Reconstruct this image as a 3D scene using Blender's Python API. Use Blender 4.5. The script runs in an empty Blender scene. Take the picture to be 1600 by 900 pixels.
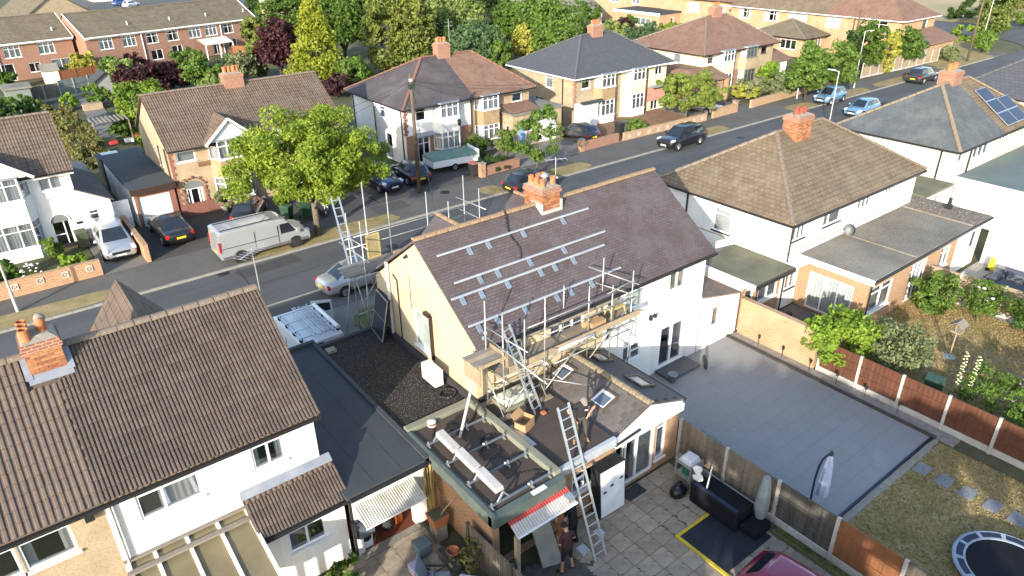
import bpy, math, random
import numpy as np
from mathutils import Vector, Matrix

random.seed(7)
RNG = np.random.default_rng(11)
S = bpy.context.scene
COL = S.collection

# ---------------------------------------------------------------- camera, sky, sun, exposure
CAM_H = 17.0
PITCH, ROLL, YAW, FPX = 0.480981, -0.016331, 0.649795, 1106.2
_fwd = Vector((math.sin(YAW)*math.cos(PITCH), math.cos(YAW)*math.cos(PITCH), -math.sin(PITCH)))
_r0 = Vector((math.cos(YAW), -math.sin(YAW), 0)); _u0 = _r0.cross(_fwd)
_right = _r0*math.cos(ROLL) + _u0*math.sin(ROLL); _up = -_r0*math.sin(ROLL) + _u0*math.cos(ROLL)
cam = bpy.data.cameras.new('camera'); cam_o = bpy.data.objects.new('camera', cam); COL.objects.link(cam_o)
cam.sensor_width = 36.0; cam.lens = FPX/1600*36.0; cam.clip_start = 0.1; cam.clip_end = 2000
cam_o.matrix_world = Matrix(((_right.x, _up.x, -_fwd.x, 0), (_right.y, _up.y, -_fwd.y, 0), (_right.z, _up.z, -_fwd.z, CAM_H), (0, 0, 0, 1)))
S.camera = cam_o

SUN_EL = math.radians(17.5)
SUN_DIR = Vector((0.84, 0.54, 0)).normalized()          # shadows fall this way
W = bpy.data.worlds.new('World'); S.world = W; W.use_nodes = True
wn = W.node_tree.nodes; wl = W.node_tree.links
sky = wn.new('ShaderNodeTexSky'); sky.sky_type = 'NISHITA'; sky.sun_disc = False
sky.sun_elevation = SUN_EL; sky.sun_rotation = math.atan2(-SUN_DIR.x, -SUN_DIR.y)
sky.altitude = 50; sky.air_density = 1.0; sky.dust_density = 1.2; sky.ozone_density = 1.0
wl.new(sky.outputs[0], wn['Background'].inputs[0]); wn['Background'].inputs[1].default_value = 0.15
sun = bpy.data.lights.new('sun', 'SUN'); sun.energy = 3.0; sun.angle = math.radians(0.6); sun.color = (1.0, 0.91, 0.77)
sun_o = bpy.data.objects.new('sun', sun); COL.objects.link(sun_o); sun_o.location = (-60, -40, 60)
sun_o.rotation_euler = Vector((SUN_DIR.x*math.cos(SUN_EL), SUN_DIR.y*math.cos(SUN_EL), -math.sin(SUN_EL))).to_track_quat('-Z', 'Y').to_euler()
S.view_settings.view_transform = 'Standard'; S.view_settings.look = 'None'
S.view_settings.exposure = 1.72; S.view_settings.gamma = 1.0; S.view_settings.use_curve_mapping = False
S.render.engine = 'CYCLES'
S.cycles.max_bounces = 6; S.cycles.diffuse_bounces = 3; S.cycles.glossy_bounces = 3; S.cycles.transparent_max_bounces = 10
S.cycles.use_denoising = True; S.cycles.caustics_reflective = False; S.cycles.caustics_refractive = False

def G(px, py, z=0.0):
    """the place on the level z seen at a point of the photograph (survey helper)"""
    d = _right*((px-800)/FPX) - _up*((py-450)/FPX) + _fwd
    return Vector((0, 0, CAM_H)) + d*((z-CAM_H)/d.z)
def HZ(px, py, base):
    """height above ground of a point seen straight above 'base'"""
    d = _right*((px-800)/FPX) - _up*((py-450)/FPX) + _fwd
    return CAM_H + d.z*(math.hypot(base.x, base.y)/math.hypot(d.x, d.y))

# ---------------------------------------------------------------- materials
MATS = {}
def _nt(name):
    m = bpy.data.materials.new(name); m.use_nodes = True
    nt = m.node_tree; b = nt.nodes['Principled BSDF']; MATS[name] = m
    return m, nt, b
def _n(nt, t, **kw):
    n = nt.nodes.new(t)
    for k, v in kw.items(): setattr(n, k, v)
    return n
def _mix(nt, f, a, b, mode='MIX'):
    n = _n(nt, 'ShaderNodeMix', data_type='RGBA', blend_type=mode)
    for i, s in ((0, f), (6, a), (7, b)):
        if isinstance(s, bpy.types.NodeSocket): nt.links.new(s, n.inputs[i])
        elif i == 0: n.inputs[0].default_value = s
        else: n.inputs[i].default_value = (*s, 1)
    return n.outputs[2]
def _noise(nt, co, scale, detail=4, rough=.6, lo=.35, hi=.65):
    n = _n(nt, 'ShaderNodeTexNoise'); n.inputs['Scale'].default_value = scale; n.inputs['Detail'].default_value = detail
    n.inputs['Roughness'].default_value = rough; nt.links.new(co, n.inputs['Vector'])
    if lo is None: return n.outputs[0]
    r = _n(nt, 'ShaderNodeMapRange'); r.inputs[1].default_value = lo; r.inputs[2].default_value = hi
    nt.links.new(n.outputs[0], r.inputs[0]); return r.outputs[0]
def _bump(nt, b, h, strength, dist=.02, prev=None):
    n = _n(nt, 'ShaderNodeBump'); n.inputs['Strength'].default_value = strength; n.inputs['Distance'].default_value = dist
    nt.links.new(h, n.inputs['Height'])
    if prev is not None: nt.links.new(prev, n.inputs['Normal'])
    nt.links.new(n.outputs[0], b.inputs['Normal']); return n.outputs[0]
def _math(nt, op, a, b=None, c=None):
    n = _n(nt, 'ShaderNodeMath', operation=op)
    for i, s in enumerate((a, b, c)):
        if s is None: continue
        if isinstance(s, bpy.types.NodeSocket): nt.links.new(s, n.inputs[i])
        else: n.inputs[i].default_value = s
    return n.outputs[0]
def mat(name, c, c2=None, s=2.0, rough=.75, metal=0.0, fine=.12, bump=0.0, bs=40.0, spec=.35, speck=None, sps=30, spl=.66, coat=0.0, rnd=0.0, stretch=None, streak=None):
    """plain surface: two tones by a broad noise, fine grain, optional specks and relief"""
    if name in MATS: return MATS[name]
    m, nt, b = _nt(name)
    co = _n(nt, 'ShaderNodeTexCoord').outputs['Object']
    if stretch:
        mp = _n(nt, 'ShaderNodeMapping'); mp.inputs['Scale'].default_value = stretch; nt.links.new(co, mp.inputs[0]); co = mp.outputs[0]
    c2 = c2 or tuple(x*.78 for x in c)
    col = _mix(nt, _noise(nt, co, s), c, c2)
    if fine:
        f = _noise(nt, co, s*14+9, 3, .7, .3, .7)
        col = _mix(nt, f, col, _mix(nt, 1.0, col, (1-fine*2,)*3, 'MULTIPLY'))
    if speck:
        col = _mix(nt, _noise(nt, co, sps, 2, .5, spl, spl+.05), col, speck)
    if streak:
        mp = _n(nt, 'ShaderNodeMapping'); mp.inputs['Scale'].default_value = (2.2, 2.2, .28); nt.links.new(_n(nt, 'ShaderNodeTexCoord').outputs['Object'], mp.inputs[0])
        col = _mix(nt, _math(nt, 'MULTIPLY', _noise(nt, mp.outputs[0], 1.6, 5, .65, .5, .75), .75), col, streak)
    if rnd:
        oi = _n(nt, 'ShaderNodeObjectInfo')
        r = _math(nt, 'MULTIPLY_ADD', oi.outputs['Random'], rnd, 1-rnd/2)
        hs = _n(nt, 'ShaderNodeHueSaturation'); nt.links.new(r, hs.inputs['Value']); nt.links.new(col, hs.inputs['Color']); col = hs.outputs[0]
    nt.links.new(col, b.inputs['Base Color'])
    b.inputs['Roughness'].default_value = rough; b.inputs['Metallic'].default_value = metal
    b.inputs['Specular IOR Level'].default_value = spec; b.inputs['Coat Weight'].default_value = coat; b.inputs['Coat Roughness'].default_value = .04
    if bump: _bump(nt, b, _noise(nt, co, bs, 4, .6, None), bump)
    return m
def coursed(name, c1, c2, mortar, bw, bh, ms=.012, off=.5, bump=.5, dist=.02, step=0.0, rib=0.0, c3=None, lichen=None, lic=.68, lis=9, stain=None, sts=.5, rough=.85):
    """bricks, tiles or slabs laid in courses, in metres along the surface"""
    if name in MATS: return MATS[name]
    m, nt, b = _nt(name)
    tc = _n(nt, 'ShaderNodeTexCoord'); uv = tc.outputs['UV']; co = tc.outputs['Object']
    br = _n(nt, 'ShaderNodeTexBrick'); nt.links.new(uv, br.inputs['Vector'])
    br.inputs['Color1'].default_value = (*c1, 1); br.inputs['Color2'].default_value = (*c2, 1); br.inputs['Mortar'].default_value = (*mortar, 1)
    br.inputs['Scale'].default_value = 1; br.inputs['Mortar Size'].default_value = ms; br.inputs['Mortar Smooth'].default_value = .15
    br.inputs['Brick Width'].default_value = bw; br.inputs['Row Height'].default_value = bh; br.offset = off; br.inputs['Bias'].default_value = 0
    col = br.outputs[0]
    if c3: col = _mix(nt, _noise(nt, co, 1.1, 5, .65, .42, .62), col, _mix(nt, .55, col, c3))
    col = _mix(nt, _noise(nt, co, 22, 3, .7, .3, .7), col, _mix(nt, 1.0, col, (.78, .78, .78), 'MULTIPLY'))
    if stain: col = _mix(nt, _noise(nt, co, sts, 5, .6, .5, .72), col, stain)
    if lichen: col = _mix(nt, _noise(nt, co, lis, 3, .6, lic, lic+.04), col, lichen)
    nt.links.new(col, b.inputs['Base Color']); b.inputs['Roughness'].default_value = rough; b.inputs['Specular IOR Level'].default_value = .3
    h = _math(nt, 'SUBTRACT', 1.0, br.outputs['Fac'])
    if step or rib:
        sp = _n(nt, 'ShaderNodeSeparateXYZ'); nt.links.new(uv, sp.inputs[0])
        if step:
            fr = _math(nt, 'FRACT', _math(nt, 'DIVIDE', sp.outputs[1], bh)); h = _math(nt, 'MULTIPLY_ADD', _math(nt, 'SUBTRACT', 1.0, fr), step, h)
        if rib:
            sn = _math(nt, 'ABSOLUTE', _math(nt, 'SINE', _math(nt, 'MULTIPLY', sp.outputs[0], math.pi/rib))); h = _math(nt, 'MULTIPLY_ADD', sn, 1.2, h)
    h = _math(nt, 'MULTIPLY_ADD', _noise(nt, co, 30, 3, .6, None), .35, h)
    _bump(nt, b, h, bump, dist)
    return m
def glassmat(name, tint=(.75, .8, .82), refl=.28):
    m, nt, b = _nt(name)
    nt.nodes.remove(b); out = nt.nodes['Material Output']
    tr = _n(nt, 'ShaderNodeBsdfTransparent'); tr.inputs[0].default_value = (*tint, 1)
    gl = _n(nt, 'ShaderNodeBsdfGlossy'); gl.inputs['Roughness'].default_value = .03; gl.inputs[0].default_value = (.9, .93, 1, 1)
    lw = _n(nt, 'ShaderNodeLayerWeight'); lw.inputs[0].default_value = .35
    f = _math(nt, 'MULTIPLY_ADD', lw.outputs['Fresnel'], .7, refl)
    mx = _n(nt, 'ShaderNodeMixShader'); nt.links.new(f, mx.inputs[0]); nt.links.new(tr.outputs[0], mx.inputs[1]); nt.links.new(gl.outputs[0], mx.inputs[2])
    nt.links.new(mx.outputs[0], out.inputs[0]); return m
def leafmat(name, c, c2, tr=.35, s=1.2):
    if name in MATS: return MATS[name]
    m, nt, b = _nt(name); out = nt.nodes['Material Output']
    co = _n(nt, 'ShaderNodeTexCoord').outputs['Object']
    col = _mix(nt, _noise(nt, co, s, 4, .65, .38, .62), c, c2)
    col = _mix(nt, _noise(nt, co, 9, 2, .6, .35, .65), col, _mix(nt, 1.0, col, (.6, .66, .55), 'MULTIPLY'))
    nt.links.new(col, b.inputs['Base Color']); b.inputs['Roughness'].default_value = .55; b.inputs['Specular IOR Level'].default_value = .25
    t = _n(nt, 'ShaderNodeBsdfTranslucent'); nt.links.new(_mix(nt, 1.0, col, (1.3, 1.35, .7), 'MULTIPLY'), t.inputs[0])
    mx = _n(nt, 'ShaderNodeMixShader'); mx.inputs[0].default_value = tr
    nt.links.new(b.outputs[0], mx.inputs[1]); nt.links.new(t.outputs[0], mx.inputs[2]); nt.links.new(mx.outputs[0], out.inputs[0]); return m

GLASS = glassmat('window glass', (.93,.95,.96), .07); FROST = mat('frosted glass', (.36,.40,.38), (.25,.29,.27), s=1.5, rough=.12, fine=.02, spec=.8); CARGLASS = glassmat('car glass', (.10, .12, .14), .22)
WHITE = mat('white upvc', (.78, .79, .80), (.70, .71, .72), rough=.35, fine=.03)
WRENDER = mat('white render', (.80, .785, .75), (.70, .685, .65), s=.7, fine=.05, bump=.15, bs=60, streak=(.56,.54,.49))
CREAMR = mat('cream render', (.56, .45, .285), (.48, .385, .245), s=1.0, fine=.07, bump=.3, bs=35, streak=(.42,.34,.22))
OFFW = mat('off white render', (.74, .70, .62), (.64, .60, .52), s=.8, fine=.05, bump=.15, bs=60, streak=(.5,.45,.36))
BEIGE = mat('beige pebbledash', (.46, .37, .25), (.37, .29, .19), s=1.2, fine=.2, bump=.6, bs=70)
YELLOWR = mat('pale yellow render', (.74, .65, .43), (.65, .57, .38), s=.8, fine=.05, bump=.15, bs=60, streak=(.5,.45,.36))
BRICK = coursed('red brick', (.30, .115, .065), (.215, .075, .048), (.36, .29, .23), .225, .075, .010, bump=.5, dist=.01)
BRICKO = coursed('orange brick', (.40, .215, .105), (.31, .15, .072), (.45, .37, .27), .225, .075, .010, bump=.5, dist=.01)
BRICKY = coursed('buff brick', (.43, .25, .125), (.33, .175, .085), (.44, .36, .26), .225, .075, .010, bump=.5, dist=.01, c3=(.46, .34, .22))
BRICKD = coursed('dark red brick', (.27, .075, .045), (.19, .05, .035), (.25, .19, .16), .225, .075, .010, bump=.5, dist=.01, c3=(.22, .10, .07))
R_MAIN = coursed('purple brown plain tiles', (.120, .096, .098), (.090, .069, .071), (.046, .036, .037), .20, .115, .008, bump=.7, dist=.016, step=.9, c3=(.118, .103, .109), lichen=(.34, .32, .30), lic=.735, lis=13, stain=(.066, .048, .046), sts=.5)
R_BROWN = coursed('brown concrete tiles', (.150, .108, .080), (.120, .084, .062), (.045, .032, .025), .30, .30, .018, off=0, bump=.7, dist=.03, step=.9, rib=.15, c3=(.17, .13, .10), lichen=(.38, .34, .28), lic=.72, lis=8)
R_TAN = coursed('tan plain tiles', (.190, .140, .092), (.145, .104, .068), (.060, .043, .030), .30, .24, .014, bump=.7, dist=.02, step=1.0, c3=(.22, .18, .125), lichen=(.60, .56, .48), lic=.715, lis=10, stain=(.115,.088,.06), sts=.6)
R_PINK = coursed('pinkish brown tiles', (.225, .130, .095), (.18, .10, .072), (.09, .055, .04), .26, .20, .012, bump=.6, dist=.02, step=1.0, c3=(.24, .16, .11), lichen=(.42, .34, .26), lic=.72)
R_SLATE = coursed('dark slate', (.075, .068, .075), (.060, .054, .062), (.03, .028, .03), .25, .20, .006, bump=.4, dist=.012, step=.6, c3=(.085, .07, .072), stain=(.105, .095, .095))
R_GREY = coursed('new grey tiles', (.078, .085, .098), (.068, .074, .086), (.030, .033, .038), .33, .32, .010, bump=.5, dist=.02, step=1.0)
R_BLUESL = coursed('weathered slate', (.095, .108, .115), (.075, .085, .092), (.04, .045, .05), .30, .25, .006, bump=.4, dist=.012, step=.6, c3=(.13, .14, .145), lichen=(.24, .25, .25), lic=.69, lis=9, stain=(.062,.072,.08), sts=.8)
R_OLIVE = coursed('weathered terrace tiles', (.165, .135, .090), (.13, .105, .07), (.06, .05, .035), .33, .32, .016, off=0, bump=.6, dist=.03, step=1.0, c3=(.19, .165, .115), lichen=(.32, .29, .21), lic=.66)
TERRA = mat('terracotta', (.46, .175, .075), (.36, .13, .06), s=4, rough=.8, fine=.1)
RIDGEO = mat('lichened ridge tile', (.30, .155, .085), (.27, .205, .125), s=2.2, rough=.9, fine=.15, speck=(.42, .36, .25), sps=14, spl=.62, bump=.3)
RIDGEB = mat('brown ridge tile', (.155, .115, .088), (.20, .165, .13), s=2.5, rough=.9, fine=.15, speck=(.40, .36, .30), sps=12, spl=.64, bump=.3)
RIDGEG = mat('grey ridge tile', (.10, .105, .115), rough=.8)
TILE_A = mat('ribbed brown tile', (.112, .086, .070), (.084, .064, .053), s=1.3, rough=.85, fine=.14, rnd=.34, speck=(.52, .49, .43), sps=19, spl=.695, bump=.2)
TILE_B = mat('smooth brown tile', (.128, .097, .077), (.102, .077, .062), s=1.0, rough=.8, fine=.08, rnd=.16, speck=(.44, .40, .34), sps=9, spl=.76)
TILE_X = mat('grey brown slate tile', (.140, .122, .108), (.105, .094, .085), s=2.0, rough=.7, fine=.12, rnd=.3)
LEAD = mat('lead flashing', (.30, .33, .37), (.22, .24, .28), rough=.5, metal=.2)
CEMENT = mat('cement', (.33, .30, .25), (.24, .22, .18), s=5, fine=.2, bump=.5, speck=(.42, .38, .24), sps=12)
FELT = mat('dark roofing felt', (.050, .058, .066), (.040, .046, .053), s=.9, rough=.8, fine=.1, bump=.12, bs=90)
FELTB = mat('brown roofing felt', (.085, .064, .052), (.060, .046, .040), s=.9, rough=.85, fine=.12, bump=.15, bs=60)
FELTG = mat('mossy green felt', (.165, .165, .110), (.115, .11, .08), s=1.0, rough=.9, fine=.12, bump=.1, bs=60)
FELTGR = mat('weathered grey felt', (.235, .225, .195), (.155, .145, .125), s=.45, rough=.9, fine=.12, speck=(.20, .13, .08), sps=6, spl=.60)
FELTBL = mat('blue green felt', (.130, .165, .165), (.105, .135, .14), s=.5, rough=.8, fine=.08)
TRIMG = mat('green grey roof trim', (.105, .130, .115), (.08, .10, .09), s=2, rough=.5)
TRIMK = mat('olive roof kerb', (.245, .245, .180), (.19, .19, .14), s=1.5, rough=.7)
GRAVEL = mat('roof gravel', (.034, .031, .029), (.025, .023, .022), s=1.2, rough=.95, fine=.35, speck=(.15, .135, .11), sps=26, spl=.62, bump=.8, bs=70)
BLACKP = mat('black plastic', (.018, .019, .021), (.024, .024, .026), rough=.4, fine=.02)
DARKB = mat('dark brown paint', (.045, .028, .022), rough=.5)
ALU = mat('aluminium', (.62, .64, .66), (.52, .54, .56), s=3, rough=.33, metal=.75, fine=.05)
GALV = mat('galvanised tube', (.47, .47, .44), (.34, .34, .32), s=4, rough=.45, metal=.55, fine=.08)
STEELB = mat('pale zinc bracket', (.20, .25, .31), (.17, .21, .26), rough=.4, metal=.3, fine=.04)
PLANK = mat('scaffold board', (.37, .285, .185), (.27, .215, .155), s=2.5, rough=.85, fine=.12, bump=.2, rnd=.35)
PLANKG = mat('grey scaffold board', (.27, .24, .20), (.21, .19, .165), s=2.5, rough=.9, fine=.15, rnd=.25)
ASPH = mat('asphalt', (.090, .095, .100), (.066, .069, .073), s=.5, rough=.9, fine=.12, bump=.25, bs=120, speck=(.125, .125, .12), sps=60, stretch=(.25,1.1,1))
PAVE = mat('footway asphalt', (.118, .115, .108), (.094, .091, .086), s=.4, rough=.92, fine=.12, bump=.2, bs=110)
DRIVE = mat('concrete drive', (.215, .20, .175), (.155, .145, .13), s=.5, rough=.92, fine=.15, bump=.2, bs=60)
TARM = mat('dark tarmac drive', (.088, .080, .074), (.066, .061, .057), s=.5, rough=.92, fine=.15, bump=.2, bs=90)
KERB = mat('kerb concrete', (.30, .29, .26), (.235, .225, .20), s=1.5, rough=.9, fine=.12)
DRYG = mat('dry grass', (.40, .315, .17), (.275, .235, .105), s=1.3, rough=1, fine=.28, bump=.9, bs=22, spec=.1)
LAWN = mat('parched lawn', (.46, .34, .185), (.31, .24, .11), s=.8, rough=1, fine=.28, bump=.9, bs=26, spec=.1)
EARTH = mat('garden earth', (.125, .115, .06), (.075, .085, .036), s=.5, rough=1, fine=.25, bump=.6, bs=10)
FIELD = mat('straw field', (.40, .315, .175), (.29, .245, .125), s=.06, rough=1, fine=.15)
SLABB = mat('buff paving slab', (.40, .325, .24), (.26, .215, .16), s=2.6, rough=.9, fine=.16, rnd=.26, bump=.15, bs=60, speck=(.13,.12,.085), sps=4, spl=.63)
SLABG = mat('grey porcelain slab', (.232, .236, .238), (.205, .208, .212), s=.5, rough=.6, fine=.06, rnd=.06, streak=None, speck=(.17,.172,.172), sps=3.5, spl=.66)
JOINT = mat('dark joint', (.13, .115, .09), (.075, .085, .045), s=1, rough=1, fine=.2)
JOINTG = mat('grey joint', (.205, .208, .211), rough=1)
STONEW = mat('pale stone chippings', (.42, .40, .36), (.30, .285, .255), s=4, rough=1, fine=.4, bump=.9, bs=45)
FENCED = mat('weathered fence board', (.27, .22, .16), (.13, .115, .095), s=1.2, rough=.95, fine=.25, bump=.3, bs=30, stretch=(5,5,.35))
FENCER = mat('red brown fence board', (.125, .048, .026), (.085, .034, .02), s=1.6, rough=.85, fine=.14, bump=.2, bs=30, stretch=(5,5,.35))
FENCEO = mat('orange fence board', (.27, .105, .04), (.19, .08, .036), s=1.4, rough=.85, fine=.14, bump=.2, bs=30, stretch=(5,5,.35))
FENCEP = mat('pale fence board', (.36, .285, .19), (.28, .22, .15), s=1.2, rough=.92, fine=.16, bump=.2, bs=30)
CONCP = mat('concrete post', (.46, .44, .40), (.36, .34, .31), s=2, rough=.9, fine=.1)
BARK = mat('bark', (.20, .17, .125), (.125, .105, .08), s=5, rough=.95, fine=.25, bump=.6, bs=20)
BARKD = mat('dark bark', (.085, .065, .05), (.06, .046, .036), s=5, rough=.95, fine=.25, bump=.6, bs=20)
POLEW = mat('creosoted pole', (.135, .092, .062), (.095, .066, .048), s=3, rough=.85, fine=.15)
RUBBER = mat('tyre rubber', (.018, .018, .018), rough=.85, fine=.03)
RIM = mat('alloy rim', (.45, .46, .47), rough=.3, metal=.8, fine=.02)
RED = mat('red lens', (.42, .012, .012), rough=.15, fine=.02)
LAMPG = mat('lamp lens', (.70, .72, .74), rough=.08, fine=.02, spec=.7)
PLY = mat('number plate yellow', (.72, .52, .03), rough=.4, fine=.02)
PLW = mat('number plate white', (.78, .78, .76), rough=.4, fine=.02)
CURT = mat('net curtain', (.84, .83, .80), (.74, .73, .70), s=3, rough=.95, fine=.06)
INTER = mat('interior plaster', (.36, .33, .28), rough=.95)
CARDB = mat('cardboard', (.42, .27, .14), (.36, .22, .11), rough=.9)
PVBLUE = mat('solar glass', (.010, .015, .034), (.013, .018, .04), rough=.3, fine=.02, spec=.3)
PVBLACK = mat('black solar glass', (.010, .013, .022), (.016, .02, .032), rough=.3, fine=.02, spec=.3)
SKINM = mat('skin', (.52, .28, .19), rough=.6, fine=.03)
FLOORM = mat('dark carpet', (.10, .085, .07), rough=.95)
RAILM = mat('bright alloy rail', (.40, .43, .47), (.34, .37, .41), rough=.4, metal=.15, fine=.03)
# ---------------------------------------------------------------- mesh builder
def V(*a): return Vector(a)
class MB:
    def __init__(s): s.v = []; s.f = []; s.mi = []
    def add(s, vs, fs, m=0):
        o = len(s.v); s.v += [tuple(p) for p in vs]; s.f += [tuple(i+o for i in f) for f in fs]; s.mi += [m]*len(fs); return s
    def box(s, x0, x1, y0, y1, z0, z1, m=0):
        return s.add([(x0,y0,z0),(x1,y0,z0),(x1,y1,z0),(x0,y1,z0),(x0,y0,z1),(x1,y0,z1),(x1,y1,z1),(x0,y1,z1)],
                     [(3,2,1,0),(4,5,6,7),(0,1,5,4),(1,2,6,5),(2,3,7,6),(3,0,4,7)], m)
    def hexa(s, p, m=0):    # 8 points, bottom ring then top ring, counter-clockwise from above
        return s.add(p, [(3,2,1,0),(4,5,6,7),(0,1,5,4),(1,2,6,5),(2,3,7,6),(3,0,4,7)], m)
    def bar(s, a, b, w, h, m=0, up=None):
        a, b = Vector(a), Vector(b); d = (b-a).normalized(); u = Vector(up) if up else (V(0,0,1) if abs(d.z) < .95 else V(1,0,0))
        x = d.cross(u).normalized(); y = x.cross(d).normalized(); x *= w/2; y *= h/2
        return s.add([a-x-y, a+x-y, a+x+y, a-x+y, b-x-y, b+x-y, b+x+y, b-x+y], [(0,1,2,3),(7,6,5,4),(0,4,5,1),(1,5,6,2),(2,6,7,3),(3,7,4,0)], m)
    def tube(s, a, b, r0, r1=None, n=6, m=0, cap=True):
        r1 = r0 if r1 is None else r1; a, b = Vector(a), Vector(b); d = (b-a).normalized()
        x = d.cross(V(0,0,1) if abs(d.z) < .95 else V(1,0,0)).normalized(); y = d.cross(x)
        vs = [a+(x*math.cos(t)+y*math.sin(t))*r0 for t in [2*math.pi*i/n for i in range(n)]] + [b+(x*math.cos(t)+y*math.sin(t))*r1 for t in [2*math.pi*i/n for i in range(n)]]
        fs = [(i, (i+1) % n, n+(i+1) % n, n+i) for i in range(n)]
        if cap: fs += [tuple(range(n-1, -1, -1)), tuple(range(n, 2*n))]
        return s.add(vs, fs, m)
    def path(s, pts, r, n=5, m=0):
        for a, b in zip(pts[:-1], pts[1:]): s.tube(a, b, r, r, n, m)
        return s
    def lathe(s, prof, c=(0,0,0), n=12, m=0, sx=1, sy=1):
        k = len(prof); vs = []
        for r, z in prof:
            for i in range(n):
                t = 2*math.pi*i/n; vs.append((c[0]+r*sx*math.cos(t), c[1]+r*sy*math.sin(t), c[2]+z))
        fs = [(j*n+i, j*n+(i+1) % n, (j+1)*n+(i+1) % n, (j+1)*n+i) for j in range(k-1) for i in range(n)]
        if prof[0][0] > 1e-4: fs.append(tuple(range(n-1, -1, -1)))
        if prof[-1][0] > 1e-4: fs.append(tuple((k-1)*n+i for i in range(n)))
        return s.add(vs, fs, m)
    def prism(s, poly, z0, z1, m=0):
        n = len(poly); vs = [(x, y, z0) for x, y in poly]+[(x, y, z1) for x, y in poly]
        return s.add(vs, [tuple(range(n-1, -1, -1)), tuple(range(n, 2*n))]+[(i, (i+1) % n, n+(i+1) % n, n+i) for i in range(n)], m)
    def slab(s, poly, t, m=0, m2=None):   # plane polygon (3-D points, seen from above ccw), thickened downwards by t
        n = len(poly); vs = [tuple(p) for p in poly]+[(p[0], p[1], p[2]-t) for p in poly]
        s.add(vs, [tuple(range(n))], m); o = len(s.v)-2*n
        for f in [tuple(range(2*n-1, n-1, -1))]+[(i, n+i, n+(i+1) % n, (i+1) % n) for i in range(n)]:
            s.f.append(tuple(k+o for k in f)); s.mi.append(m if m2 is None else m2)
        return s
    def mesh(s, name, mats):
        me = bpy.data.meshes.new(name); me.from_pydata(s.v, [], s.f)
        mats = mats if isinstance(mats, (list, tuple)) else [mats]
        for m in mats: me.materials.append(m)
        if len(mats) > 1: me.polygons.foreach_set('material_index', s.mi)
        if len(s.f) < 6000:
            uvl = me.uv_layers.new(name='UVMap').data
            for p in me.polygons:
                n = p.normal
                u = V(1,0,0) if abs(n.z) > .995 else V(0,0,1).cross(n).normalized(); w = n.cross(u)
                if n.z < -.5 and abs(n.z) > .995: w = V(0,1,0)
                for li in p.loop_indices:
                    co = me.vertices[me.loops[li].vertex_index].co; uvl[li].uv = (co.dot(u), co.dot(w))
        return me
    def build(s, name, mats, parent=None, smooth=False, bevel=0.0, local=False, kind=None, subsurf=0, loc=None):
        me = s.mesh(name, mats); return put(name, me, parent, smooth, bevel, local, kind, subsurf, loc)
def put(name, me, parent=None, smooth=False, bevel=0.0, local=False, kind=None, subsurf=0, loc=None):
    if smooth: me.polygons.foreach_set('use_smooth', [True]*len(me.polygons))
    o = bpy.data.objects.new(name, me); COL.objects.link(o)
    if parent is not None:
        o.parent = parent
        if not local and parent.type == 'EMPTY': o.location = -parent.location     # geometry given in world metres
    if loc is not None: o.location = loc
    if bevel:
        b = o.modifiers.new('bevel', 'BEVEL'); b.width = bevel; b.segments = 2; b.limit_method = 'ANGLE'
    if subsurf:
        b = o.modifiers.new('subsurf', 'SUBSURF'); b.levels = subsurf; b.render_levels = subsurf
    if kind: o['kind'] = kind
    return o
def tag(o, label, cat, group=None):
    o['label'] = label; o['category'] = cat
    if group: o['group'] = group
    return o
def thing(name, loc, label, cat, group=None, rz=0.0):
    o = bpy.data.objects.new(name, None); COL.objects.link(o); o.location = loc; o.rotation_euler = (0, 0, rz); o.empty_display_size = .3
    return tag(o, label, cat, group)
def structure(name, mb, mats, **kw): return mb.build(name, mats, kind='structure', **kw)
def copy_tree(o, parent=None, loc=None, rz=None, label=None):
    c = o.copy(); COL.objects.link(c); c.parent = parent
    if loc is not None: c.location = loc
    if rz is not None: c.rotation_euler = (0, 0, rz)
    if label: c['label'] = label
    for ch in list(o.children): copy_tree(ch, c)
    return c

# ---------------------------------------------------------------- walls, windows, roofs
class Wall:
    """a vertical wall plane: u runs along it, d outwards, z up"""
    def __init__(s, o, u, n): s.o, s.u, s.n = Vector(o), Vector(u).normalized(), Vector(n).normalized()
    def __call__(s, u, d, z): p = s.o + s.u*u + s.n*d; return (p.x, p.y, z)
    def flip(s): return s.u.cross(V(0,0,1)).dot(s.n) < 0
def WS(y): return Wall((0, y, 0), (1,0,0), (0,-1,0))      # facing the camera side
def WN(y): return Wall((0, y, 0), (1,0,0), (0,1,0))
def WW(x): return Wall((x, 0, 0), (0,1,0), (-1,0,0))
def WE(x): return Wall((x, 0, 0), (0,1,0), (1,0,0))
def lbox(mb, T, u0, u1, d0, d1, z0, z1, m=0):
    p = [T(u0,d1,z0), T(u1,d1,z0), T(u1,d0,z0), T(u0,d0,z0), T(u0,d1,z1), T(u1,d1,z1), T(u1,d0,z1), T(u0,d0,z1)]
    if T.flip(): p = [p[1],p[0],p[3],p[2],p[5],p[4],p[7],p[6]]
    return mb.hexa(p, m)
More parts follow.
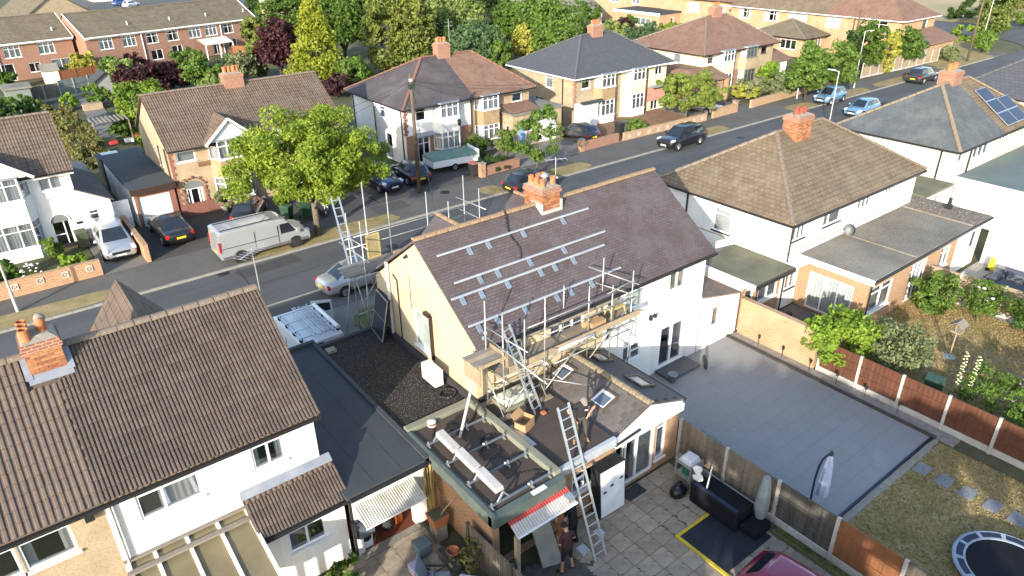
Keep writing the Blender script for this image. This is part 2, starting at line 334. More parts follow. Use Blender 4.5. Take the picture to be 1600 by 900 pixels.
def wall(mb, T, u0, u1, z0, z1, holes=(), t=.24, apex=None, m=0):
    us = sorted({u0, u1, *[h[0] for h in holes], *[h[1] for h in holes]}); zs = sorted({z0, z1, *[h[2] for h in holes], *[h[3] for h in holes]})
    fl = T.flip()
    def q(pts): mb.add(pts[::-1] if fl else pts, [tuple(range(len(pts)))], m)
    for a, b in zip(us[:-1], us[1:]):
        for c, d in zip(zs[:-1], zs[1:]):
            mu, mz = (a+b)/2, (c+d)/2
            if any(h[0] < mu < h[1] and h[2] < mz < h[3] for h in holes): continue
            q([T(a,0,c), T(b,0,c), T(b,0,d), T(a,0,d)]); q([T(b,-t,c), T(a,-t,c), T(a,-t,d), T(b,-t,d)])
    for h in holes:
        a, b, c, d = h[:4]
        q([T(a,0,c), T(a,-t,c), T(b,-t,c), T(b,0,c)]); q([T(b,0,d), T(b,-t,d), T(a,-t,d), T(a,0,d)])
        q([T(a,0,d), T(a,-t,d), T(a,-t,c), T(a,0,c)]); q([T(b,0,c), T(b,-t,c), T(b,-t,d), T(b,0,d)])
    if apex:
        um, za = apex; q([T(u0,0,z1), T(u1,0,z1), T(um,0,za)]); q([T(u1,-t,z1), T(u0,-t,z1), T(um,-t,za)])
def window(par, T, h, fm=None, name='window'):
    """h = (u0, u1, z0, z1, style) ; style keys: c columns, t transom share from the top, k curtain, s sill, door"""
    u0, u1, z0, z1 = h[:4]; st = h[4] if len(h) > 4 else {}
    fm = fm or st.get('m') or WHITE; cols = st.get('c', 2); tr = st.get('t'); fw = st.get('fw', .06)
    cs = cols if isinstance(cols, (list, tuple)) else [i/cols for i in range(1, cols)]
    mb = MB(); D0, D1 = -.11, -.03
    for a, b in ((u0, u0+fw), (u1-fw, u1)): lbox(mb, T, a, b, D0, D1, z0, z1)
    for a, b in ((z0, z0+fw), (z1-fw, z1)): lbox(mb, T, u0+fw, u1-fw, D0, D1, a, b)
    ue = [u0+fw]+[u0+(u1-u0)*c for c in cs]+[u1-fw]
    for u in ue[1:-1]: lbox(mb, T, u-fw*.5, u+fw*.5, D0, D1+.002, z0+fw, z1-fw)
    zt = None
    if tr:
        zt = z1-(z1-z0)*tr
        which = st.get('tc')
        for i, (a, b) in enumerate(zip(ue[:-1], ue[1:])):
            if which is None or i in which: lbox(mb, T, a+(.0 if i == 0 else fw*.5), b-(0 if i == len(ue)-2 else fw*.5), D0, D1-.002, zt-.025, zt+.025)
    if st.get('panel'):   # solid lower panel of a door
        lbox(mb, T, u0+fw, u1-fw, D0+.02, D1-.01, z0+fw, z0+(z1-z0)*st['panel'])
    w = mb.build('door' if st.get('door') else name, fm, par)
    gm = st.get('g', GLASS)
    if not st.get('solid'):
        for i, (a, b) in enumerate(zip(ue[:-1], ue[1:])):
            a2 = a+(fw*.5 if i else 0); b2 = b-(fw*.5 if i < len(ue)-2 else 0); which = st.get('tc')
            segs = [(z0+fw, zt-.025), (zt+.025, z1-fw)] if (tr and (which is None or i in which)) else [(z0+fw, z1-fw)]
            for c, d in segs:
                if st.get('panel') and d > z0+(z1-z0)*st['panel']: c = max(c, z0+(z1-z0)*st['panel'])
                lbox(MBp := MB(), T, a2, b2, -.074, -.066, c, d); MBp.build('pane', gm, w)
    else:
        lbox(p := MB(), T, u0+fw, u1-fw, -.08, -.05, z0+fw, z1-fw)
        for k in range(3): lbox(p, T, u0+fw+.06, u1-fw-.06, -.05, -.042, z0+fw+.08+(z1-z0)*.3*k, z0+fw+(z1-z0)*.3*(k+1)-.02)
        p.build('door_panel', st['solid'], w)
    if st.get('s', not st.get('door')):
        lbox(sl := MB(), T, u0-.05, u1+.05, -.04, .07, z0-.06, z0-.002); sl.build('sill', fm if st.get('s') != 'd' else BLACKP, w)
    k = st.get('k')
    if k:
        cu = MB(); rng = [(u0+.03, u1-.03)] if k in ('net', 'blind') else [(u0+.03, u0+(u1-u0)*.24), (u1-(u1-u0)*.24, u1-.03)] if k == 'drape' else [(u0+(u1-u0)*.35, u1-.03)]
        for a, b in rng:
            n = 2 if k == 'blind' else max(4, int((b-a)/.07)); pts = [a+(b-a)*i/(n-1) for i in range(n)]
            for i in range(n-1):
                d0, d1 = (-.20+(.03 if i % 2 else 0), -.20+(.03 if (i+1) % 2 else 0)) if k != 'blind' else (-.19, -.19)
                q = [T(pts[i], d0, z0+.02), T(pts[i+1], d1, z0+.02), T(pts[i+1], d1, z1-.02), T(pts[i], d0, z1-.02)]
                cu.add(q[::-1] if T.flip() else q, [(0,1,2,3)])
        cu.build('curtain', st.get('km', CURT), w)
    return w
def walls(par, mat_, T, u0, u1, z0, z1, holes=(), apex=None, name='wall', t=.24, fm=None):
    if abs(T.u.y) > .9: u0, u1 = u0-.02, u1+.02          # meets the faces of the adjoining walls
    mb = MB(); wall(mb, T, u0, u1, z0, z1, holes, t, apex); o = mb.build(name, mat_, par)
    for h in holes:
        if not (len(h) > 4 and h[4] is None): window(par, T, h, fm)
    return o
def floors(par, x0, x1, y0, y1, zs=(.03, 2.55)):
    for z in zs: MB().box(x0+.26, x1-.26, y0+.26, y1-.26, z-.12, z).build('floor', FLOORM, par)
def pipe(par, pts, r=.04, m=None, name='downpipe'): return MB().path(pts, r, 6).build(name, m or BLACKP, par)
def gutter(par, a, b, m=None):
    return MB().bar(a, b, .11, .09).build('gutter', m or BLACKP, par)
def ridge_tiles(par, a, b, m, step=.45, r=.13, first=None):
    """half-round tiles set end to end along a ridge or hip, each one a piece of its own"""
    a, b = Vector(a), Vector(b); L = (b-a).length; n = max(1, round(L/step)); d = (b-a)/n
    x = d.cross(V(0,0,1)).normalized(); y = x.cross(d).normalized(); e = d*.94
    prof = [(math.cos(t)*r, math.sin(t)*r*.8) for t in [math.pi*i/5 for i in range(6)]]
    vs = [x*p-y*.02+y*q for p, q in prof]+[e+x*p*.93-y*.02+y*q*.93 for p, q in prof]
    fs = [(i, i+1, 7+i, 6+i) for i in range(5)]+[(0,6,11,5), tuple(range(5,-1,-1)), tuple(range(6,12))]
    me = MB().add([tuple(v) for v in vs], fs).mesh('ridge_tile', m)
    off = V(0,0,0) if par.type != 'EMPTY' else -par.location
    for i in range(n):
        o = bpy.data.objects.new('ridge_tile', me); COL.objects.link(o); o.parent = par; o.location = a+d*i+off+V(0,0,random.uniform(-.006, .006))
def gable_roof(par, x0, x1, ye0, ye1, ze0, yr, zr, m, ze1=None, t=.10, fascia=None, ridge=None, gut=True, rt=True, step=.45, rear=True):
    """ridge along x. ye0/ze0 near eave, ye1/ze1 far eave, all including overhang"""
    ze1 = ze0 if ze1 is None else ze1; mb = MB()
    mb.slab([(x0,ye0,ze0),(x1,ye0,ze0),(x1,yr,zr),(x0,yr,zr)], t)
    if rear: mb.slab([(x0,yr,zr),(x1,yr,zr),(x1,ye1,ze1),(x0,ye1,ze1)], t)
    r = mb.build('roof', m, par)
    if rt: ridge_tiles(r, (x0,yr,zr+.01), (x1,yr,zr+.01), ridge or RIDGEB, step)
    if fascia: MB().box(x0+.03, x1-.03, ye0+.10, ye0+.13, ze0-.30, ze0-.06).build('fascia', fascia, par)
    if gut: gutter(par, (x0,ye0-.05,ze0-.09), (x1,ye0-.05,ze0-.09))
    return r
def hip_roof(par, x0, x1, y0, y1, ze, zr, m, ridge=None, rx=None, yr=None, gut=True, gm=None, t=.10, m2=None, split=None, step=.45, hips=True):
    yr = yr or (y0+y1)/2; rx = rx or (x0+(yr-y0), x1-(yr-y0)); a, b = (rx[0],yr,zr), (rx[1],yr,zr); mb = MB()
    if split:   # front and back slopes change tiles at x = split
        mb.slab([(x0,y0,ze),(split,y0,ze),(split,yr,zr),a], t, 0); mb.slab([(split,y0,ze),(x1,y0,ze),b,(split,yr,zr)], t, 1)
        mb.slab([(split,yr,zr),(split,y1,ze),(x0,y1,ze),a], t, 0); mb.slab([b,(x1,y1,ze),(split,y1,ze),(split,yr,zr)], t, 1)
    else:
        mb.slab([(x0,y0,ze),(x1,y0,ze),b,a], t); mb.slab([b,(x1,y1,ze),(x0,y1,ze),a], t)
    mb.slab([(x0,y1,ze),(x0,y0,ze),a], t, 0); mb.slab([(x1,y0,ze),(x1,y1,ze),b], t, 1 if split else 0)
    r = mb.build('roof', [m, m2 or m], par)
    rm = ridge or RIDGEB
    ridge_tiles(r, (a[0],a[1],a[2]+.01), (b[0],b[1],b[2]+.01), rm, step)
    if hips:
        for c, e in (((x0,y0,ze), a), ((x1,y0,ze), b), ((x0,y1,ze), a)): ridge_tiles(r, (c[0],c[1],c[2]+.02), (e[0],e[1],e[2]+.02), rm, step)
    if gut:
        gutter(par, (x0-.05,y0-.05,ze-.09), (x1,y0-.05,ze-.09), gm); gutter(par, (x0-.05,y0+.02,ze-.092), (x0-.05,y1,ze-.092), gm)
    return r
def chimney(par, x, y, wx, wy, z0, z1, pots, m=None, bricks=False, pm=None, pr=.13, ph=.42, flash=True):
    m = m or BRICK; mb = MB(); g = .012 if bricks else 0
    mb.box(x-wx/2+g, x+wx/2-g, y-wy/2+g, y+wy/2-g, z0, z1, 0)
    mb.box(x-wx/2-.05, x+wx/2+.05, y-wy/2-.05, y+wy/2+.05, z1-.22, z1-.10, 1); mb.box(x-wx/2-.02, x+wx/2+.02, y-wy/2-.02, y+wy/2+.02, z1-.10, z1, 1)
    mb.hexa([(x-wx/2,y-wy/2,z1),(x+wx/2,y-wy/2,z1),(x+wx/2,y+wy/2,z1),(x-wx/2,y+wy/2,z1),(x-wx*.3,y-wy*.25,z1+.10),(x+wx*.3,y-wy*.25,z1+.10),(x+wx*.3,y+wy*.25,z1+.10),(x-wx*.3,y+wy*.25,z1+.10)], 2)
    o = mb.build('chimney', [CEMENT if bricks else m, m, CEMENT], par)
    if bricks:
        bl, bh = .228, .077; tones = [mat('chimney brick %d' % i, c, rough=.9, fine=.12, s=6, bump=.3) for i, c in enumerate(((.38,.165,.075), (.32,.125,.06), (.43,.21,.105), (.26,.10,.055)))]
        mx = [MB().box(0, bl-.012, 0, .10, 0, bh-.012).mesh('brick', t) for t in tones]; my = [MB().box(0, .10, 0, bl-.012, 0, bh-.012).mesh('brick', t) for t in tones]
        rows = int((z1-.22-z0)/bh)
        for r in range(rows):
            z = z1-.22-(r+1)*bh
            for face in ('S', 'W', 'E', 'N'):
                L = wx if face in 'SN' else wy; n = max(2, round(L/bl)); st = L/n
                for k in range(n + (r % 2)):
                    u = k*st-(st/2 if r % 2 else 0); u0 = max(0, u); u1 = min(L, u+st)
                    if u1-u0 < .06: continue
                    me = random.choice(mx if face in 'SN' else my); b = bpy.data.objects.new('brick', me); COL.objects.link(b); b.parent = o
                    j = random.uniform(0, .006); sc = (u1-u0)/bl
                    if face == 'S': b.location = (x-wx/2+u0, y-wy/2-j, z); b.scale = (sc,1,1)
                    elif face == 'N': b.location = (x-wx/2+u0, y+wy/2-.10+j, z); b.scale = (sc,1,1)
                    elif face == 'W': b.location = (x-wx/2-j-.001, y-wy/2+u0, z); b.scale = (1,sc,1)
                    else: b.location = (x+wx/2-.10+j+.001, y-wy/2+u0, z); b.scale = (1,sc,1)
    for i, (dx, dy, *k) in enumerate(pots):
        kind = k[0] if k else ''
        p = MB(); zz = z1+.03
        if kind == 'cowl':
            p.lathe([(.10,0),(.10,.22),(.075,.26),(.14,.30),(.14,.34),(.02,.44)], (x+dx,y+dy,zz), 10); p.build('chimney_cowl', ALU, o, True); continue
        if kind == 'cap':
            p.lathe([(pr*1.1,0),(pr,.2),(pr*1.15,.22),(pr*1.2,.30),(pr*.7,.38),(0,.4)], (x+dx,y+dy,zz), 12); p.build('capped_pot', TERRA if i % 2 else CEMENT, o, True); continue
        p.lathe([(pr*1.15,0),(pr*1.15,.05),(pr,.08),(pr*.92,ph-.06),(pr*1.12,ph-.05),(pr*1.12,ph),(pr*.85,ph),(pr*.8,ph-.25),(0,ph-.26)], (x+dx,y+dy,zz), 12)
        p.build('chimney_pot', pm or TERRA, o, False)
    return o
def tube_obj(par, a, b, r=.024, m=None, name='tube', n=6): return MB().tube(a, b, r, r, n).build(name, m or GALV, par, True)
# ---------------------------------------------------------------- ground, road, pavements
structure('ground', MB().add([(-400,-150,-.06),(600,-150,-.06),(600,700,-.06),(-400,700,-.06)], [(0,1,2,3)]), EARTH)
structure('road', MB().add([(-120,32,.0),(111,32,.0),(111,37.5,.0),(-120,37.5,.0)], [(0,1,2,3)]), ASPH)
def ring(cx, cy, r, a0, a1, n=10): return [(cx+r*math.cos(math.radians(a0+(a1-a0)*i/n)), cy+r*math.sin(math.radians(a0+(a1-a0)*i/n))) for i in range(n+1)]
# the road opens into a junction beyond the houses on the far right
jp = [(111,32),(260,26),(260,52),(142,50),(137,60),(139,150),(128,150),(126,60)] + ring(116, 47.5, 10, 0, -90, 8)
structure('road_junction', MB().add([(x,y,.0) for x,y in jp if not (x < 111.2 and y > 37.6)]+[(111,37.5,0)], [tuple(range(len([1 for x,y in jp if not (x < 111.2 and y > 37.6)])+1))]), ASPH)
structure('field', MB().add([(118,62,-.03),(124,64,-.03),(126,150,-.03),(100,170,-.03)], [(0,1,2,3)]).add([(140,53,-.03),(600,50,-.03),(600,500,-.03),(142,400,-.03)], [(0,1,2,3)]), FIELD)
structure('pavement', MB().box(-120, 111, 39.3, 41.1, -.05, .10), PAVE)
structure('pavement', MB().box(-120, 160, 29.6, 31.86, -.05, .10), PAVE)
# kerb stones, one by one along the part of the far kerb that reads as stones
kme = MB().box(0, .89, 0, .14, -.05, .115).mesh('kerb_stone', KERB)
kp = structure('kerb', MB().box(-120, -6, 37.5, 37.64, -.05, .115).box(60, 108, 37.5, 37.64, -.05, .115), KERB)
for i in range(73):
    o = bpy.data.objects.new('kerb_stone', kme); COL.objects.link(o); o.parent = kp; o.location = (-6+i*.905, 37.5, random.uniform(-.012, .004))
structure('kerb', MB().box(-120, 140, 31.86, 32, -.05, .112), KERB)
# strip between kerb and footway: tarmac crossovers and parched grass verges
structure('crossover', MB().box(-120, 112, 37.64, 39.3, -.05, .10), PAVE)
def patch(name, m, poly, z=.10, dz=.02, kind='structure'):
    return structure(name, MB().prism(poly, -.05, z+dz), m)
def blob(x0, x1, y0, y1, n=18, j=.18):
    cx, cy = (x0+x1)/2, (y0+y1)/2; r = []
    for i in range(n):
        t = 2*math.pi*i/n; e = 5.0
        c, s_ = math.cos(t), math.sin(t); k = (abs(c)**e+abs(s_)**e)**(-1/e)
        r.append((cx+c*k*(x1-x0)/2+random.uniform(-j, j), cy+s_*k*(y1-y0)/2+random.uniform(-j, j)*.5))
    return r
VERGES = [(-22,3.7), (10.2,20.0), (26.8,28.4), (31.2,36.8), (48.2,53.6), (63.5,67.5), (72.5,77.8), (80,90), (95,109)]
for a, b in VERGES:
    patch('verge', DRYG, blob(a, b, 37.66, 39.28, 26 if b-a > 8 else 16, .10))
patch('verge', DRYG, [(96,39.2),(111,39.2),(118,44),(119,47),(116,47),(109,42.5),(97,41.5)])
# fresh tarmac patch, gully and repairs on the road
structure('road_repair', MB().add([(9.2,35.9,.005),(12.6,36.1,.005),(12.4,37.3,.005),(9.0,37.1,.005)], [(0,1,2,3)]).add([(28,33.6,.005),(34,33.8,.005),(34,34.9,.005),(28.2,34.7,.005)], [(0,1,2,3)]), mat('patched asphalt', (.062,.063,.065), rough=.95))
g = structure('road_drain', MB().box(8.2, 8.8, 37.0, 37.42, -.02, .008), mat('iron', (.03,.03,.03), rough=.6, metal=.5))
for k in range(5): MB().box(8.25+k*.11, 8.31+k*.11, 37.04, 37.38, .008, .014).build('drain_bar', mat('iron bar', (.06,.06,.06), rough=.6, metal=.5), g)
IRON = mat('iron', (.03,.03,.03)); TAR = mat('tar seam', (.035,.036,.038), rough=.6)
for x, y in ((17.5,34.6),(39.5,34.2),(52,35.6),(24.8,40.2),(61.5,34.8)): MB().lathe([(.0,.012),(.32,.012),(.34,.006),(.36,.0)], (x,y,.0 if y < 38 else .10), 16).build('manhole_cover', IRON, bpy.data.objects['road'])
for x0, y0, x1, y1, w_ in ((-8,34.75,20,34.78,.03),(20,34.78,70,34.74,.03),(9.0,32.4,9.3,37.4,.05),(22,32.2,22.1,37.4,.05),(34.4,33.0,34.5,37.4,.04)):
    MB().bar((x0,y0,.004), (x1,y1,.004), w_, .006).build('tar_seam', TAR, bpy.data.objects['road'])
structure('footway_repair', MB().add([(19.2,39.4,.106),(21.6,39.4,.106),(21.6,40.9,.106),(19.2,40.9,.106)], [(0,1,2,3)]).add([(33.5,39.4,.106),(36.3,39.4,.106),(36.3,41.0,.106),(33.5,41.0,.106)], [(0,1,2,3)]), mat('patched footway', (.082,.08,.077), (.07,.069,.067), rough=.95))
# drives and front gardens, far side
def drive(x0, x1, y0, y1, m, name='driveway'): return structure(name, MB().box(x0, x1, y0, y1, -.05, .104), m)
drive(3.35, 5.6, 41.1, 49, DRIVE); drive(5.75, 15.6, 41.1, 47.1, TARM); drive(20.3, 32.3, 41.1, 47.2, TARM)
drive(32.4, 43.3, 41.1, 47.6, DRIVE); drive(54.3, 59.0, 41.1, 47.6, DRIVE); drive(59.05, 62, 41.1, 47, PAVE)
for a, b, m in ((-12,3.3,EARTH), (15.7,20.2,TARM), (43.5,54.2,mat('red gravel', (.30,.17,.10), (.22,.13,.08), s=1, rough=1, fine=.3)), (62.1,82,EARTH)):
    structure('front_garden', MB().box(a, b, 41.1, 47.5, -.05, .11), m)
# near side, street fronts of the three near houses
drive(-9, 5.4, 22.5, 29.6, DRIVE); drive(5.5, 22.5, 22.5, 29.6, DRIVE); drive(22.6, 62, 22.5, 29.6, TARM)
structure('verge', MB().prism(blob(11.5, 15.0, 25.0, 28.6, 16, .3), -.05, .125), mat('weedy grass', (.115,.135,.04), (.19,.16,.07), s=2, rough=1, fine=.3, bump=.8, bs=25))
# rear gardens
structure('lawn', MB().box(16.55, 24.3, -12, 6.62, -.05, .0), LAWN)
structure('lawn', MB().box(25.6, 36.1, -12, 13, -.05, .0), LAWN)
structure('lawn', MB().box(41.5, 60, -8, 11, -.05, .0), LAWN)
def paving(name, x0, x1, y0, y1, sx, sy, m, jm, gap, z=.0, skew=0.0, off=0.0, jit=.006, h=.03, skip=None):
    base = structure(name, MB().box(x0, x1, y0, y1, z-.08, z-.012), jm)
    me = MB().box(gap/2, sx-gap/2, gap/2, sy-gap/2, -h, 0).mesh('paving_slab', m); me2 = {}
    nx, ny = int(round((x1-x0)/sx)), int(math.ceil((y1-y0)/sy-.01))
    for j in range(ny):
        o_ = (off*sx) if j % 2 else 0
        for i in range(nx+(1 if o_ else 0)):
            ax = x0+i*sx-o_; bx = ax+sx; ax_, bx_ = max(ax, x0), min(bx, x1); ay = y0+j*sy; by = min(ay+sy, y1)
            if bx_-ax_ < .05 or by-ay < .05 or (skip and skip((ax_+bx_)/2, (ay+by)/2)): continue
            o = bpy.data.objects.new('paving_slab', me); COL.objects.link(o); o.parent = base
            o.location = (ax_, ay, z+random.uniform(-jit, jit)); o.scale = ((bx_-ax_)/sx, (by-ay)/sy, 1); o.rotation_euler = (random.uniform(-1,1)*jit*.6, random.uniform(-1,1)*jit*.6, 0)
    return base
paving('yard_paving', 9.9, 16.2, 4.2, 12.0, .60, .60, SLABB, JOINT, .016, skip=lambda x, y: x < 10.6 and y < 11.2)
paving('grey_patio', 16.5, 24.3, 6.95, 16.0, .78, .60, SLABG, JOINTG, .004, z=.03, off=.5, jit=.0015)
paving('yard_paving', 3.4, 7.7, 11.0, 15.0, .60, .60, SLABB, JOINT, .016)
paving('patio', 35.4, 41.4, 6.0, 12.3, .75, .75, mat('pale patio slab', (.33,.32,.29), (.26,.25,.22), s=1, rough=.9, fine=.12, rnd=.15), JOINT, .014)
paving('patio', 25.4, 29.4, 12.6, 15.9, .5, .5, mat('dark patio slab', (.15,.14,.125), (.11,.10,.09), s=1, rough=.9, fine=.14, rnd=.2), JOINT, .014)
structure('patio_edging', MB().box(24.32, 24.46, 6.8, 16.0, -.05, .09), mat('dark sleeper', (.075,.062,.052), (.05,.043,.038), s=3, rough=.9, fine=.15))
structure('patio_edging', MB().box(16.5, 24.32, 6.87, 6.948, -.05, .06), mat('navy edging', (.012,.018,.05), rough=.5)); structure('patio_haunch', MB().prism(blob(16.5, 24.4, 6.62, 6.869, 40, .03), -.05, .012), CEMENT)
structure('gravel_strip', MB().box(24.46, 25.0, 6.2, 16.0, -.05, .03), STONEW)
# herringbone block paving by the back door
base = structure('block_paving', MB().prism([(8.3,7.6),(10.35,8.6),(10.75,10.4),(9.6,11.4),(8.3,11.5)], -.05, -.012), JOINT)
hb = MB()
poly = [(8.3,7.6),(10.35,8.6),(10.75,10.4),(9.6,11.4),(8.3,11.5)]
def inside(x, y, P):
    c = False
    for (xa, ya), (xb, yb) in zip(P, P[1:]+P[:1]):
        if (ya > y) != (yb > y) and x < (xb-xa)*(y-ya)/(yb-ya)+xa: c = not c
    return c
for i in range(-40, 60):
    for j in range(-40, 60):
        if (i-j) % 4 == 0: a, b, w_, h_ = .1*i, .1*j, .196, .096
        elif (i-j) % 4 == 3: a, b, w_, h_ = .1*i, .1*j, .096, .196
        else: continue
        x, y = 9.3+(a-.5)*.707-(b-.5)*.707, 9.5+(a-.5)*.707+(b-.5)*.707
        if not inside(x, y, poly): continue
        c, s_ = .707, .707; q = [(x+u*c-v*s_, y+u*s_+v*c) for u, v in ((0,0),(w_,0),(w_,h_),(0,h_))]; z = random.uniform(-.004, .004)
        hb.hexa([(px, py, -.03) for px, py in q]+[(px, py, z) for px, py in q])
hb.build('block', mat('grey brown blocks', (.135,.115,.098), (.085,.075,.068), s=3, rough=.9, fine=.2), base, kind='stuff')

# ---------------------------------------------------------------- fences and garden walls
def fence(label, x0, y0, x1, y1, n, h, bm, pm=CONCP, gb=True, rails=True, step=0.0, zs=None, mats=None, facing=1, bw=.11):
    """bays of overlapping vertical boards between posts; facing=1 puts the boards on the left of the run"""
    a, b = V(x0,y0,0), V(x1,y1,0); d = (b-a)/n; u = d.normalized(); nn = V(-u.y, u.x, 0)*facing
    t = thing('fence', a, label, 'fence')
    for i in range(n+1):
        z = h+.06+(zs[min(i, n-1)] if zs else 0); p = a+d*i
        m = MB(); q = [p-u*.05-nn*.05, p+u*.05-nn*.05, p+u*.05+nn*.05, p-u*.05+nn*.05]
        if facing < 0: q = q[::-1]
        m.hexa([(c.x,c.y,-.05) for c in q]+[(c.x,c.y,z) for c in q]).build('post', pm, t)
    for i in range(n):
        z0 = zs[i] if zs else 0; p = a+d*i+u*.06; L = d.length-.12
        g = .25 if gb else .03
        if gb: MB().bar(p+V(0,0,.10+z0)-nn*.0, p+u*L+V(0,0,.10+z0), .045, .25).build('gravel_board', CONCP, t)
        m = MB(); k = max(3, int(L/bw)); w_ = L/k
        for j in range(k):
            c = p+u*(j*w_); zz = h+z0-random.uniform(0, .012); o1, o2 = nn*random.uniform(.004, .010), nn*.022
            q = [c, c+u*(w_*1.06)]
            m.hexa([(*(q[0]+nn*0).xy, g+z0), (*(q[1]).xy, g+z0), (*(q[1]+o2).xy, g+z0), (*(q[0]+o1).xy, g+z0), (*(q[0]).xy, zz), (*(q[1]).xy, zz), (*(q[1]+o2).xy, zz), (*(q[0]+o1).xy, zz)])
        m.build('panel', (mats[i] if mats else bm), t)
        if rails:
            for fz in (.33, .66):
                zz = g+(h-g)*fz+z0; MB().bar(p-nn*.022+V(0,0,zz), p+u*L-nn*.022+V(0,0,zz), .04, .05).build('rail', (mats[i] if mats else bm), t)
            MB().bar(p+V(0,0,h+z0+.014)+nn*.01, p+u*L+V(0,0,h+z0+.014)+nn*.01, .055, .025).build('capping', (mats[i] if mats else bm), t)
    return t
FENCEDK = mat('grey black fence board', (.14,.125,.105), (.065,.06,.055), s=1.2, rough=.95, fine=.28, bump=.3, bs=30, stretch=(5,5,.35))
fence('weathered board fence with white concrete posts between yard and grey patio', 16.35, 12.0, 16.35, 2.35, 5, 1.62, FENCED, facing=1, mats=[FENCED, FENCED, FENCEDK, FENCEO, FENCEDK])
fence('red brown panel fence with concrete posts along the patio gravel strip', 25.1, 11.95, 25.1, .3, 7, 1.45, FENCER, facing=1, bw=.16)
fence('pale timber panel fence separating the parched lawn and the neighbouring patio', 35.35, 12.9, 36.2, 3.5, 5, 1.55, FENCEP, facing=-1, bw=.5)
fence('weathered grey slatted fence leaning beside the cluttered yard', 8.05, 12.9, 8.28, 6.9, 3, 1.35, FENCED, pm=FENCEDK, gb=False, facing=-1)
fence('long pale close board fence beside the brick corner house', 83.2, 42.0, 99.8, 41.0, 10, 1.7, FENCEP, facing=1, bw=.18)
def gwall(label, x0, y0, x1, y1, h, m, t=.22, cap=True, z0=0.0, name='garden_wall', cm=None, blocks=0):
    a, b = V(x0,y0,0), V(x1,y1,0); r = thing(name, a, label, 'wall')
    MB().bar(a+V(0,0,z0+h/2), b+V(0,0,z0+h/2), t, h).build('wall', m, r)
    if cap:
        n = max(2, round((b-a).length/.45)); d = (b-a)/n
        for i in range(n): MB().bar(a+d*(i+.01)+V(0,0,z0+h+.03), a+d*(i+.99)+V(0,0,z0+h+.03), t+.05, .06).build('coping_stone', cm or m, r)
    u = (b-a).normalized(); nn = V(u.y, -u.x, 0)
    for k in range(blocks):    # pierced white blocks let into the wall
        p = a+(b-a)*((k+.5)/blocks)+nn*(t/2+.012)+V(0,0,z0+h-.30); mb = MB(); w_ = .17
        for s1, s2 in ((-w_,-w_+.05), (w_-.05,w_)):
            mb.bar(p+u*((s1+s2)/2)-V(0,0,w_), p+u*((s1+s2)/2)+V(0,0,w_), .05, .05, up=nn); mb.bar(p-u*(w_-.05)+V(0,0,(s1+s2)/2), p+u*(w_-.05)+V(0,0,(s1+s2)/2), .05, .05, up=nn)
        mb.bar(p-u*w_*.7-V(0,0,w_*.7), p+u*w_*.7+V(0,0,w_*.7), .04, .04, up=nn); mb.bar(p-u*w_*.7+V(0,0,w_*.7), p+u*w_*.7-V(0,0,w_*.7), .04, .042, up=nn)
        mb.build('pierced_block', CONCP, r)
    return r
gwall('tall buff brick garden wall beside the grey patio', 25.1, 15.9, 25.1, 12.1, 1.75, BRICKY, cap=True)
gwall('low brick front wall with pierced white blocks before the white corner house', -7, 41.22, 3.3, 41.22, .85, BRICKO, z0=.1, blocks=9)
gwall('plain brick dividing wall between the silver estate and the black saloon', 5.68, 47, 5.68, 41.2, 1.0, BRICKO, z0=.1)
gwall('low brick wall with pillar beside the covered trailer', 28.9, 41.3, 32.3, 41.4, .65, BRICK, z0=.1)
gwall('low stone block front wall with pale squares before the grey roofed house', 43.5, 41.25, 54.2, 41.1, .6, BRICKY, z0=.1, blocks=9)
gwall('brick drive wall beside the dark parked hatchback', 42.9, 41.3, 38.9, 41.3, .7, BRICK, z0=.1)
gwall('buff brick front wall before the yellow house', 58.6, 41.25, 55.2, 41.15, .8, BRICKY, z0=.1)
gwall('long buff front wall along the footway beyond the yellow house', 61.2, 41.3, 80, 41.9, .7, BRICKY, z0=.1)
gwall('smooth white rendered boundary wall behind the grey garden sofa', 41.45, 12.2, 41.45, 5.5, 1.9, WRENDER, cap=False)
for x, y, hh, lab in ((28.75,41.25,1.0,'square brick gate pillar beside the black wheelie bin'), (38.7,41.3,.95,'square brick gate pillar at the beige garage drive'), (58.75,41.3,1.05,'square brick gate pillar before the yellow house drive')):
    p = thing('gate_pillar', (x,y,.1), lab, 'pillar'); MB().box(x-.2, x+.2, y-.2, y+.2, .05, .1+hh).build('shaft', BRICKO, p); MB().box(x-.25, x+.25, y-.25, y+.25, .1+hh, .17+hh).build('cap', CEMENT, p)
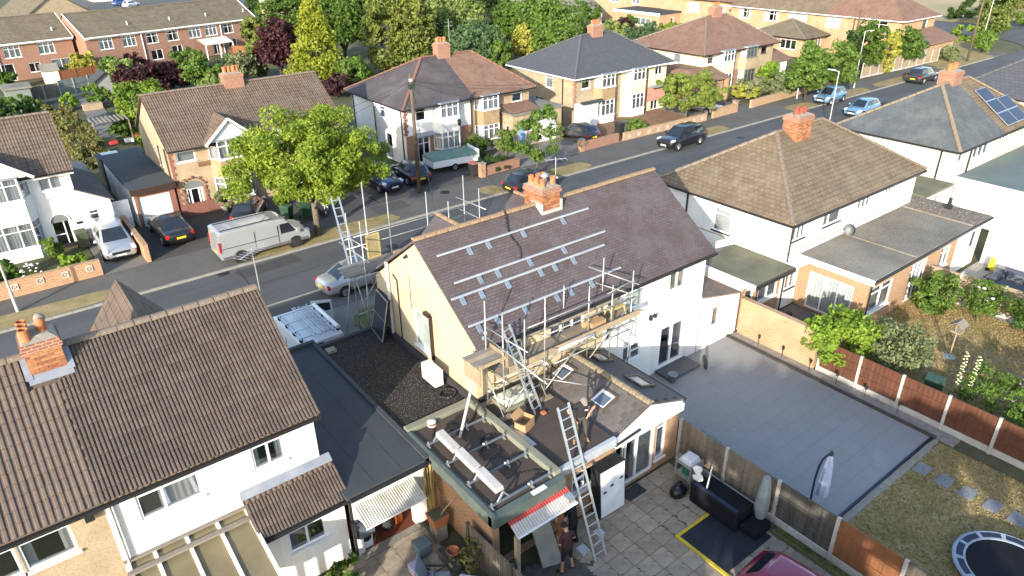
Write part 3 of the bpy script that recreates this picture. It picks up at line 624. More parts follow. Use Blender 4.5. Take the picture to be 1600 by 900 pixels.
# ---------------------------------------------------------------- near house with ribbed brown roof (two halves)
NW = dict(c=3, t=.28, k='net'); 
def tile_mesh(w, l, m, rolls=2, h=.035):
    """one interlocking roof tile: x across, y up the slope, rolls raised"""
    prof = []
    for r in range(rolls):
        a = w*r/rolls; q = w/rolls
        prof += [(a+.004, 0), (a+q*.28, 0), (a+q*.42, h), (a+q*.80, h*1.1), (a+q*.985, .004)]
    vs = []; n = len(prof)
    for y, dz in ((0, .036), (l, .0)):
        vs += [(x, y, z+dz) for x, z in prof]
    vs += [(x, 0, z+.018) for x, z in prof]
    fs = [(i, i+1, n+i+1, n+i) for i in range(n-1)]+[(2*n+i, 2*n+i+1, i+1, i) for i in range(n-1)]
    return MB().add(vs, fs).mesh('roof_tile', m)
def lay_tiles(par, x0, ncol, w, y0, z0, y1, z1, gauge, m, rolls=2, h=.035, skip=None):
    """tiles as pieces of their own on a slope that rises from (y0,z0) to (y1,z1)"""
    sl = math.hypot(y1-y0, z1-z0); ang = math.atan2(z1-z0, y1-y0); me = tile_mesh(w, gauge+.03, m, rolls, h); nr = int(sl/gauge); k = 0
    off = -par.location if par.type == 'EMPTY' else V(0,0,0)
    for r in range(nr):
        s = r*gauge; y, z = y0+math.cos(ang)*s, z0+math.sin(ang)*s
        for c in range(ncol):
            x = x0+c*w
            if skip and skip(x+w/2, y+gauge/2): continue
            o = bpy.data.objects.new('roof_tile', me); COL.objects.link(o); o.parent = par
            o.location = V(x, y, z+random.uniform(-.004, .006))+off; o.rotation_euler = (ang+random.uniform(-.008, .008), 0, random.uniform(-.006, .006)); k += 1
    return k
def half_A(xa, xb, label, wm, wins, tm, x_t0, ncol, tw, rolls, hgt, gauge, west):
    t = thing('house', (xa, 16.02, 0), label, 'house'); xe = xb if west else xb+.13
    walls(t, wm, WS(16.02), xa, xb, 0, 5.0, wins)
    walls(t, wm, WN(22.7), xa, xb, 0, 5.0, [])
    T = (WE(xb) if not west else WW(xa)); walls(t, wm, T, 16.04, 22.68, 0, 5.0, [], apex=(19.35, 7.36))
    r = MB().slab([(xa,15.75,5.02),(xe,15.75,5.02),(xe,19.33,7.44),(xa,19.33,7.44)], .10).slab([(xa,19.33,7.44),(xe,19.33,7.44),(xe,22.95,5.02),(xa,22.95,5.02)], .10).build('roof', R_BROWN if not west else TILE_B, t)
    chx0, chx1 = -.70, .20
    lay_tiles(r, x_t0, ncol, tw, 15.70, 5.04, 19.33, 7.485, gauge, tm, rolls, hgt, skip=lambda x, y: (chx0 < x < chx1 and y > 18.6))
    ridge_tiles(r, (xa,19.33,7.50), (xe,19.33,7.50), RIDGEB, .42, .15)
    gutter(t, (xa,15.70,4.93), (xe,15.70,4.93))
    return t, r
hA, rA = half_A(-.2, 5.12, 'white rendered house under the ribbed brown tile roof beside the flat felt roof', WRENDER,
    [(.48,1.97,3.80,4.84,dict(c=[.40], t=.30, tc=[0,1], k='half')), (3.33,4.21,3.80,4.86,dict(c=2, t=.30, k='drape'))], TILE_A, -.2, 18, .303, 3, .028, .285, False)
hA2, rA2 = half_A(-7.2, -.2, 'pebbledashed half of the house at the photo edge with smoother lighter tiles', BEIGE,
    [(-2.0,-.94,3.78,4.88,dict(c=1, t=.28, k='drape')), (-3.6,-2.06,3.78,4.88,dict(c=2, t=.28))], TILE_B, -5.3, 17, .30, 2, .024, .305, True)
chimney(hA, -.25, 19.2, .80, .84, 6.6, 8.0, [(-.24,-.22),(-.24,.03),(-.24,.28),(.14,.0,'cap'),(.16,.30,'cap')], bricks=True, pr=.11, ph=.32)
MB().bar((-.74,18.66,7.10), (.24,18.66,7.10), .26, .03, up=(0,-.56,.83)).bar((-.71,18.66,7.12), (-.71,19.3,7.54), .16, .03).bar((.21,18.66,7.12), (.21,19.3,7.54), .16, .03).build('lead_flashing', LEAD, hA)
pipe(hA, [(-.08,15.93,4.9),(-.08,15.93,.1)], .045, CONCP)
MB().box(-.62,-.42,15.85,16.0,4.55,4.75).build('hopper', BLACKP, hA2)
# front bay gable roof that shows above the ridge
MB().slab([(1.0,24.0,5.3),(2.2,24.0,6.9),(2.2,20.1,6.9),(1.0,21.5,5.6)], .08).slab([(2.2,24.0,6.9),(3.4,24.0,5.3),(3.4,21.5,5.6),(2.2,20.1,6.9)], .08).build('front_gable_roof', R_BROWN, hA)
MB().prism([(1.15,22.7),(3.25,22.7),(3.25,23.7),(1.15,23.7)], 0, 5.3).add([(1.15,23.7,5.3),(3.25,23.7,5.3),(2.2,23.7,6.75)], [(2,1,0)]).build('front_bay', WRENDER, hA)
# lean-to with its own tiles
walls(hA, WRENDER, WS(15.12), 2.92, 5.28, 0, 2.55, [(3.57,4.66,1.30,2.26,dict(c=2, t=.26))])
walls(hA, WRENDER, WW(2.92), 15.14, 16.0, 0, 2.5, [], apex=(15.9, 3.2))
rl = MB().slab([(2.80,14.86,2.52),(5.40,14.86,2.52),(5.40,16.02,3.30),(2.80,16.02,3.30)], .08).build('lean_to_roof', R_BROWN, hA)
lay_tiles(rl, 2.79, 9, .29, 14.84, 2.535, 15.86, 3.22, .255, TILE_A, 3, .028)
MB().bar((2.80,15.92,3.29), (5.40,15.92,3.29), .28, .03, up=(0,-.56,.83)).build('lead_flashing', LEAD, hA)
gutter(hA, (2.8,14.80,2.47), (5.45,14.80,2.47)); pipe(hA, [(5.42,14.82,2.45),(5.42,15.02,2.2),(5.42,15.02,.05)])
# lean-to glazed roof with white rafters
cr = thing('glazed_lean_to', (-.1,15.9,0), 'brown polycarbonate lean-to roof with white rafters below the white house', 'lean-to')
def cz(y): return 2.78-(16.0-y)*.16
PLYC = mat('bronze polycarbonate', (.20,.165,.095), (.155,.13,.08), s=1.2, rough=.3, fine=.05)
xs = [-.12,.50,1.28,2.06,2.84]
for a, b in zip(xs[:-1], xs[1:]):
    MB().hexa([(a+.04,12.6,cz(12.6)-.03),(b-.04,12.6,cz(12.6)-.03),(b-.04,15.98,cz(15.98)-.03),(a+.04,15.98,cz(15.98)-.03),(a+.04,12.6,cz(12.6)),(b-.04,12.6,cz(12.6)),(b-.04,15.98,cz(15.98)),(a+.04,15.98,cz(15.98))]).build('roof_panel', PLYC, cr)
for x in xs: MB().bar((x,12.6,cz(12.6)+.01), (x,15.98,cz(15.98)+.01), .09, .10).build('rafter', WHITE, cr)
MB().bar((-.2,15.55,cz(15.55)+.09), (2.9,15.55,cz(15.55)+.09), .13, .07).build('beam', PLANKG, cr)
MB().bar((-.2,15.96,cz(15.96)+.07), (2.9,15.96,cz(15.96)+.07), .10, .05).build('wall_plate', PLANKG, cr)
for x in xs: MB().box(x-.05, x+.05, 12.6, 12.7, 0, cz(12.65)-.04).build('post', WHITE, cr)
# ---------------------------------------------------------------- felt roofed garage between the houses
gb = thing('flat_roofed_outbuilding', (5.4,15.0,0), 'white outbuilding with dark felt flat roof, high windows and an open front', 'outbuilding')
MB().box(5.22, 7.92, 14.66, 23.0, 2.60, 2.72).build('roof', FELT, gb)
for x in (6.1, 7.0): MB().box(x-.03, x+.03, 14.70, 22.98, 2.72, 2.727).build('felt_lap', FELT, gb)
MB().box(5.22, 7.92, 22.9, 23.06, 2.58, 2.84).build('kerb', FELT, gb); MB().box(7.78, 7.93, 14.66, 22.9, 2.62, 2.80).build('kerb', FELT, gb)
walls(gb, WRENDER, WS(15.0), 5.44, 7.92, 0, 2.6, [(5.52,7.86,2.14,2.56,dict(c=4, s=False)), (5.66,7.44,.02,1.84,None)])
walls(gb, WRENDER, WE(7.92), 15.02, 23, 0, 2.6, []); walls(gb, WRENDER, WN(23), 5.2, 7.92, 0, 2.6, [(5.5,7.6,.05,2.1,None)])
MB().box(5.46, 7.68, 15.05, 17.6, -.04, .03).build('floor', mat('red tile floor', (.16,.045,.025), (.12,.035,.02), s=3, rough=.6), gb)
MB().box(5.46, 7.68, 17.6, 17.7, 0, 2.6).build('back_wall', INTER, gb)
MB().box(5.5, 7.5, 14.72, 15.0, -.04, .06).build('doorstep', CEMENT, gb)
gutter(gb, (5.3,14.60,2.60), (7.95,14.60,2.60)); pipe(gb, [(7.86,14.62,2.55),(7.86,14.9,2.3),(7.86,14.9,.1)], .035)
aw = thing('awning', (5.5,14.98,1.9), 'grey white corrugated awning sheet over the outbuilding opening', 'awning')
def corrugated(x0, x1, ya, za, yb, zb, n, amp=.018):
    vs = []; 
    for i in range(n*2+1):
        x = x0+(x1-x0)*i/(n*2); d = amp if i % 2 else 0
        vs += [(x, ya, za+d), (x, yb, zb+d), (x, ya, za+d-.006), (x, yb, zb+d-.006)]
    fs = []
    for i in range(n*2): a, b = i*4, i*4+4; fs += [(a, b, b+1, a+1), (a+3, b+3, b+2, a+2), (a, a+2, b+2, b), (a+1, b+1, b+3, a+3)]
    return MB().add(vs, fs)
corrugated(5.50, 7.50, 14.22, 1.72, 14.98, 1.98, 26).build('sheet', mat('stained corrugated plastic', (.60,.58,.52), (.40,.38,.33), s=3, rough=.5, fine=.2), aw)
MB().bar((5.5,14.24,1.69), (7.5,14.24,1.69), .04, .05).build('front_rail', WHITE, aw)
for x in (5.58, 7.42): MB().bar((x,14.3,1.71), (x,14.97,1.5), .03, .03).build('bracket', WHITE, aw)

# ---------------------------------------------------------------- main house being fitted with solar rails
hm = thing('house', (10.65,16.02,0), 'cream gabled house with purple brown roof, solar rails and scaffolding', 'house')
walls(hm, CREAMR, WS(16.02), 10.65, 16.4, 0, 4.9, [(11.3,12.6,3.75,4.75,dict(c=2,t=.28,k='net')), (13.8,15.4,3.75,4.75,dict(c=3,t=.28,k='net'))])
walls(hm, WRENDER, WS(16.02), 16.4, 22.18, 0, 4.9, [(17.55,18.58,3.70,4.70,dict(c=1,t=.25,g=FROST)), (20.02,20.95,3.70,4.66,dict(c=2,k='net')), (17.56,18.58,1.30,2.05,dict(c=[.45],t=.45,tc=[1])), (19.70,21.25,.16,2.16,dict(c=2,door=1,fw=.12))])
walls(hm, CREAMR, WW(10.65), 16.04, 22.66, 0, 4.9, [(18.80,19.92,3.14,4.66,dict(c=1,g=FROST))], apex=(19.35,7.34))
walls(hm, WRENDER, WE(22.18), 16.04, 22.66, 0, 4.9, [], apex=(19.35,7.34)); walls(hm, BEIGE, WN(22.7), 10.65, 22.18, 0, 4.9, [])
rm = gable_roof(hm, 10.55, 22.36, 15.72, 22.98, 4.94, 19.33, 7.50, R_MAIN, ridge=RIDGEO, step=.46)
ch = chimney(hm, 16.32, 19.50, .86, 1.06, 6.7, 8.12, [(-.26,-.32),(-.28,.0),(-.26,.34),(.02,-.1,'cowl'),(.26,.30),(.26,-.30),(.04,.28)], bricks=True, pr=.105, ph=.30)
MB().box(15.82, 16.82, 18.88, 18.97, 7.1, 7.30).box(15.80,15.88,18.9,19.5,7.2,7.60).box(16.76,16.84,18.9,19.5,7.2,7.60).build('cement_fillet', mat('pale cement fillet', (.50,.48,.44), (.38,.36,.33), s=5, fine=.15), hm)
for xa, xb in ((13.2,15.8), (17.4,20.0)):      # street-side bay gables that rise above the ridge line
    xm = (xa+xb)/2; za = 5.95
    MB().slab([(xa,24.3,4.75),(xm,24.3,za),(xm,21.3,za),(xa,22.8,4.85)][::-1], .08).slab([(xm,24.3,za),(xb,24.3,4.75),(xb,22.8,4.85),(xm,21.3,za)][::-1], .08).build('front_gable_roof', R_MAIN, hm)
    ridge_tiles(hm, (xm,21.35,za+.02), (xm,24.3,za+.02), RIDGEO, .46, .12)
    MB().prism([(xa+.15,22.7),(xb-.15,22.7),(xb-.15,24.1),(xa+.15,24.1)], 0, 4.75).add([(xa+.15,24.1,4.75),(xb-.15,24.1,4.75),(xm,24.1,za-.15)], [(2,1,0)]).build('front_bay', CREAMR, hm)
# gable wall fittings
pipe(hm, [(10.57,21.55,2.85),(10.57,21.52,5.9)], .07, mat('grey upvc pipe', (.55,.57,.60), rough=.4), 'flue_pipe')
pipe(hm, [(10.60,20.9,2.85),(10.60,20.9,5.35),(10.60,21.2,5.5)], .022, BLACKP, 'cable'); pipe(hm, [(10.59,20.02,4.6),(10.59,19.99,5.85)], .045, mat('beige pipe', (.50,.44,.33), rough=.5), 'vent_pipe')
MB().box(10.56,10.64,18.60,18.72,3.05,4.85).box(10.50,10.64,18.66,19.0,4.80,4.92).build('pipe_trunking', DARKB, hm)
MB().lathe([(.09,0),(.03,.06),(0,.08)], (10.62,20.02,6.64), 8).box(10.5,10.64,19.98,20.06,6.58,6.64).build('gable_vent', BLACKP, hm)
pipe(hm, [(16.6,15.95,4.85),(16.6,15.95,2.9)], .05); 
MB().tube((18.92,15.96,3.05),(18.92,15.85,3.05),.05).lathe([(.07,0),(.09,.10),(.04,.12)],(18.80,15.80,2.98),8).lathe([(.07,0),(.09,.10),(.04,.12)],(19.05,15.80,3.02),8).build('floodlight', BLACKP, hm)
MB().box(19.6,21.45,15.15,16.0,.0,.15).build('doorstep', mat('dark porcelain step', (.105,.11,.115), rough=.6), hm)
for k in (-1, 1): MB().bar((20.475+k*.10,15.93,1.15), (20.475+k*.10+k*.16,15.90,1.15), .03, .03).build('door_handle', ALU, hm)
# lean-to at the right end
walls(hm, WRENDER, WS(16.0), 22.2, 24.85, 0, 2.02, [(23.08,23.54,.98,1.90,dict(c=1,s=False,fw=.03))]); 
MB().hexa([(22.19,15.99,2.0),(24.86,15.99,1.98),(24.86,18.6,1.98),(22.19,18.6,2.0),(22.19,15.99,2.72),(24.86,15.99,2.10),(24.86,18.6,2.10),(22.19,18.6,2.72)]).build('lean_to_wall', WRENDER, hm)
MB().slab([(22.2,15.93,2.76),(24.95,15.93,2.12),(24.95,18.7,2.12),(22.2,18.7,2.76)], .06).build('lean_to_roof', coursed('pink brown clay slabs', (.27,.19,.14), (.21,.15,.115), (.12,.09,.07), .35, .35, .012, bump=.4, dist=.015), hm)
pipe(hm, [(24.92,15.95,2.05),(24.92,15.95,.05)], .04, mat('brown pipe', (.10,.05,.03), rough=.5))
# rear extensions: brick-walled flat roof and small pitched roof
EXY = 12.05
walls(hm, BRICKO, WS(EXY), 8.30, 13.12, 0, 2.42, [(8.55,10.3,.02,1.95,None), (11.34,12.36,1.10,1.90,dict(c=[.5],t=.4,tc=[0]))])
walls(hm, BRICKO, WW(8.30), EXY+.02, 16.0, 0, 2.42, [])
walls(hm, BRICKO, WS(EXY+.03), 13.14, 16.28, 0, 2.36, [(13.22,13.62,.12,2.1,dict(c=1,t=.5,panel=.35)), (13.66,15.10,.10,2.12,dict(c=[.42],door=1,fw=.10,k='half')), (15.18,15.66,.42,2.12,dict(c=1,t=.22,k='net'))])
walls(hm, BRICKO, WE(16.28), EXY+.05, 16.0, 0, 2.36, []); walls(hm, BRICKO, WW(13.14), EXY+.05, 16.0, 2.3, 2.5, [])
MB().box(13.1,16.3,11.92,12.06,2.12,2.40).build('fascia', WHITE, hm); MB().box(8.4,13.1,11.9,12.03,2.42,2.55).build('fascia', WHITE, hm)
MB().add([(13.02,12.02,2.52),(16.32,12.02,2.52),(14.67,12.02,3.08)], [(0,1,2)]).add([(13.02,12.14,2.52),(16.32,12.14,2.52),(14.67,12.14,3.08)], [(2,1,0)]).box(13.02,16.32,12.02,12.14,2.38,2.52).build('gable_board', WHITE, hm)
rx = MB().slab([(14.67,12.0,3.10),(13.0,12.0,2.50),(13.0,16.0,2.50),(14.67,16.0,3.10)][::-1], .06).slab([(14.67,12.0,3.10),(16.36,12.0,2.50),(16.36,16.0,2.50),(14.67,16.0,3.10)], .06).build('extension_roof', TILE_X, hm)
def lay_flat(par, side, m, skip):
    g, w = .255, .305; sl = math.hypot(.6, 1.67); cx, cz_ = 1.67/sl, .6/sl; q = []
    for d in (.006, .024):
        for (k, y) in ((0,.004),(0,w-.004),(g+.02,w-.004),(g+.02,.004)):
            h = d+(.012 if k == 0 else 0); q.append((-side*cx*k+side*cz_*h*0, y, cz_*k+h))
    me = MB().hexa(q if side > 0 else q).mesh('roof_tile', m)
    for r in range(7):
        for c in range(14):
            s_ = r*g; y = 12.0+c*w-(w/2 if r % 2 else 0)
            if y > 15.75 or y < 11.95: continue
            x = (13.0 if side < 0 else 16.36)-side*cx*s_
            if skip(x-side*.12, y+w/2): continue
            o = bpy.data.objects.new('roof_tile', me); COL.objects.link(o); o.parent = par; o.location = (x, y, 2.503+cz_*s_+random.uniform(-.002,.003))
SKY = [(13.86,13.0,13.75),(13.86,15.02,15.72),(15.62,12.95,13.8),(15.62,14.95,15.7)]
lay_flat(rx, -1, TILE_X, lambda x, y: any(abs(x-sx) < .30 and a < y < b for sx, a, b in SKY[:2]))
lay_flat(rx, 1, mat('dark blue slate tile', (.068,.073,.082), (.055,.06,.068), s=2, rough=.6, rnd=.15), lambda x, y: any(abs(x-sx) < .30 and a < y < b for sx, a, b in SKY[2:]))
ridge_tiles(rx, (14.67,12.0,3.13), (14.67,16.0,3.13), mat('mossy ridge tile', (.30,.25,.155), (.22,.175,.11), s=5, rough=.95, fine=.2, speck=(.50,.46,.36), sps=16, spl=.6), .30, .13)
for i, (sx, a, b) in enumerate(SKY):      # roof windows
    side = -1 if sx < 14.67 else 1; ang = math.atan2(.6, 1.67)
    def P_(u, y, d): x = sx+u; return (x, y, 2.5+(.6/1.67)*((x-13.0) if side < 0 else (16.36-x))+d)
    fr = MB(); o1 = MB()
    for (u0, u1, y0, y1) in ((-.36,.36,a,a+.08), (-.36,.36,b-.08,b), (-.36,-.28,a+.08,b-.08), (.28,.36,a+.08,b-.08)):
        fr.hexa([P_(u0,y0,0),P_(u1,y0,0),P_(u1,y1,0),P_(u0,y1,0),P_(u0,y0,.10),P_(u1,y0,.10),P_(u1,y1,.10),P_(u0,y1,.10)])
    f = fr.build('roof_window', mat('brown window flashing', (.11,.085,.065), rough=.5), hm)
    if side < 0:
        w2 = MB()
        for (u0, u1, y0, y1) in ((-.28,.28,a+.08,a+.13), (-.28,.28,b-.16,b-.08), (-.28,-.23,a+.13,b-.16), (.20,.28,a+.13,b-.16)):
            w2.hexa([P_(u0,y0,.03),P_(u1,y0,.03),P_(u1,y1,.03),P_(u0,y1,.03),P_(u0,y0,.085),P_(u1,y0,.085),P_(u1,y1,.085),P_(u0,y1,.085)])
        w2.build('sash', WHITE, f)
    MB().hexa([P_(-.28,a+.08,.05),P_(.28,a+.08,.05),P_(.28,b-.08,.05),P_(-.28,b-.08,.05),P_(-.28,a+.08,.06),P_(.28,a+.08,.06),P_(.28,b-.08,.06),P_(-.28,b-.08,.06)]).build('pane', mat('skylight glass', (.10,.13,.17), rough=.04, fine=.02, spec=.9) if side < 0 else mat('pale skylight glass', (.30,.31,.29), rough=.15, fine=.03, spec=.8), f)
gutter(hm, (12.96,12.0,2.50), (12.96,16.0,2.50)); gutter(hm, (16.42,12.0,2.46), (16.42,16.0,2.46)); pipe(hm, [(12.98,11.98,2.44),(13.0,11.9,2.30),(14.1,11.88,2.42)], .05)
# flat roofs
MB().box(8.02, 10.30, 11.58, 16.0, 2.42, 2.70).build('flat_roof', FELTB, hm)
MB().box(10.60, 12.90, 11.90, 16.0, 2.42, 2.695).build('flat_roof', FELTB, hm)
MB().box(10.30, 10.60, 11.7, 16.02, 2.42, 2.86).build('roof_kerb', TRIMK, hm, bevel=.04); MB().box(7.98, 10.58, 16.02, 16.32, 2.42, 2.84).build('roof_kerb', TRIMK, hm, bevel=.04)
MB().box(7.92, 8.06, 11.5, 16.0, 2.40, 2.80).box(8.06, 8.16, 11.66, 16.0, 2.6, 2.745).build('edge_trim', TRIMG, hm); MB().box(7.92, 10.5, 11.42, 11.66, 2.40, 2.76).build('edge_trim', TRIMG, hm)
MB().box(9.35,9.85,11.46,11.62,2.762,2.775).build('trim_repair', WHITE, hm)
MB().box(10.60, 12.92, 11.78, 11.92, 2.44, 2.74).build('edge_trim', mat('pale grey gutter', (.46,.49,.52), rough=.4), hm)
MB().box(10.60, 12.9, 13.7, 13.73, 2.695, 2.701).build('felt_lap', FELTB, hm); MB().box(8.1, 10.3, 13.7, 13.73, 2.70, 2.706).build('felt_lap', FELTB, hm)
MB().box(10.46,10.64,16.02,22.7,2.45,2.86).build('lead_flashing', mat('black flashing', (.05,.05,.055), rough=.6), hm)
MB().box(10.70,12.9,15.9,16.01,2.45,2.86).build('lead_flashing', mat('black flashing', (.05,.05,.055)), hm)
# gravelled garage roof
gr = thing('flat_roofed_garage', (8.0,16.3,0), 'low garage with gravel covered flat roof against the cream gable', 'garage')
MB().box(7.95, 10.46, 16.32, 22.6, 2.45, 2.70).build('roof', GRAVEL, gr); walls(gr, BRICKO, WN(22.6), 7.95, 10.6, 0, 2.45, [(8.2,10.3,.05,2.1,None)])
MB().box(7.92, 10.5, 22.5, 22.66, 2.42, 2.78).build('kerb', FELT, gr)
gs = MB()
for _ in range(2600):
    x, y, r = random.uniform(8.0,10.4), random.uniform(16.4,22.45), random.uniform(.010,.026); z = 2.70
    gs.add([(x-r,y-r*.6,z),(x+r,y-r*.7,z),(x+r*.2,y+r,z),(x,y,z+r*1.1)], [(0,1,3),(1,2,3),(2,0,3)])
gs.build('gravel', mat('loose pebbles', (.10,.088,.072), (.06,.053,.045), s=8, rough=.95), gr, kind='stuff')
MB().box(8.0,8.35,21.9,22.2,2.70,2.80).build('paver', CEMENT, gr)

# ---------------------------------------------------------------- right-hand near house (tan hipped roof)
hd = thing('house', (28.15,15.98,0), 'white house with tan hipped roof and brick flat roofed extension', 'house')
walls(hd, WRENDER, WS(15.98), 28.15, 40.0, 0, 4.6, [(28.42,29.45,3.55,4.52,dict(c=3,k='net',s='d')), (30.95,32.5,3.60,4.52,dict(c=[.32],k='net',s='d')), (34.05,35.3,3.68,4.52,dict(c=3,k='net')), (36.75,37.8,3.78,4.52,dict(c=3,k='net')), (28.5,29.3,1.0,2.05,dict(c=2,t=.3,k='net',s='d'))])
walls(hd, WRENDER, WW(28.15), 16.0, 23.6, 0, 4.6, [(19.16,20.2,2.92,4.15,dict(c=1,t=.25,k='blind',s='d'))]); walls(hd, WRENDER, WN(23.6), 28.15, 40.0, 0, 4.6, []); walls(hd, WRENDER, WE(40.0), 16, 23.6, 0, 4.6, [])
hip_roof(hd, 27.85, 40.3, 15.7, 24.0, 4.62, 7.25, R_TAN, RIDGEB, rx=(32.1,36.2), yr=19.9, step=.5)
chimney(hd, 33.3, 19.55, 1.3, .85, 6.6, 8.0, [(-.38,-.05),(-.05,-.1),(.1,.15),(.38,.0)], bricks=True, pm=mat('dark red pot', (.30,.08,.045), rough=.7), pr=.14, ph=.30)
pipe(hd, [(28.10,21.9,4.5),(28.10,21.9,2.8)], .05); pipe(hd, [(28.22,15.90,4.5),(28.22,15.90,.05)], .04)
qb = MB()
for k in range(14): qb.box(28.10-.012, 28.15+.001, 23.62-(.22 if k % 2 else .12), 23.63, 1.4+k*.22, 1.4+k*.22+.2)
qb.build('quoins', BRICK, hd)
MB().box(28.11,28.149,16.0,23.6,2.72,2.75).build('drip_band', CEMENT, hd); MB().box(28.15,40.0,15.94,15.979,2.95,2.98).build('drip_band', CEMENT, hd)
DXW, DYS = 29.45, 12.5
walls(hd, BRICKO, WW(DXW), DYS+.02, 15.9, 0, 2.55, [(13.15,15.35,.10,1.98,dict(c=3,door=1,k='net',fw=.07))])
walls(hd, BRICKO, WS(DYS), DXW, 38.2, 0, 2.55, [(29.75,31.7,.72,2.05,dict(c=2,t=.25,k='net')), (33.4,35.0,.08,2.1,dict(c=4,door=1,t=.2,k='net',fw=.07)), (36.5,37.5,1.0,2.1,dict(c=2,t=.3))])
walls(hd, WRENDER, WS(DYS), 38.2, 41.0, 0, 2.55, [(38.5,39.3,1.1,2.1,dict(c=2,t=.3)), (39.9,40.7,.05,2.1,dict(c=1,t=.5,door=1,panel=.45))])
for a, b, m, zz in ((29.2,33.05,FELTGR,2.72), (33.07,39.0,mat('leaf strewn felt', (.26,.245,.21), (.175,.163,.14), s=.5, rough=.95, fine=.3, speck=(.19,.135,.09), sps=7, spl=.58, bump=.4, bs=30),2.715), (39.02,41.25,mat('leafy stone felt', (.24,.20,.16), (.17,.15,.125), s=.6, rough=.95, fine=.35, speck=(.34,.28,.2), sps=8, spl=.58, bump=.5, bs=30),2.72)):
    MB().box(a, b, 12.28, 15.94 if a < 39 else 19, 2.52, zz).build('flat_roof', m, hd)
for x in (33.06, 39.01): MB().box(x-.04, x+.04, 12.3, 15.9, 2.70, 2.78).build('roof_rib', FELTGR, hd)
MB().box(29.14,29.2,12.2,15.9,2.48,2.75).build('fascia', WHITE, hd); gutter(hd, (29.15,12.22,2.62), (41.3,12.22,2.62)); pipe(hd, [(29.5,12.42,2.5),(29.5,12.42,.05)], .035)
MB().box(28.15,29.19,15.3,15.96,2.5,2.6).build('canopy', WHITE, hd)
dish = MB().lathe([(.02,0),(.16,.02),(.26,.07),(.31,.13)], (0,0,0), 14); do = dish.build('satellite_dish', mat('dish grey', (.22,.22,.22), rough=.6), hd, True, local=True); do.location = V(32.9,15.62,3.05)-hd.location; do.rotation_euler = (math.radians(70), 0, math.radians(-25))
for x, y in ((39.8,16.7),(40.6,14.2)): MB().box(x-.15,x+.15,y-.15,y+.15,2.72,2.95).lathe([(.10,0),(.10,.35),(.02,.4)],(x,y,2.95),8).build('flue', BLACKP, hd)
# low green roofed store between the houses
st = thing('flat_roofed_store', (25.0,15.95,0), 'low white and brick store with mossy green flat roof between two houses', 'store')
MB().box(24.9, 28.0, 15.35, 18.7, 2.46, 2.62).build('roof', FELTG, st); MB().box(24.86,25.0,15.3,18.72,2.40,2.66).build('fascia', WHITE, st); MB().box(25.0,28.0,15.27,15.36,2.40,2.6).build('fascia', BLACKP, st)
walls(st, BRICKO, WS(15.95), 25.1, 28.0, 0, 2.45, [(25.25,25.9,.05,2.05,dict(c=1,door=1,panel=.4,k='blind')), (26.3,27.8,1.05,2.05,dict(c=2,t=.25,k='net'))]); walls(st, WRENDER, WW(25.02), 16, 19.6, 0, 2.45, [])
pipe(st, [(26.1,15.88,2.4),(26.1,15.88,.05)], .035, mat('brown pipe', (.10,.05,.03)))
# ---------------------------------------------------------------- next house to the right, weathered slate, and the one beyond
he = thing('house', (45.2,16.2,0), 'cream house with weathered grey slate hip and solar panels on the brown half', 'house')
walls(he, OFFW, WW(45.3), 16.3, 23.5, 0, 4.6, [(20.3,21.2,3.0,4.2,dict(c=1,k='blind'))]); walls(he, OFFW, WS(16.3), 45.3, 51.0, 0, 4.6, [(45.95,46.6,3.65,4.45,dict(c=1,k='blind')), (48.0,50.2,3.45,4.5,dict(c=3,t=.3,k='net'))])
walls(he, YELLOWR, WS(16.31), 51.0, 57.0, 0, 4.6, [(51.8,53.2,3.5,4.5,dict(c=3,t=.3,k='net')), (54.6,56,3.5,4.5,dict(c=3,t=.3,k='net'))]); walls(he, OFFW, WN(23.5), 45.3, 57, 0, 4.6, [])
hip_roof(he, 45.0, 57.3, 15.95, 23.85, 4.6, 7.3, R_BLUESL, mat('tan hip tile', (.25,.195,.135), (.20,.155,.11), s=2, rough=.9, fine=.15), rx=(49.3,53.0), yr=19.6, m2=R_TAN, split=51.2, step=.5)
chimney(he, 50.8, 19.8, 1.2, 1.0, 6.6, 7.95, [(-.45,0),(-.15,.05),(.15,-.05),(.45,.05)], m=BRICK, pr=.16, ph=.40)
pipe(he, [(45.2,17.0,4.5),(45.2,17.0,2.6)], .05); pipe(he, [(47.4,16.2,4.5),(47.4,16.2,2.8)], .05)
MB().box(46.2,61,11.6,16.28,2.60,2.78).build('flat_roof', FELTBL, he); MB().box(46.12,61,11.52,11.62,2.45,2.8).box(46.1,46.22,11.52,16.28,2.45,2.80).build('fascia', WHITE, he)
walls(he, WRENDER, WW(46.35), 11.72, 16.2, 0, 2.6, []); walls(he, WRENDER, WS(11.7), 46.35, 61, 0, 2.6, [(46.9,47.8,.05,2.1,dict(c=1,t=.4,door=1)), (49,51,.05,2.1,dict(c=3,door=1))]); pipe(he, [(46.6,11.62,2.5),(46.6,11.62,.05)], .04)
MB().box(41.7,45.2,15.9,22,2.5,2.66).build('flat_roof', FELTG, he); walls(he, OFFW, WS(15.98), 41.75, 45.2, 0, 2.5, [])
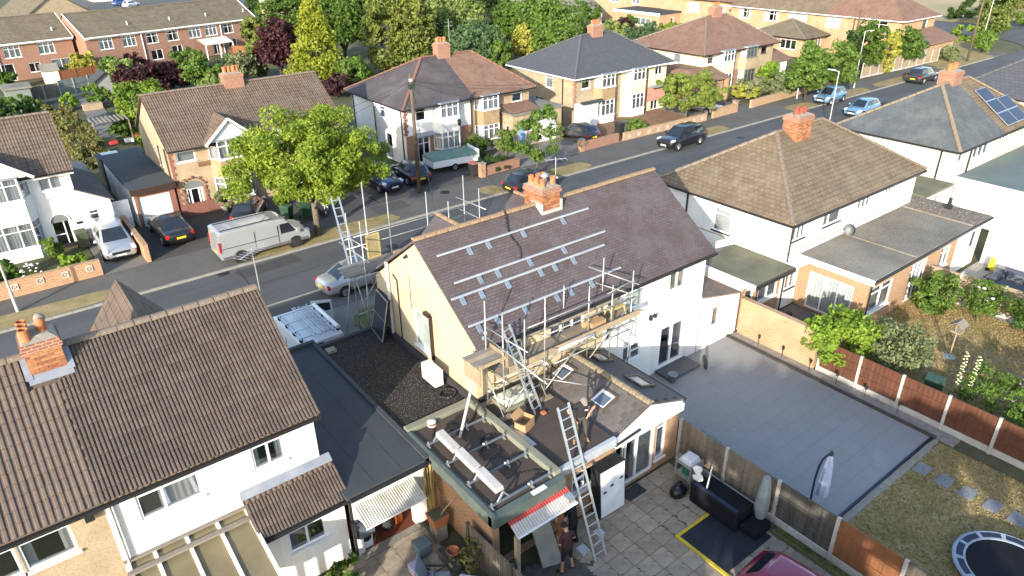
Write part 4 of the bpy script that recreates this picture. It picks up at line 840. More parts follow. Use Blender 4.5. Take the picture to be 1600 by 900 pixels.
def pv(x0, x1, s0, s1):   # panel on the near slope, s = metres up from the eave
    sl = math.hypot(3.65, 2.7); f = lambda x, s, d: (x, 15.95+3.65*s/sl-2.7/sl*d, 4.6+2.7*s/sl+3.65/sl*d)
    p = MB().hexa([f(x0,s0,.09),f(x1,s0,.09),f(x1,s1,.09),f(x0,s1,.09),f(x0,s0,.13),f(x1,s0,.13),f(x1,s1,.13),f(x0,s1,.13)]).build('solar_panel', ALU, he)
    MB().hexa([f(x0+.03,s0+.03,.13),f(x1-.03,s0+.03,.13),f(x1-.03,s1-.03,.13),f(x0+.03,s1-.03,.13),f(x0+.03,s0+.03,.134),f(x1-.03,s0+.03,.134),f(x1-.03,s1-.03,.134),f(x0+.03,s1-.03,.134)]).build('cells', PVBLUE, p)
for a, b, c, d in ((52.0,53.6,.35,1.35),(53.62,55.2,.35,1.35),(52.0,53.6,1.37,2.37),(53.62,55.2,1.37,2.37),(52.0,53.6,2.39,3.39)): pv(a, b, c, d)
hf = thing('house', (63,16,0), 'white house with smooth dark grey roof at the right edge', 'house')
walls(hf, WRENDER, WW(62.2), 16.3, 23.5, 0, 4.6, []); walls(hf, WRENDER, WS(16.3), 62.2, 74, 0, 4.6, [(64,65.5,3.5,4.5,dict(c=2)), (69,70.5,3.5,4.5,dict(c=2))]); hip_roof(hf, 61.9, 74, 15.9, 24, 4.6, 7.3, R_GREY, RIDGEG, yr=19.9)
MB().lathe([(.06,0),(.06,.5),(.12,.52),(.12,.6)], (63.5,18.2,6.1), 8).build('vent_pipe', BLACKP, hf)

floors(hA, -.2, 5.12, 16.02, 22.7); floors(hA2, -7.2, -.2, 16.02, 22.7); floors(hm, 10.65, 22.18, 16.02, 22.7); floors(hd, 28.15, 40, 15.98, 23.6); floors(he, 45.3, 57, 16.3, 23.5)
floors(hA, 2.9, 5.3, 15.0, 16.3, (.03,)); floors(hm, 13.1, 16.3, 11.9, 16.2, (.03,)); floors(hd, 29.4, 41.0, 12.4, 16.1, (.03,))
# ---------------------------------------------------------------- houses across the street
def bay(par, x0, x1, yw, dep, parts, sp=.45, top=True, fm=WHITE):
    """three-sided bay: parts = (z0, z1, material or 'win', curtain)"""
    pl = [(x0,yw),(x0+sp,yw-dep),(x1-sp,yw-dep),(x1,yw)]
    for z0, z1, m, *k in parts:
        if m == 'win':
            MB().prism([(x0+.1,yw),(x0+sp+.06,yw-dep+.22),(x1-sp-.06,yw-dep+.22),(x1-.1,yw)], z0, z0+.03).build('bay_sill', WHITE, par)
            for i, ((ax, ay), (bx, by)) in enumerate(zip(pl[:-1], pl[1:])):
                u = V(bx-ax, by-ay, 0); L = u.length; u /= L; T = Wall((ax,ay,0), u, (u.y,-u.x,0))
                window(par, T, (0 if i else .02, L, z0, z1, dict(c=3 if i == 1 else 1, t=.30, k=k[0] if k else 'net', s=(i == 1), m=fm)))
        else: MB().prism(pl, z0, z1).build('bay_wall', m, par)
    if top: MB().prism([(x0-.06,yw),(x0+sp-.04,yw-dep-.08),(x1-sp+.04,yw-dep-.08),(x1+.06,yw)], parts[-1][1], parts[-1][1]+.10).build('bay_roof', LEAD, par)
def zigzag(par, x, y, z0, z1, m, side=1):
    q = MB(); n = int((z1-z0)/.22)
    for k in range(n): q.box(x-.014, x+(.26 if k % 2 else .15)*side, y-.014, y+(.26 if k % 2 == 0 else .15), z0+k*.22, z0+k*.22+.2) if side > 0 else q.box(x-(.26 if k % 2 else .15), x+.014, y-.014, y+.2, z0+k*.22, z0+k*.22+.2)
    q.build('quoins', m, par)
def porch_canopy(par, x0, x1, y, z, m=LEAD, d=.6): MB().hexa([(x0,y-d,z-.06),(x1,y-d,z-.06),(x1,y,z),(x0,y,z),(x0,y-d,z),(x1,y-d,z),(x1,y,z+.12),(x0,y,z+.12)]).build('canopy', m, par)
DOORW = mat('white door', (.74,.75,.76), rough=.35, fine=.03)

# far left white house
h1 = thing('house', (3.6,46.6,0), 'white rendered house with arched porch door at the left edge of the street', 'house')
walls(h1, WRENDER, WS(46.6), -8, 3.6, 0, 4.75, [(1.98,3.1,3.66,4.72,dict(c=2,t=.30,k='net')), (1.95,2.88,.12,1.75,dict(c=[.66],t=.5,tc=[0],door=1))])
walls(h1, WRENDER, WE(3.6), 46.62, 53, 0, 4.75, [], apex=(49.9,7.15)); walls(h1, WRENDER, WN(53.2), -8, 3.6, 0, 4.75, [])
r1 = gable_roof(h1, -8, 3.85, 46.25, 53.5, 4.72, 49.85, 7.28, R_BROWN, fascia=WHITE, gut=True, step=.45)
ar = MB(); pts = [(2.415+.50*math.cos(math.pi*i/10), 1.72+.50*math.sin(math.pi*i/10)) for i in range(11)]
ar.add([(x,46.585,z) for x, z in pts]+[(x,46.56,z) for x, z in pts], [tuple(range(11))[::-1], tuple(range(11,22))]+[(i,i+1,12+i,11+i) for i in range(10)]).build('fanlight', mat('fanlight glass', (.20,.22,.22), rough=.1, spec=.7), h1)
rng_ = MB()
for i in range(10): rng_.bar((pts[i][0],46.555,pts[i][1]), (pts[i+1][0],46.555,pts[i+1][1]), .05, .07)
rng_.build('arch_trim', WHITE, h1)
bay(h1, -1.6, 1.55, 46.6, .75, [(0,.85,WRENDER),(.85,2.3,'win'),(2.3,3.6,WRENDER),(3.6,4.85,'win')], .5)
MB().slab([(-1.9,45.7,4.8),(-.05,45.7,6.2),(-.05,48.9,6.2),(-1.9,46.9,4.8)][::-1], .07).slab([(-.05,45.7,6.2),(1.8,45.7,4.8),(1.8,46.9,4.8),(-.05,48.9,6.2)][::-1], .07).build('bay_gable_roof', R_BROWN, h1)
MB().add([(-1.6,45.84,4.85),(1.5,45.84,4.85),(-.05,45.84,6.05)], [(0,1,2)]).bar((-1.95,45.68,4.78),(-.05,45.68,6.22),.04,.16).bar((1.85,45.68,4.78),(-.05,45.68,6.22),.04,.16).build('bay_gable', WRENDER, h1)
walls(h1, WRENDER, WS(46.62), 3.62, 5.25, 0, 2.45, [(3.96,4.5,1.40,2.02,dict(c=1,t=.4))]); MB().add([(3.62,46.62,2.45),(5.25,46.62,2.45),(3.62,46.62,3.4)], [(0,1,2)]).build('side_gable', WRENDER, h1); walls(h1, WRENDER, WE(5.25), 46.64, 53, 0, 2.45, [])
MB().slab([(3.55,46.5,3.5),(3.55,53,3.5),(5.45,53,2.42),(5.45,46.5,2.42)][::-1], .08).build('side_roof', R_SLATE, h1)
MB().box(-8,3.6,46.55,46.599,0,.35).build('plinth', BLACKP, h1)
MB().box(3.2,3.5,46.56,46.59,1.35,1.5).build('house_plaque', BLACKP, h1)
gt = thing('garden_gate', (5.3,47.6,0), 'plain white side gate between the white house and the garage', 'gate'); MB().box(5.30,6.3,47.6,47.66,.1,1.9).build('gate_board', WHITE, gt); MB().box(5.3,5.38,47.55,47.6,.1,1.9).box(6.22,6.3,47.55,47.6,.1,1.9).build('gate_frame', WHITE, gt)

# beige rendered house with arched white door
h2 = thing('house', (9.1,47.0,0), 'beige rendered house with brown roof and arched white front door', 'house')
walls(h2, BEIGE, WS(47.0), 9.1, 20.6, 0, 4.65, [(9.52,10.65,3.68,4.58,dict(c=1,t=.30,k='blind')), (9.62,10.62,.12,1.95,dict(c=[.27,.78],door=1,fw=.1)), (18.8,19.9,3.68,4.58,dict(c=2,t=.3,k='net'))])
walls(h2, BEIGE, WW(9.1), 47.02, 54.4, 0, 4.65, [(49.2,49.9,3.0,4.2,dict(c=1,k='blind'))], apex=(50.7,7.2)); walls(h2, BEIGE, WN(54.4), 9.1, 20.6, 0, 4.65, []); walls(h2, BEIGE, WE(20.6), 47.02, 54.4, 0, 4.65, [], apex=(50.7,7.2))
gable_roof(h2, 8.95, 20.85, 46.6, 54.8, 4.62, 50.7, 7.35, R_BROWN, step=.45)
pts = [(10.12+.56*math.cos(math.pi*i/10), 1.93+.5*math.sin(math.pi*i/10)) for i in range(11)]
MB().add([(x,46.985,z) for x, z in pts]+[(x,46.96,z) for x, z in pts], [tuple(range(11))[::-1], tuple(range(11,22))]+[(i,i+1,12+i,11+i) for i in range(10)]).build('fanlight', mat('fanlight glass', (.20,.22,.22)), h2)
for i in range(11):
    a = math.pi*i/10; x, z = 10.12+.66*math.cos(a), 1.93+.62*math.sin(a); e = .12 if i % 2 else .06; MB().bar((x,46.96,z), (x+e*math.cos(a)*1.5,46.96,z+e*math.sin(a)*1.5), .12, .10).build('arch_brick', BRICKD, h2)
for k in range(7):
    for s_ in (-1, 1): MB().box(10.12+s_*.68-.07, 10.12+s_*.68+.07+(.06 if k % 2 else 0), 46.92, 46.99, .12+k*.26, .12+k*.26+.2).build('quoin', BRICKD, h2)
zigzag(h2, 9.1, 47.0, .9, 4.5, BRICKD)
MB().box(9.08,11.6,46.93,46.998,0,.95).build('brick_plinth', BRICKD, h2); MB().box(10.7,11.6,46.95,46.998,3.2,3.5).build('band', mat('brown band', (.20,.12,.07), rough=.9), h2)
bay(h2, 11.45, 14.1, 47.0, .7, [(0,.9,BRICKD),(.9,2.35,'win'),(2.35,3.55,mat('tan render', (.36,.26,.15), rough=.9)),(3.55,4.75,'win')], .45)
MB().slab([(11.2,46.1,4.65),(12.8,46.1,6.1),(12.8,49.0,6.1),(11.2,46.9,4.7)][::-1], .07).slab([(12.8,46.1,6.1),(14.4,46.1,4.65),(14.4,46.9,4.7),(12.8,49.0,6.1)][::-1], .07).build('bay_gable_roof', R_BROWN, h2)
MB().add([(11.45,46.28,4.75),(14.1,46.28,4.75),(12.8,46.28,5.95)], [(0,1,2)]).bar((11.15,46.08,4.63),(12.8,46.08,6.12),.05,.15).bar((14.45,46.08,4.63),(12.8,46.08,6.12),.05,.15).build('bay_gable', WHITE, h2)
bay(h2, 15.7, 18.3, 47.0, .7, [(0,.9,BRICKD),(.9,2.35,'win'),(2.35,3.55,BEIGE),(3.55,4.75,'win')], .45)
chimney(h2, 14.9, 50.7, 1.3, .8, 6.8, 8.0, [(-.4,0),(-.1,.05),(.2,0),(.45,.05)], m=BRICK, pr=.14); pipe(h2, [(9.02,47.6,4.55),(9.02,47.6,.1)], .05, DARKB); pipe(h2, [(9.03,49.3,4.4),(9.03,49.3,2.7)], .04, DARKB)
ga = thing('garage', (6.6,46.9,0), 'dark brick garage with white up and over door and black flat roof', 'garage')
walls(ga, BRICKD, WS(46.9), 6.55, 8.95, 0, 2.5, [(6.75,8.65,.08,2.05,None)]); walls(ga, WRENDER, WW(6.55), 46.92, 56.0, 0, 2.5, []); walls(ga, BRICKD, WN(56), 6.55, 8.95, 0, 2.5, [])
MB().box(6.78,8.62,46.98,47.02,.08,2.03).build('garage_door', DOORW, ga); gd = ga.children[-1]
for k in range(6): MB().box(6.82,8.58,46.965,46.979,.14+k*.31,.41+k*.31).build('door_rib', DOORW, gd)
MB().box(7.66,7.74,46.94,46.965,1.0,1.05).build('handle', ALU, gd)
MB().box(6.40,9.05,46.7,56.2,2.48,2.64).build('roof', FELT, ga); MB().box(6.38,9.06,46.62,46.72,2.28,2.66).build('fascia', DARKB, ga)
sh = thing('garden_shed', (6.3,57.0,0), 'low dark shed with glazed roof strip behind the black roofed garage', 'shed'); MB().box(6.5,9.3,56.5,58.9,0,2.1).build('wall', FENCEDK, sh); MB().slab([(6.4,56.4,2.3),(9.4,56.4,2.3),(9.4,59,2.1),(6.4,59,2.1)], .08).build('roof', FELT, sh); MB().slab([(6.8,56.6,2.33),(7.9,56.6,2.33),(7.9,58.8,2.16),(6.8,58.8,2.16)], .02).build('roof_light', mat('clear sheet', (.45,.52,.52), rough=.3), sh)
sh = thing('garden_shed', (3.9,55,0), 'small grey felted store behind the white house side roof', 'shed'); MB().box(3.7,5.3,53.6,57.4,0,2.2).build('wall', FENCEDK, sh); MB().slab([(3.6,53.5,2.35),(5.4,53.5,2.35),(5.4,57.5,2.2),(3.6,57.5,2.2)], .08).build('roof', FELTGR, sh)

# white house with slate half and brown half
h3 = thing('house', (25.9,47.1,0), 'white house with dark slate hip joined to a beige half with brown tiles', 'house')
walls(h3, WRENDER, WS(47.1), 25.9, 31.9, 0, 4.5, [(26.85,27.75,3.38,4.34,dict(c=1,t=.3)), (26.9,27.95,.12,2.1,dict(c=2,t=.25,door=1))])
walls(h3, BEIGE, WS(47.1), 31.9, 37.9, 0, 4.5, [(36.1,37.15,3.45,4.35,dict(c=1,t=.25)), (36.0,36.9,.1,2.1,dict(c=1,door=1))])
walls(h3, WRENDER, WW(25.9), 47.12, 55.8, 0, 4.5, [(50.2,51.1,3.2,4.1,dict(c=1,t=.3)), (49.4,50.3,.1,2.1,dict(c=1,door=1,panel=.5,m=mat('blue grey door', (.30,.36,.44), rough=.5)))]); walls(h3, WRENDER, WN(55.8), 25.9, 37.9, 0, 4.5, []); walls(h3, BEIGE, WE(37.9), 47.12, 55.8, 0, 4.5, [])
hip_roof(h3, 25.5, 38.25, 46.55, 56.3, 4.55, 7.25, R_SLATE, mat('red hip tile', (.22,.10,.07), (.17,.09,.065), rough=.9), rx=(30.0,34.8), yr=51.0, m2=R_PINK, split=31.95, step=.5)
bay(h3, 28.3, 30.85, 47.1, .65, [(0,.95,BRICK),(.95,2.3,'win'),(2.3,3.4,WRENDER),(3.4,4.5,'win')], .45); bay(h3, 32.25, 34.75, 47.1, .65, [(0,.95,WHITE),(.95,2.2,'win'),(2.2,3.4,mat('tan render', (.36,.26,.15))),(3.4,4.5,'win')], .45)
MB().box(25.88,26.88,47.05,47.098,0,2.35).build('brick_facing', BRICK, h3); MB().box(27.97,28.3,47.05,47.098,0,2.35).build('brick_facing', BRICK, h3); MB().box(30.9,31.9,47.05,47.098,0,2.35).build('brick_facing', BRICK, h3); zigzag(h3, 25.9, 47.1, 2.4, 4.4, BRICKD); porch_canopy(h3, 26.5, 28.2, 47.05, 2.35)
chimney(h3, 31.95, 51.0, 1.15, .8, 6.7, 8.15, [(-.35,0),(-.05,.05),(.3,0)], m=BRICK, pr=.15); MB().tube((32.7,50.9,8.2),(32.7,50.9,9.9),.02).bar((32.3,50.9,9.7),(33.1,50.9,9.7),.02,.02).bar((32.35,50.9,9.4),(33.05,50.9,9.4),.02,.02).build('aerial', ALU, h3)
for y in (47.5, 55.5): pipe(h3, [(25.82,y,4.45),(25.82,y,.1)], .045)
pipe(h3, [(31.9,46.98,4.4),(31.9,46.98,.1)], .045); pipe(h3, [(25.8,51.8,3.9),(25.8,51.8,.1)], .05)
dsh = MB().lathe([(.02,0),(.16,.02),(.28,.10)], (0,0,0), 12).build('satellite_dish', BLACKP, h3, True, local=True); dsh.location = V(30.2,46.35,2.9)-h3.location; dsh.rotation_euler = (math.radians(75), 0, .4)
# beige garage block with blue door
h3g = thing('garage', (34.9,45.5,0), 'flat roofed beige garage with blue side door and white garage door', 'garage')
walls(h3g, BEIGE, WS(45.5), 34.9, 40.2, 0, 2.75, [(35.5,36.35,.1,2.12,dict(c=1,solid=mat('faded blue door', (.22,.38,.55), (.30,.44,.58), s=4, rough=.7),door=1)), (36.6,37.2,1.35,1.95,dict(c=1)), (37.7,39.6,.08,2.02,dict(c=1,solid=DOORW,door=1))])
walls(h3g, BEIGE, WW(34.9), 45.52, 47.1, 0, 2.75, [(46.0,46.5,1.3,1.9,dict(c=1))]); walls(h3g, BEIGE, WE(40.2), 45.52, 52, 0, 2.75, [])
MB().box(34.8,40.3,45.35,52,2.75,2.9).build('roof', FELTGR, h3g); MB().slab([(34.9,45.6,3.0),(37.8,45.6,3.0),(37.8,47.05,3.45),(34.9,47.05,3.45)], .06).build('tiled_skirt', R_PINK, h3g)
# grey roofed pair
h4 = thing('house', (43.1,47.1,0), 'beige and yellow pair of houses under a smooth new grey hipped roof', 'house')
walls(h4, BEIGE, WS(47.1), 43.1, 48.9, 0, 4.5, [(43.95,44.95,3.4,4.32,dict(c=1,t=.3))]); walls(h4, YELLOWR, WS(47.1), 48.9, 55.1, 0, 4.5, [(53.5,54.5,3.42,4.36,dict(c=2,t=.3)), (53.2,54.2,.1,2.1,dict(c=2,t=.3,door=1))])
walls(h4, BEIGE, WW(43.1), 47.12, 56, 0, 4.5, [(50.05,51.1,3.15,4.42,dict(c=1,t=.3,k='net')), (51.35,52.7,1.28,2.12,dict(c=[.55],t=.4,tc=[0]))]); walls(h4, BEIGE, WN(56), 43.1, 55.1, 0, 4.5, []); walls(h4, YELLOWR, WE(55.1), 47.12, 56, 0, 4.5, [])
hip_roof(h4, 42.6, 55.5, 46.55, 56.4, 4.55, 7.3, R_GREY, RIDGEG, rx=(47.3,51.2), yr=51.0, gm=WHITE, step=.5)
bay(h4, 45.45, 48.0, 47.1, .65, [(0,.8,WHITE),(.8,2.2,'win'),(2.2,3.35,mat('tan render', (.36,.26,.15))),(3.35,4.48,'win')], .45); bay(h4, 49.45, 52.0, 47.1, .65, [(0,.8,WHITE),(.8,2.2,'win'),(2.2,3.4,YELLOWR),(3.4,4.48,'win')], .45)
MB().box(43.12,45.4,46.4,47.09,0,2.25).build('porch', WHITE, h4); window(h4, WS(46.38), (43.5,44.5,.15,2.0,dict(c=2,t=.3,door=1))); porch_canopy(h4, 43.2, 45.8, 46.45, 2.35, FELT, .4); zigzag(h4, 43.1, 47.1, 1.6, 4.4, BRICK)
chimney(h4, 49.0, 50.9, 1.3, .8, 6.8, 8.05, [(-.4,0),(-.1,.05),(.2,0),(.45,.05)], m=BRICK, pr=.15); pipe(h4, [(43.0,48.6,4.4),(43.0,48.6,.1)], .05); pipe(h4, [(52.4,47.0,4.4),(52.4,47.0,.1)], .04); MB().box(52.5,55.1,47.02,47.099,1.0,2.4).build('pink_panel', mat('pink render', (.55,.30,.24), rough=.9), h4); porch_canopy(h4, 52.8, 54.8, 47.05, 2.4, LEAD, .5)
# yellow house
h5 = thing('house', (60.6,47.1,0), 'yellow rendered house with brown hipped roof and tiled porch', 'house')
walls(h5, YELLOWR, WS(47.1), 60.6, 65.6, 0, 4.55, [(61.3,62.3,3.45,4.42,dict(c=1,t=.3,k='net'))]); walls(h5, BEIGE, WS(47.1), 65.6, 72.6, 0, 4.55, [(70.4,71.4,3.5,4.4,dict(c=1,t=.3,m=mat('dark frame', (.10,.11,.10))))])
walls(h5, YELLOWR, WW(60.6), 47.12, 57, 0, 4.55, [(50.0,51.0,3.3,4.5,dict(c=1,t=.25,k='net'))]); walls(h5, YELLOWR, WN(57), 60.6, 72.6, 0, 4.55, []); walls(h5, BEIGE, WE(72.6), 47.12, 57, 0, 4.55, [])
hip_roof(h5, 60.1, 73.1, 46.6, 57.4, 4.58, 7.35, R_PINK, RIDGEB, rx=(66.2,69.6), yr=51.6, step=.5)
GRF = mat('grey green frame', (.16,.18,.155), rough=.6)
bay(h5, 62.7, 65.3, 47.1, .7, [(0,.8,BRICK),(.8,2.35,'win'),(2.35,3.55,YELLOWR),(3.55,4.6,'win')], .45); bay(h5, 66.5, 69.2, 47.1, .7, [(0,.8,BRICK),(.8,2.35,'win'),(2.35,3.55,BEIGE),(3.55,4.6,'win')], .45, fm=GRF)
MB().box(65.0,66.6,47.04,47.098,0,2.4).build('brick_facing', BRICK, h5); pipe(h5, [(65.7,46.95,4.5),(65.7,46.95,.1)], .05, mat('brown pipe', (.10,.05,.03))); chimney(h5, 67.6, 51.6, 1.4, .8, 6.9, 8.2, [(-.4,0),(0,.05),(.4,0)], m=BRICK, pr=.15)
MB().box(57.6,62.3,45.6,50.0,0,2.4).build('porch_wall', BRICKO, h5); MB().slab([(57.2,45.1,2.35),(62.7,45.1,2.35),(62.0,47.0,3.3),(58.2,47.0,3.3)], .08).slab([(58.2,47.0,3.3),(62.0,47.0,3.3),(62.0,50.2,3.3),(58.2,50.2,3.3)], .08).slab([(57.2,50.2,2.35),(57.2,45.1,2.35),(58.2,47.0,3.3),(58.2,50.2,3.3)], .08).build('porch_roof', R_PINK, h5)
window(h5, WS(45.57), (60.9,61.8,.15,2.1,dict(c=2,door=1,t=.2))); window(h5, WS(45.57), (59.9,60.7,.15,2.1,dict(c=1,door=1,solid=mat('red door', (.45,.02,.02), rough=.4)))); MB().box(62.3,62.6,45.1,45.5,0,2.3).box(57.5,57.8,45.1,45.5,0,2.3).build('porch_pier', BRICKO, h5)
MB().box(72.6,76.5,47.6,52,0,2.3).build('side_extension', WRENDER, h5); MB().slab([(72.4,47.2,2.3),(77,47.2,2.3),(76,49.6,3.4),(72.6,49.6,3.4)], .08).slab([(72.6,49.6,3.4),(76,49.6,3.4),(77,52.3,2.3),(72.4,52.3,2.3)], .08).build('side_roof', R_PINK, h5)

# ---------------------------------------------------------------- brick terraces and far houses
TW1 = dict(c=3, t=.25, k='net'); TW2 = dict(c=2, t=.3, k='drape')
def terrace(label, loc, rz, L, dep, wm, rm, upper, lower, ze=4.5, zr=7.0, pipes=(), vents=(), fm=None):
    t = thing('terraced_house', loc, label, 'terrace', rz=rz); C0 = V(*loc)
    global _LOC
    def ld(o):       # geometry of this building is local to its own base
        for c in t.children: c.location = (0,0,0)
    walls(t, wm, WS(0), 0, L, 0, ze, [(*h, ) for h in upper+lower]); walls(t, wm, WN(dep), 0, L, 0, ze, []); walls(t, wm, WW(0), .02, dep-.02, 0, ze, [], apex=(dep/2, zr-.15)); walls(t, wm, WE(L), .02, dep-.02, 0, ze, [], apex=(dep/2, zr-.15))
    r = gable_roof(t, -.15, L+.15, -.35, dep+.35, ze-.05, dep/2, zr, rm, fascia=WHITE, gut=False, step=.9)
    MB().bar((-.1,-.38,ze-.14), (L+.1,-.38,ze-.14), .1, .14).build('gutter', WHITE, t); MB().bar((-.16,-.36,ze-.06),(-.16,dep/2,zr-.02),.05,.2).bar((L+.16,-.36,ze-.06),(L+.16,dep/2,zr-.02),.05,.2).build('bargeboard', WHITE, t)
    for x in pipes: pipe(t, [(x,-.1,ze-.2),(x,-.1,0)], .06, WHITE)
    for x, y, z in vents: MB().lathe([(.07,0),(.07,.5),(.10,.52),(.10,.66)], (x,y,z), 8).build('flue', WHITE, t)
    ld(t); return t
def row(xs, z0, z1, w, st): return [(x, x+w, z0, z1, dict(st)) for x in xs]
RZ = math.radians(13)
T2 = terrace('long red brick terrace with white windows and a small striped lean-to', (14.4,107.3,0), RZ, 24.2, 9, BRICK, R_OLIVE,
    row([1.6,4.6], 2.75,4.05,1.7,TW1)+row([7.7,10.6], 2.75,4.05,1.6,TW2)+row([13.7,16.2], 2.75,4.05,1.8,TW1)+row([19.0,22.0], 2.75,4.05,1.6,TW2),
    [(7.9,9.5,.6,1.9,dict(c=2)), (10.9,12.4,.1,2.1,dict(c=[.55],door=1)), (16.9,18.2,.1,2.1,dict(c=2,door=1)), (19.4,20.8,.7,1.9,dict(c=2)), (22.2,23.4,.1,2.0,dict(c=2,door=1))], pipes=[7.1,18.6], vents=[(6.2,1.2,5.0),(12,1.2,5.0),(17.4,1.2,5.0),(23.4,1.2,5.0)])
T1 = terrace('red brick terrace end house at the top left corner with white gutter', (-9.6,106.2,0), math.radians(9), 23.2, 9, BRICK, R_OLIVE,
    row([11.5], 2.75,4.05,1.8,TW1)+row([15.4,19.2], 2.75,4.05,1.8,TW1), [(14.0,16.0,.1,2.1,dict(c=[.5],door=1)), (17.6,18.9,.8,1.9,dict(c=2)), (20.2,22.4,.3,2.0,dict(c=2,k='blind'))], pipes=[14.6], vents=[(14.0,1.4,5.0),(21.6,1.2,5.0)])
lt = thing('striped_lean_to', (28.5,110,0), 'small white striped lean-to roof against the red brick terrace', 'lean-to', rz=RZ)
for k in range(16): MB().hexa([(k*.27,-2.2,1.9),(k*.27+.25,-2.2,1.9),(k*.27+.25,-.1,2.5),(k*.27,-.1,2.5),(k*.27,-2.2,1.94),(k*.27+.25,-2.2,1.94),(k*.27+.25,-.1,2.54),(k*.27,-.1,2.54)]).build('roof_strip', WHITE if k % 2 else mat('pale stripe', (.60,.52,.46)), lt, local=True)
for x in (0.05, 2.1, 4.2): MB().box(x, x+.12, -2.15, -2.03, 0, 1.9).build('post', WHITE, lt, local=True)
def farhouse(label, x0, x1, y0, y1, ze, zr, wm, rm, S_=(), W_=(), hip=True, rz=0.0, extra=None):
    t = thing('house', (x0,y0,0), label, 'house')
    walls(t, wm, WS(y0), x0, x1, 0, ze, list(S_)); walls(t, wm, WW(x0), y0+.02, y1-.02, 0, ze, list(W_), apex=None if hip else ((y0+y1)/2, zr-.15)); walls(t, wm, WN(y1), x0, x1, 0, ze, []); walls(t, wm, WE(x1), y0+.02, y1-.02, 0, ze, [], apex=None if hip else ((y0+y1)/2, zr-.15))
    if hip: hip_roof(t, x0-.4, x1+.4, y0-.4, y1+.4, ze, zr, rm, step=.9, gm=WHITE)
    else: gable_roof(t, x0-.2, x1+.2, y0-.4, y1+.4, ze-.05, (y0+y1)/2, zr, rm, fascia=WHITE, step=.9)
    if rz: t.rotation_euler.z = rz
    return t
def fr(xs, w, z0=3.3, z1=4.6, st=TW1): return [(x, x+w, z0, z1, dict(st)) for x in xs]
fA = farhouse('beige gabled house behind the terrace at the top left', 6, 17.5, 138, 149, 4.6, 8.3, BEIGE, R_OLIVE, hip=False)
# its gable faces the camera: turned a quarter
fA.rotation_euler.z = math.radians(-78); fA.location = (7.4,141,0)
for i, (x, y, w_, m, lab) in enumerate(((33,214,16,OFFW,'cream rendered far house with glazed porch behind the terrace roof'), (70,176,18,YELLOWR,'pale far house with red roof just above the terrace'))):
    farhouse(lab, x, x+w_, y, y+9, 5, 8, m, R_OLIVE if i == 0 else mat('red roof', (.32,.08,.06), rough=.8), fr([x+2,x+8,x+12],2)+[(x+4.5,x+6.5,.1,2.2,dict(c=2,door=1))])
farhouse('brown roofed far house with white windows behind the golden conifer', 48, 66, 128, 138, 4.8, 7.6, BEIGE, R_OLIVE, fr([50,54,58,62],2.2))
# brick corner house at the top right
fB = thing('house', (95.6,42.2,0), 'large buff brick house with brown hipped roof at the far corner', 'house')
walls(fB, BRICKY, WW(95.6), 44.5, 70, 0, 5.0, [(46.2,48.4,3.4,4.7,dict(c=2,t=.3)), (52.5,54.6,3.4,4.7,dict(c=2,t=.3,k='net')), (57.5,60.3,3.4,4.7,dict(c=3,t=.3,k='net')), (62.0,64.2,3.4,4.7,dict(c=3,t=.3,k='drape')), (66.6,68.6,3.4,4.7,dict(c=3,t=.3,k='drape')), (62.6,65.8,.1,2.2,dict(c=1,solid=DOORW,door=1))])
walls(fB, BRICKY, WS(44.5), 95.6, 104.5, 0, 5.0, [(101.3,102.5,3.3,4.7,dict(c=1,k='net'))]); walls(fB, BRICKY, WE(104.5), 44.5, 70, 0, 5, []); walls(fB, BRICKY, WN(70), 95.6, 104.5, 0, 5, [])
mbh = MB(); a, b = (100,49.2,8.2), (100,65.5,8.2); x0, x1, y0, y1 = 95.1, 105, 44, 70.5
mbh.slab([(x0,y0,4.98),(x1,y0,4.98),a], .1, 1).slab([(x0,y1,4.98),(x0,54.5,4.98),(100,54.5,8.2),b], .1, 0).slab([(x0,54.5,4.98),(x0,y0,4.98),a,(100,54.5,8.2)], .1, 1).slab([(x1,y0,4.98),(x1,y1,4.98),b,a], .1, 0).slab([(x1,y1,4.98),(x0,y1,4.98),b], .1, 0)
mbh.build('roof', [R_TAN, R_PINK], fB); gutter(fB, (95.05,44,4.9), (95.05,70.5,4.9), WHITE); gutter(fB, (95.05,43.95,4.9), (105,43.95,4.9), WHITE)
MB().slab([(97.5,41.2,2.3),(105.5,41.2,2.3),(104.5,44.4,3.6),(98.5,44.4,3.6)], .08).build('lean_to_roof', R_PINK, fB); MB().box(98,105,41.7,44.4,0,2.3).build('lean_to_wall', BRICKY, fB)
fC = thing('garage', (89.5,53.5,0), 'small detached garage with grey pyramid roof below the brick corner house', 'garage')
walls(fC, BRICKY, WW(89.9), 54, 61.5, 0, 2.5, [(55,57.4,.9,2.1,dict(c=3)), (58.5,60.6,.9,2.1,dict(c=2))]); walls(fC, BRICKY, WS(54), 89.9, 95, 0, 2.5, [(90.6,92.0,.9,2.1,dict(c=2)), (92.8,94.2,.9,2.1,dict(c=2))]); hip_roof(fC, 89.4, 95.4, 53.5, 62, 2.5, 4.4, R_OLIVE, rx=(92.3,92.5), yr=57.7, step=.9)
fD = thing('house', (97.5,66,0), 'buff brick house with brown roof behind the yellow house', 'house')
walls(fD, BRICKY, WW(98), 66.5, 86, 0, 5.2, [(68.5,70.3,3.2,4.6,dict(c=2,t=.3)), (73,75.6,3.1,4.6,dict(c=3,t=.3,k='net')), (78,80.4,3.1,4.6,dict(c=3,t=.3,k='net'))]); walls(fD, BRICKY, WS(66.5), 98, 108, 0, 5.2, [(101,102.2,3.2,4.7,dict(c=2,t=.3))])
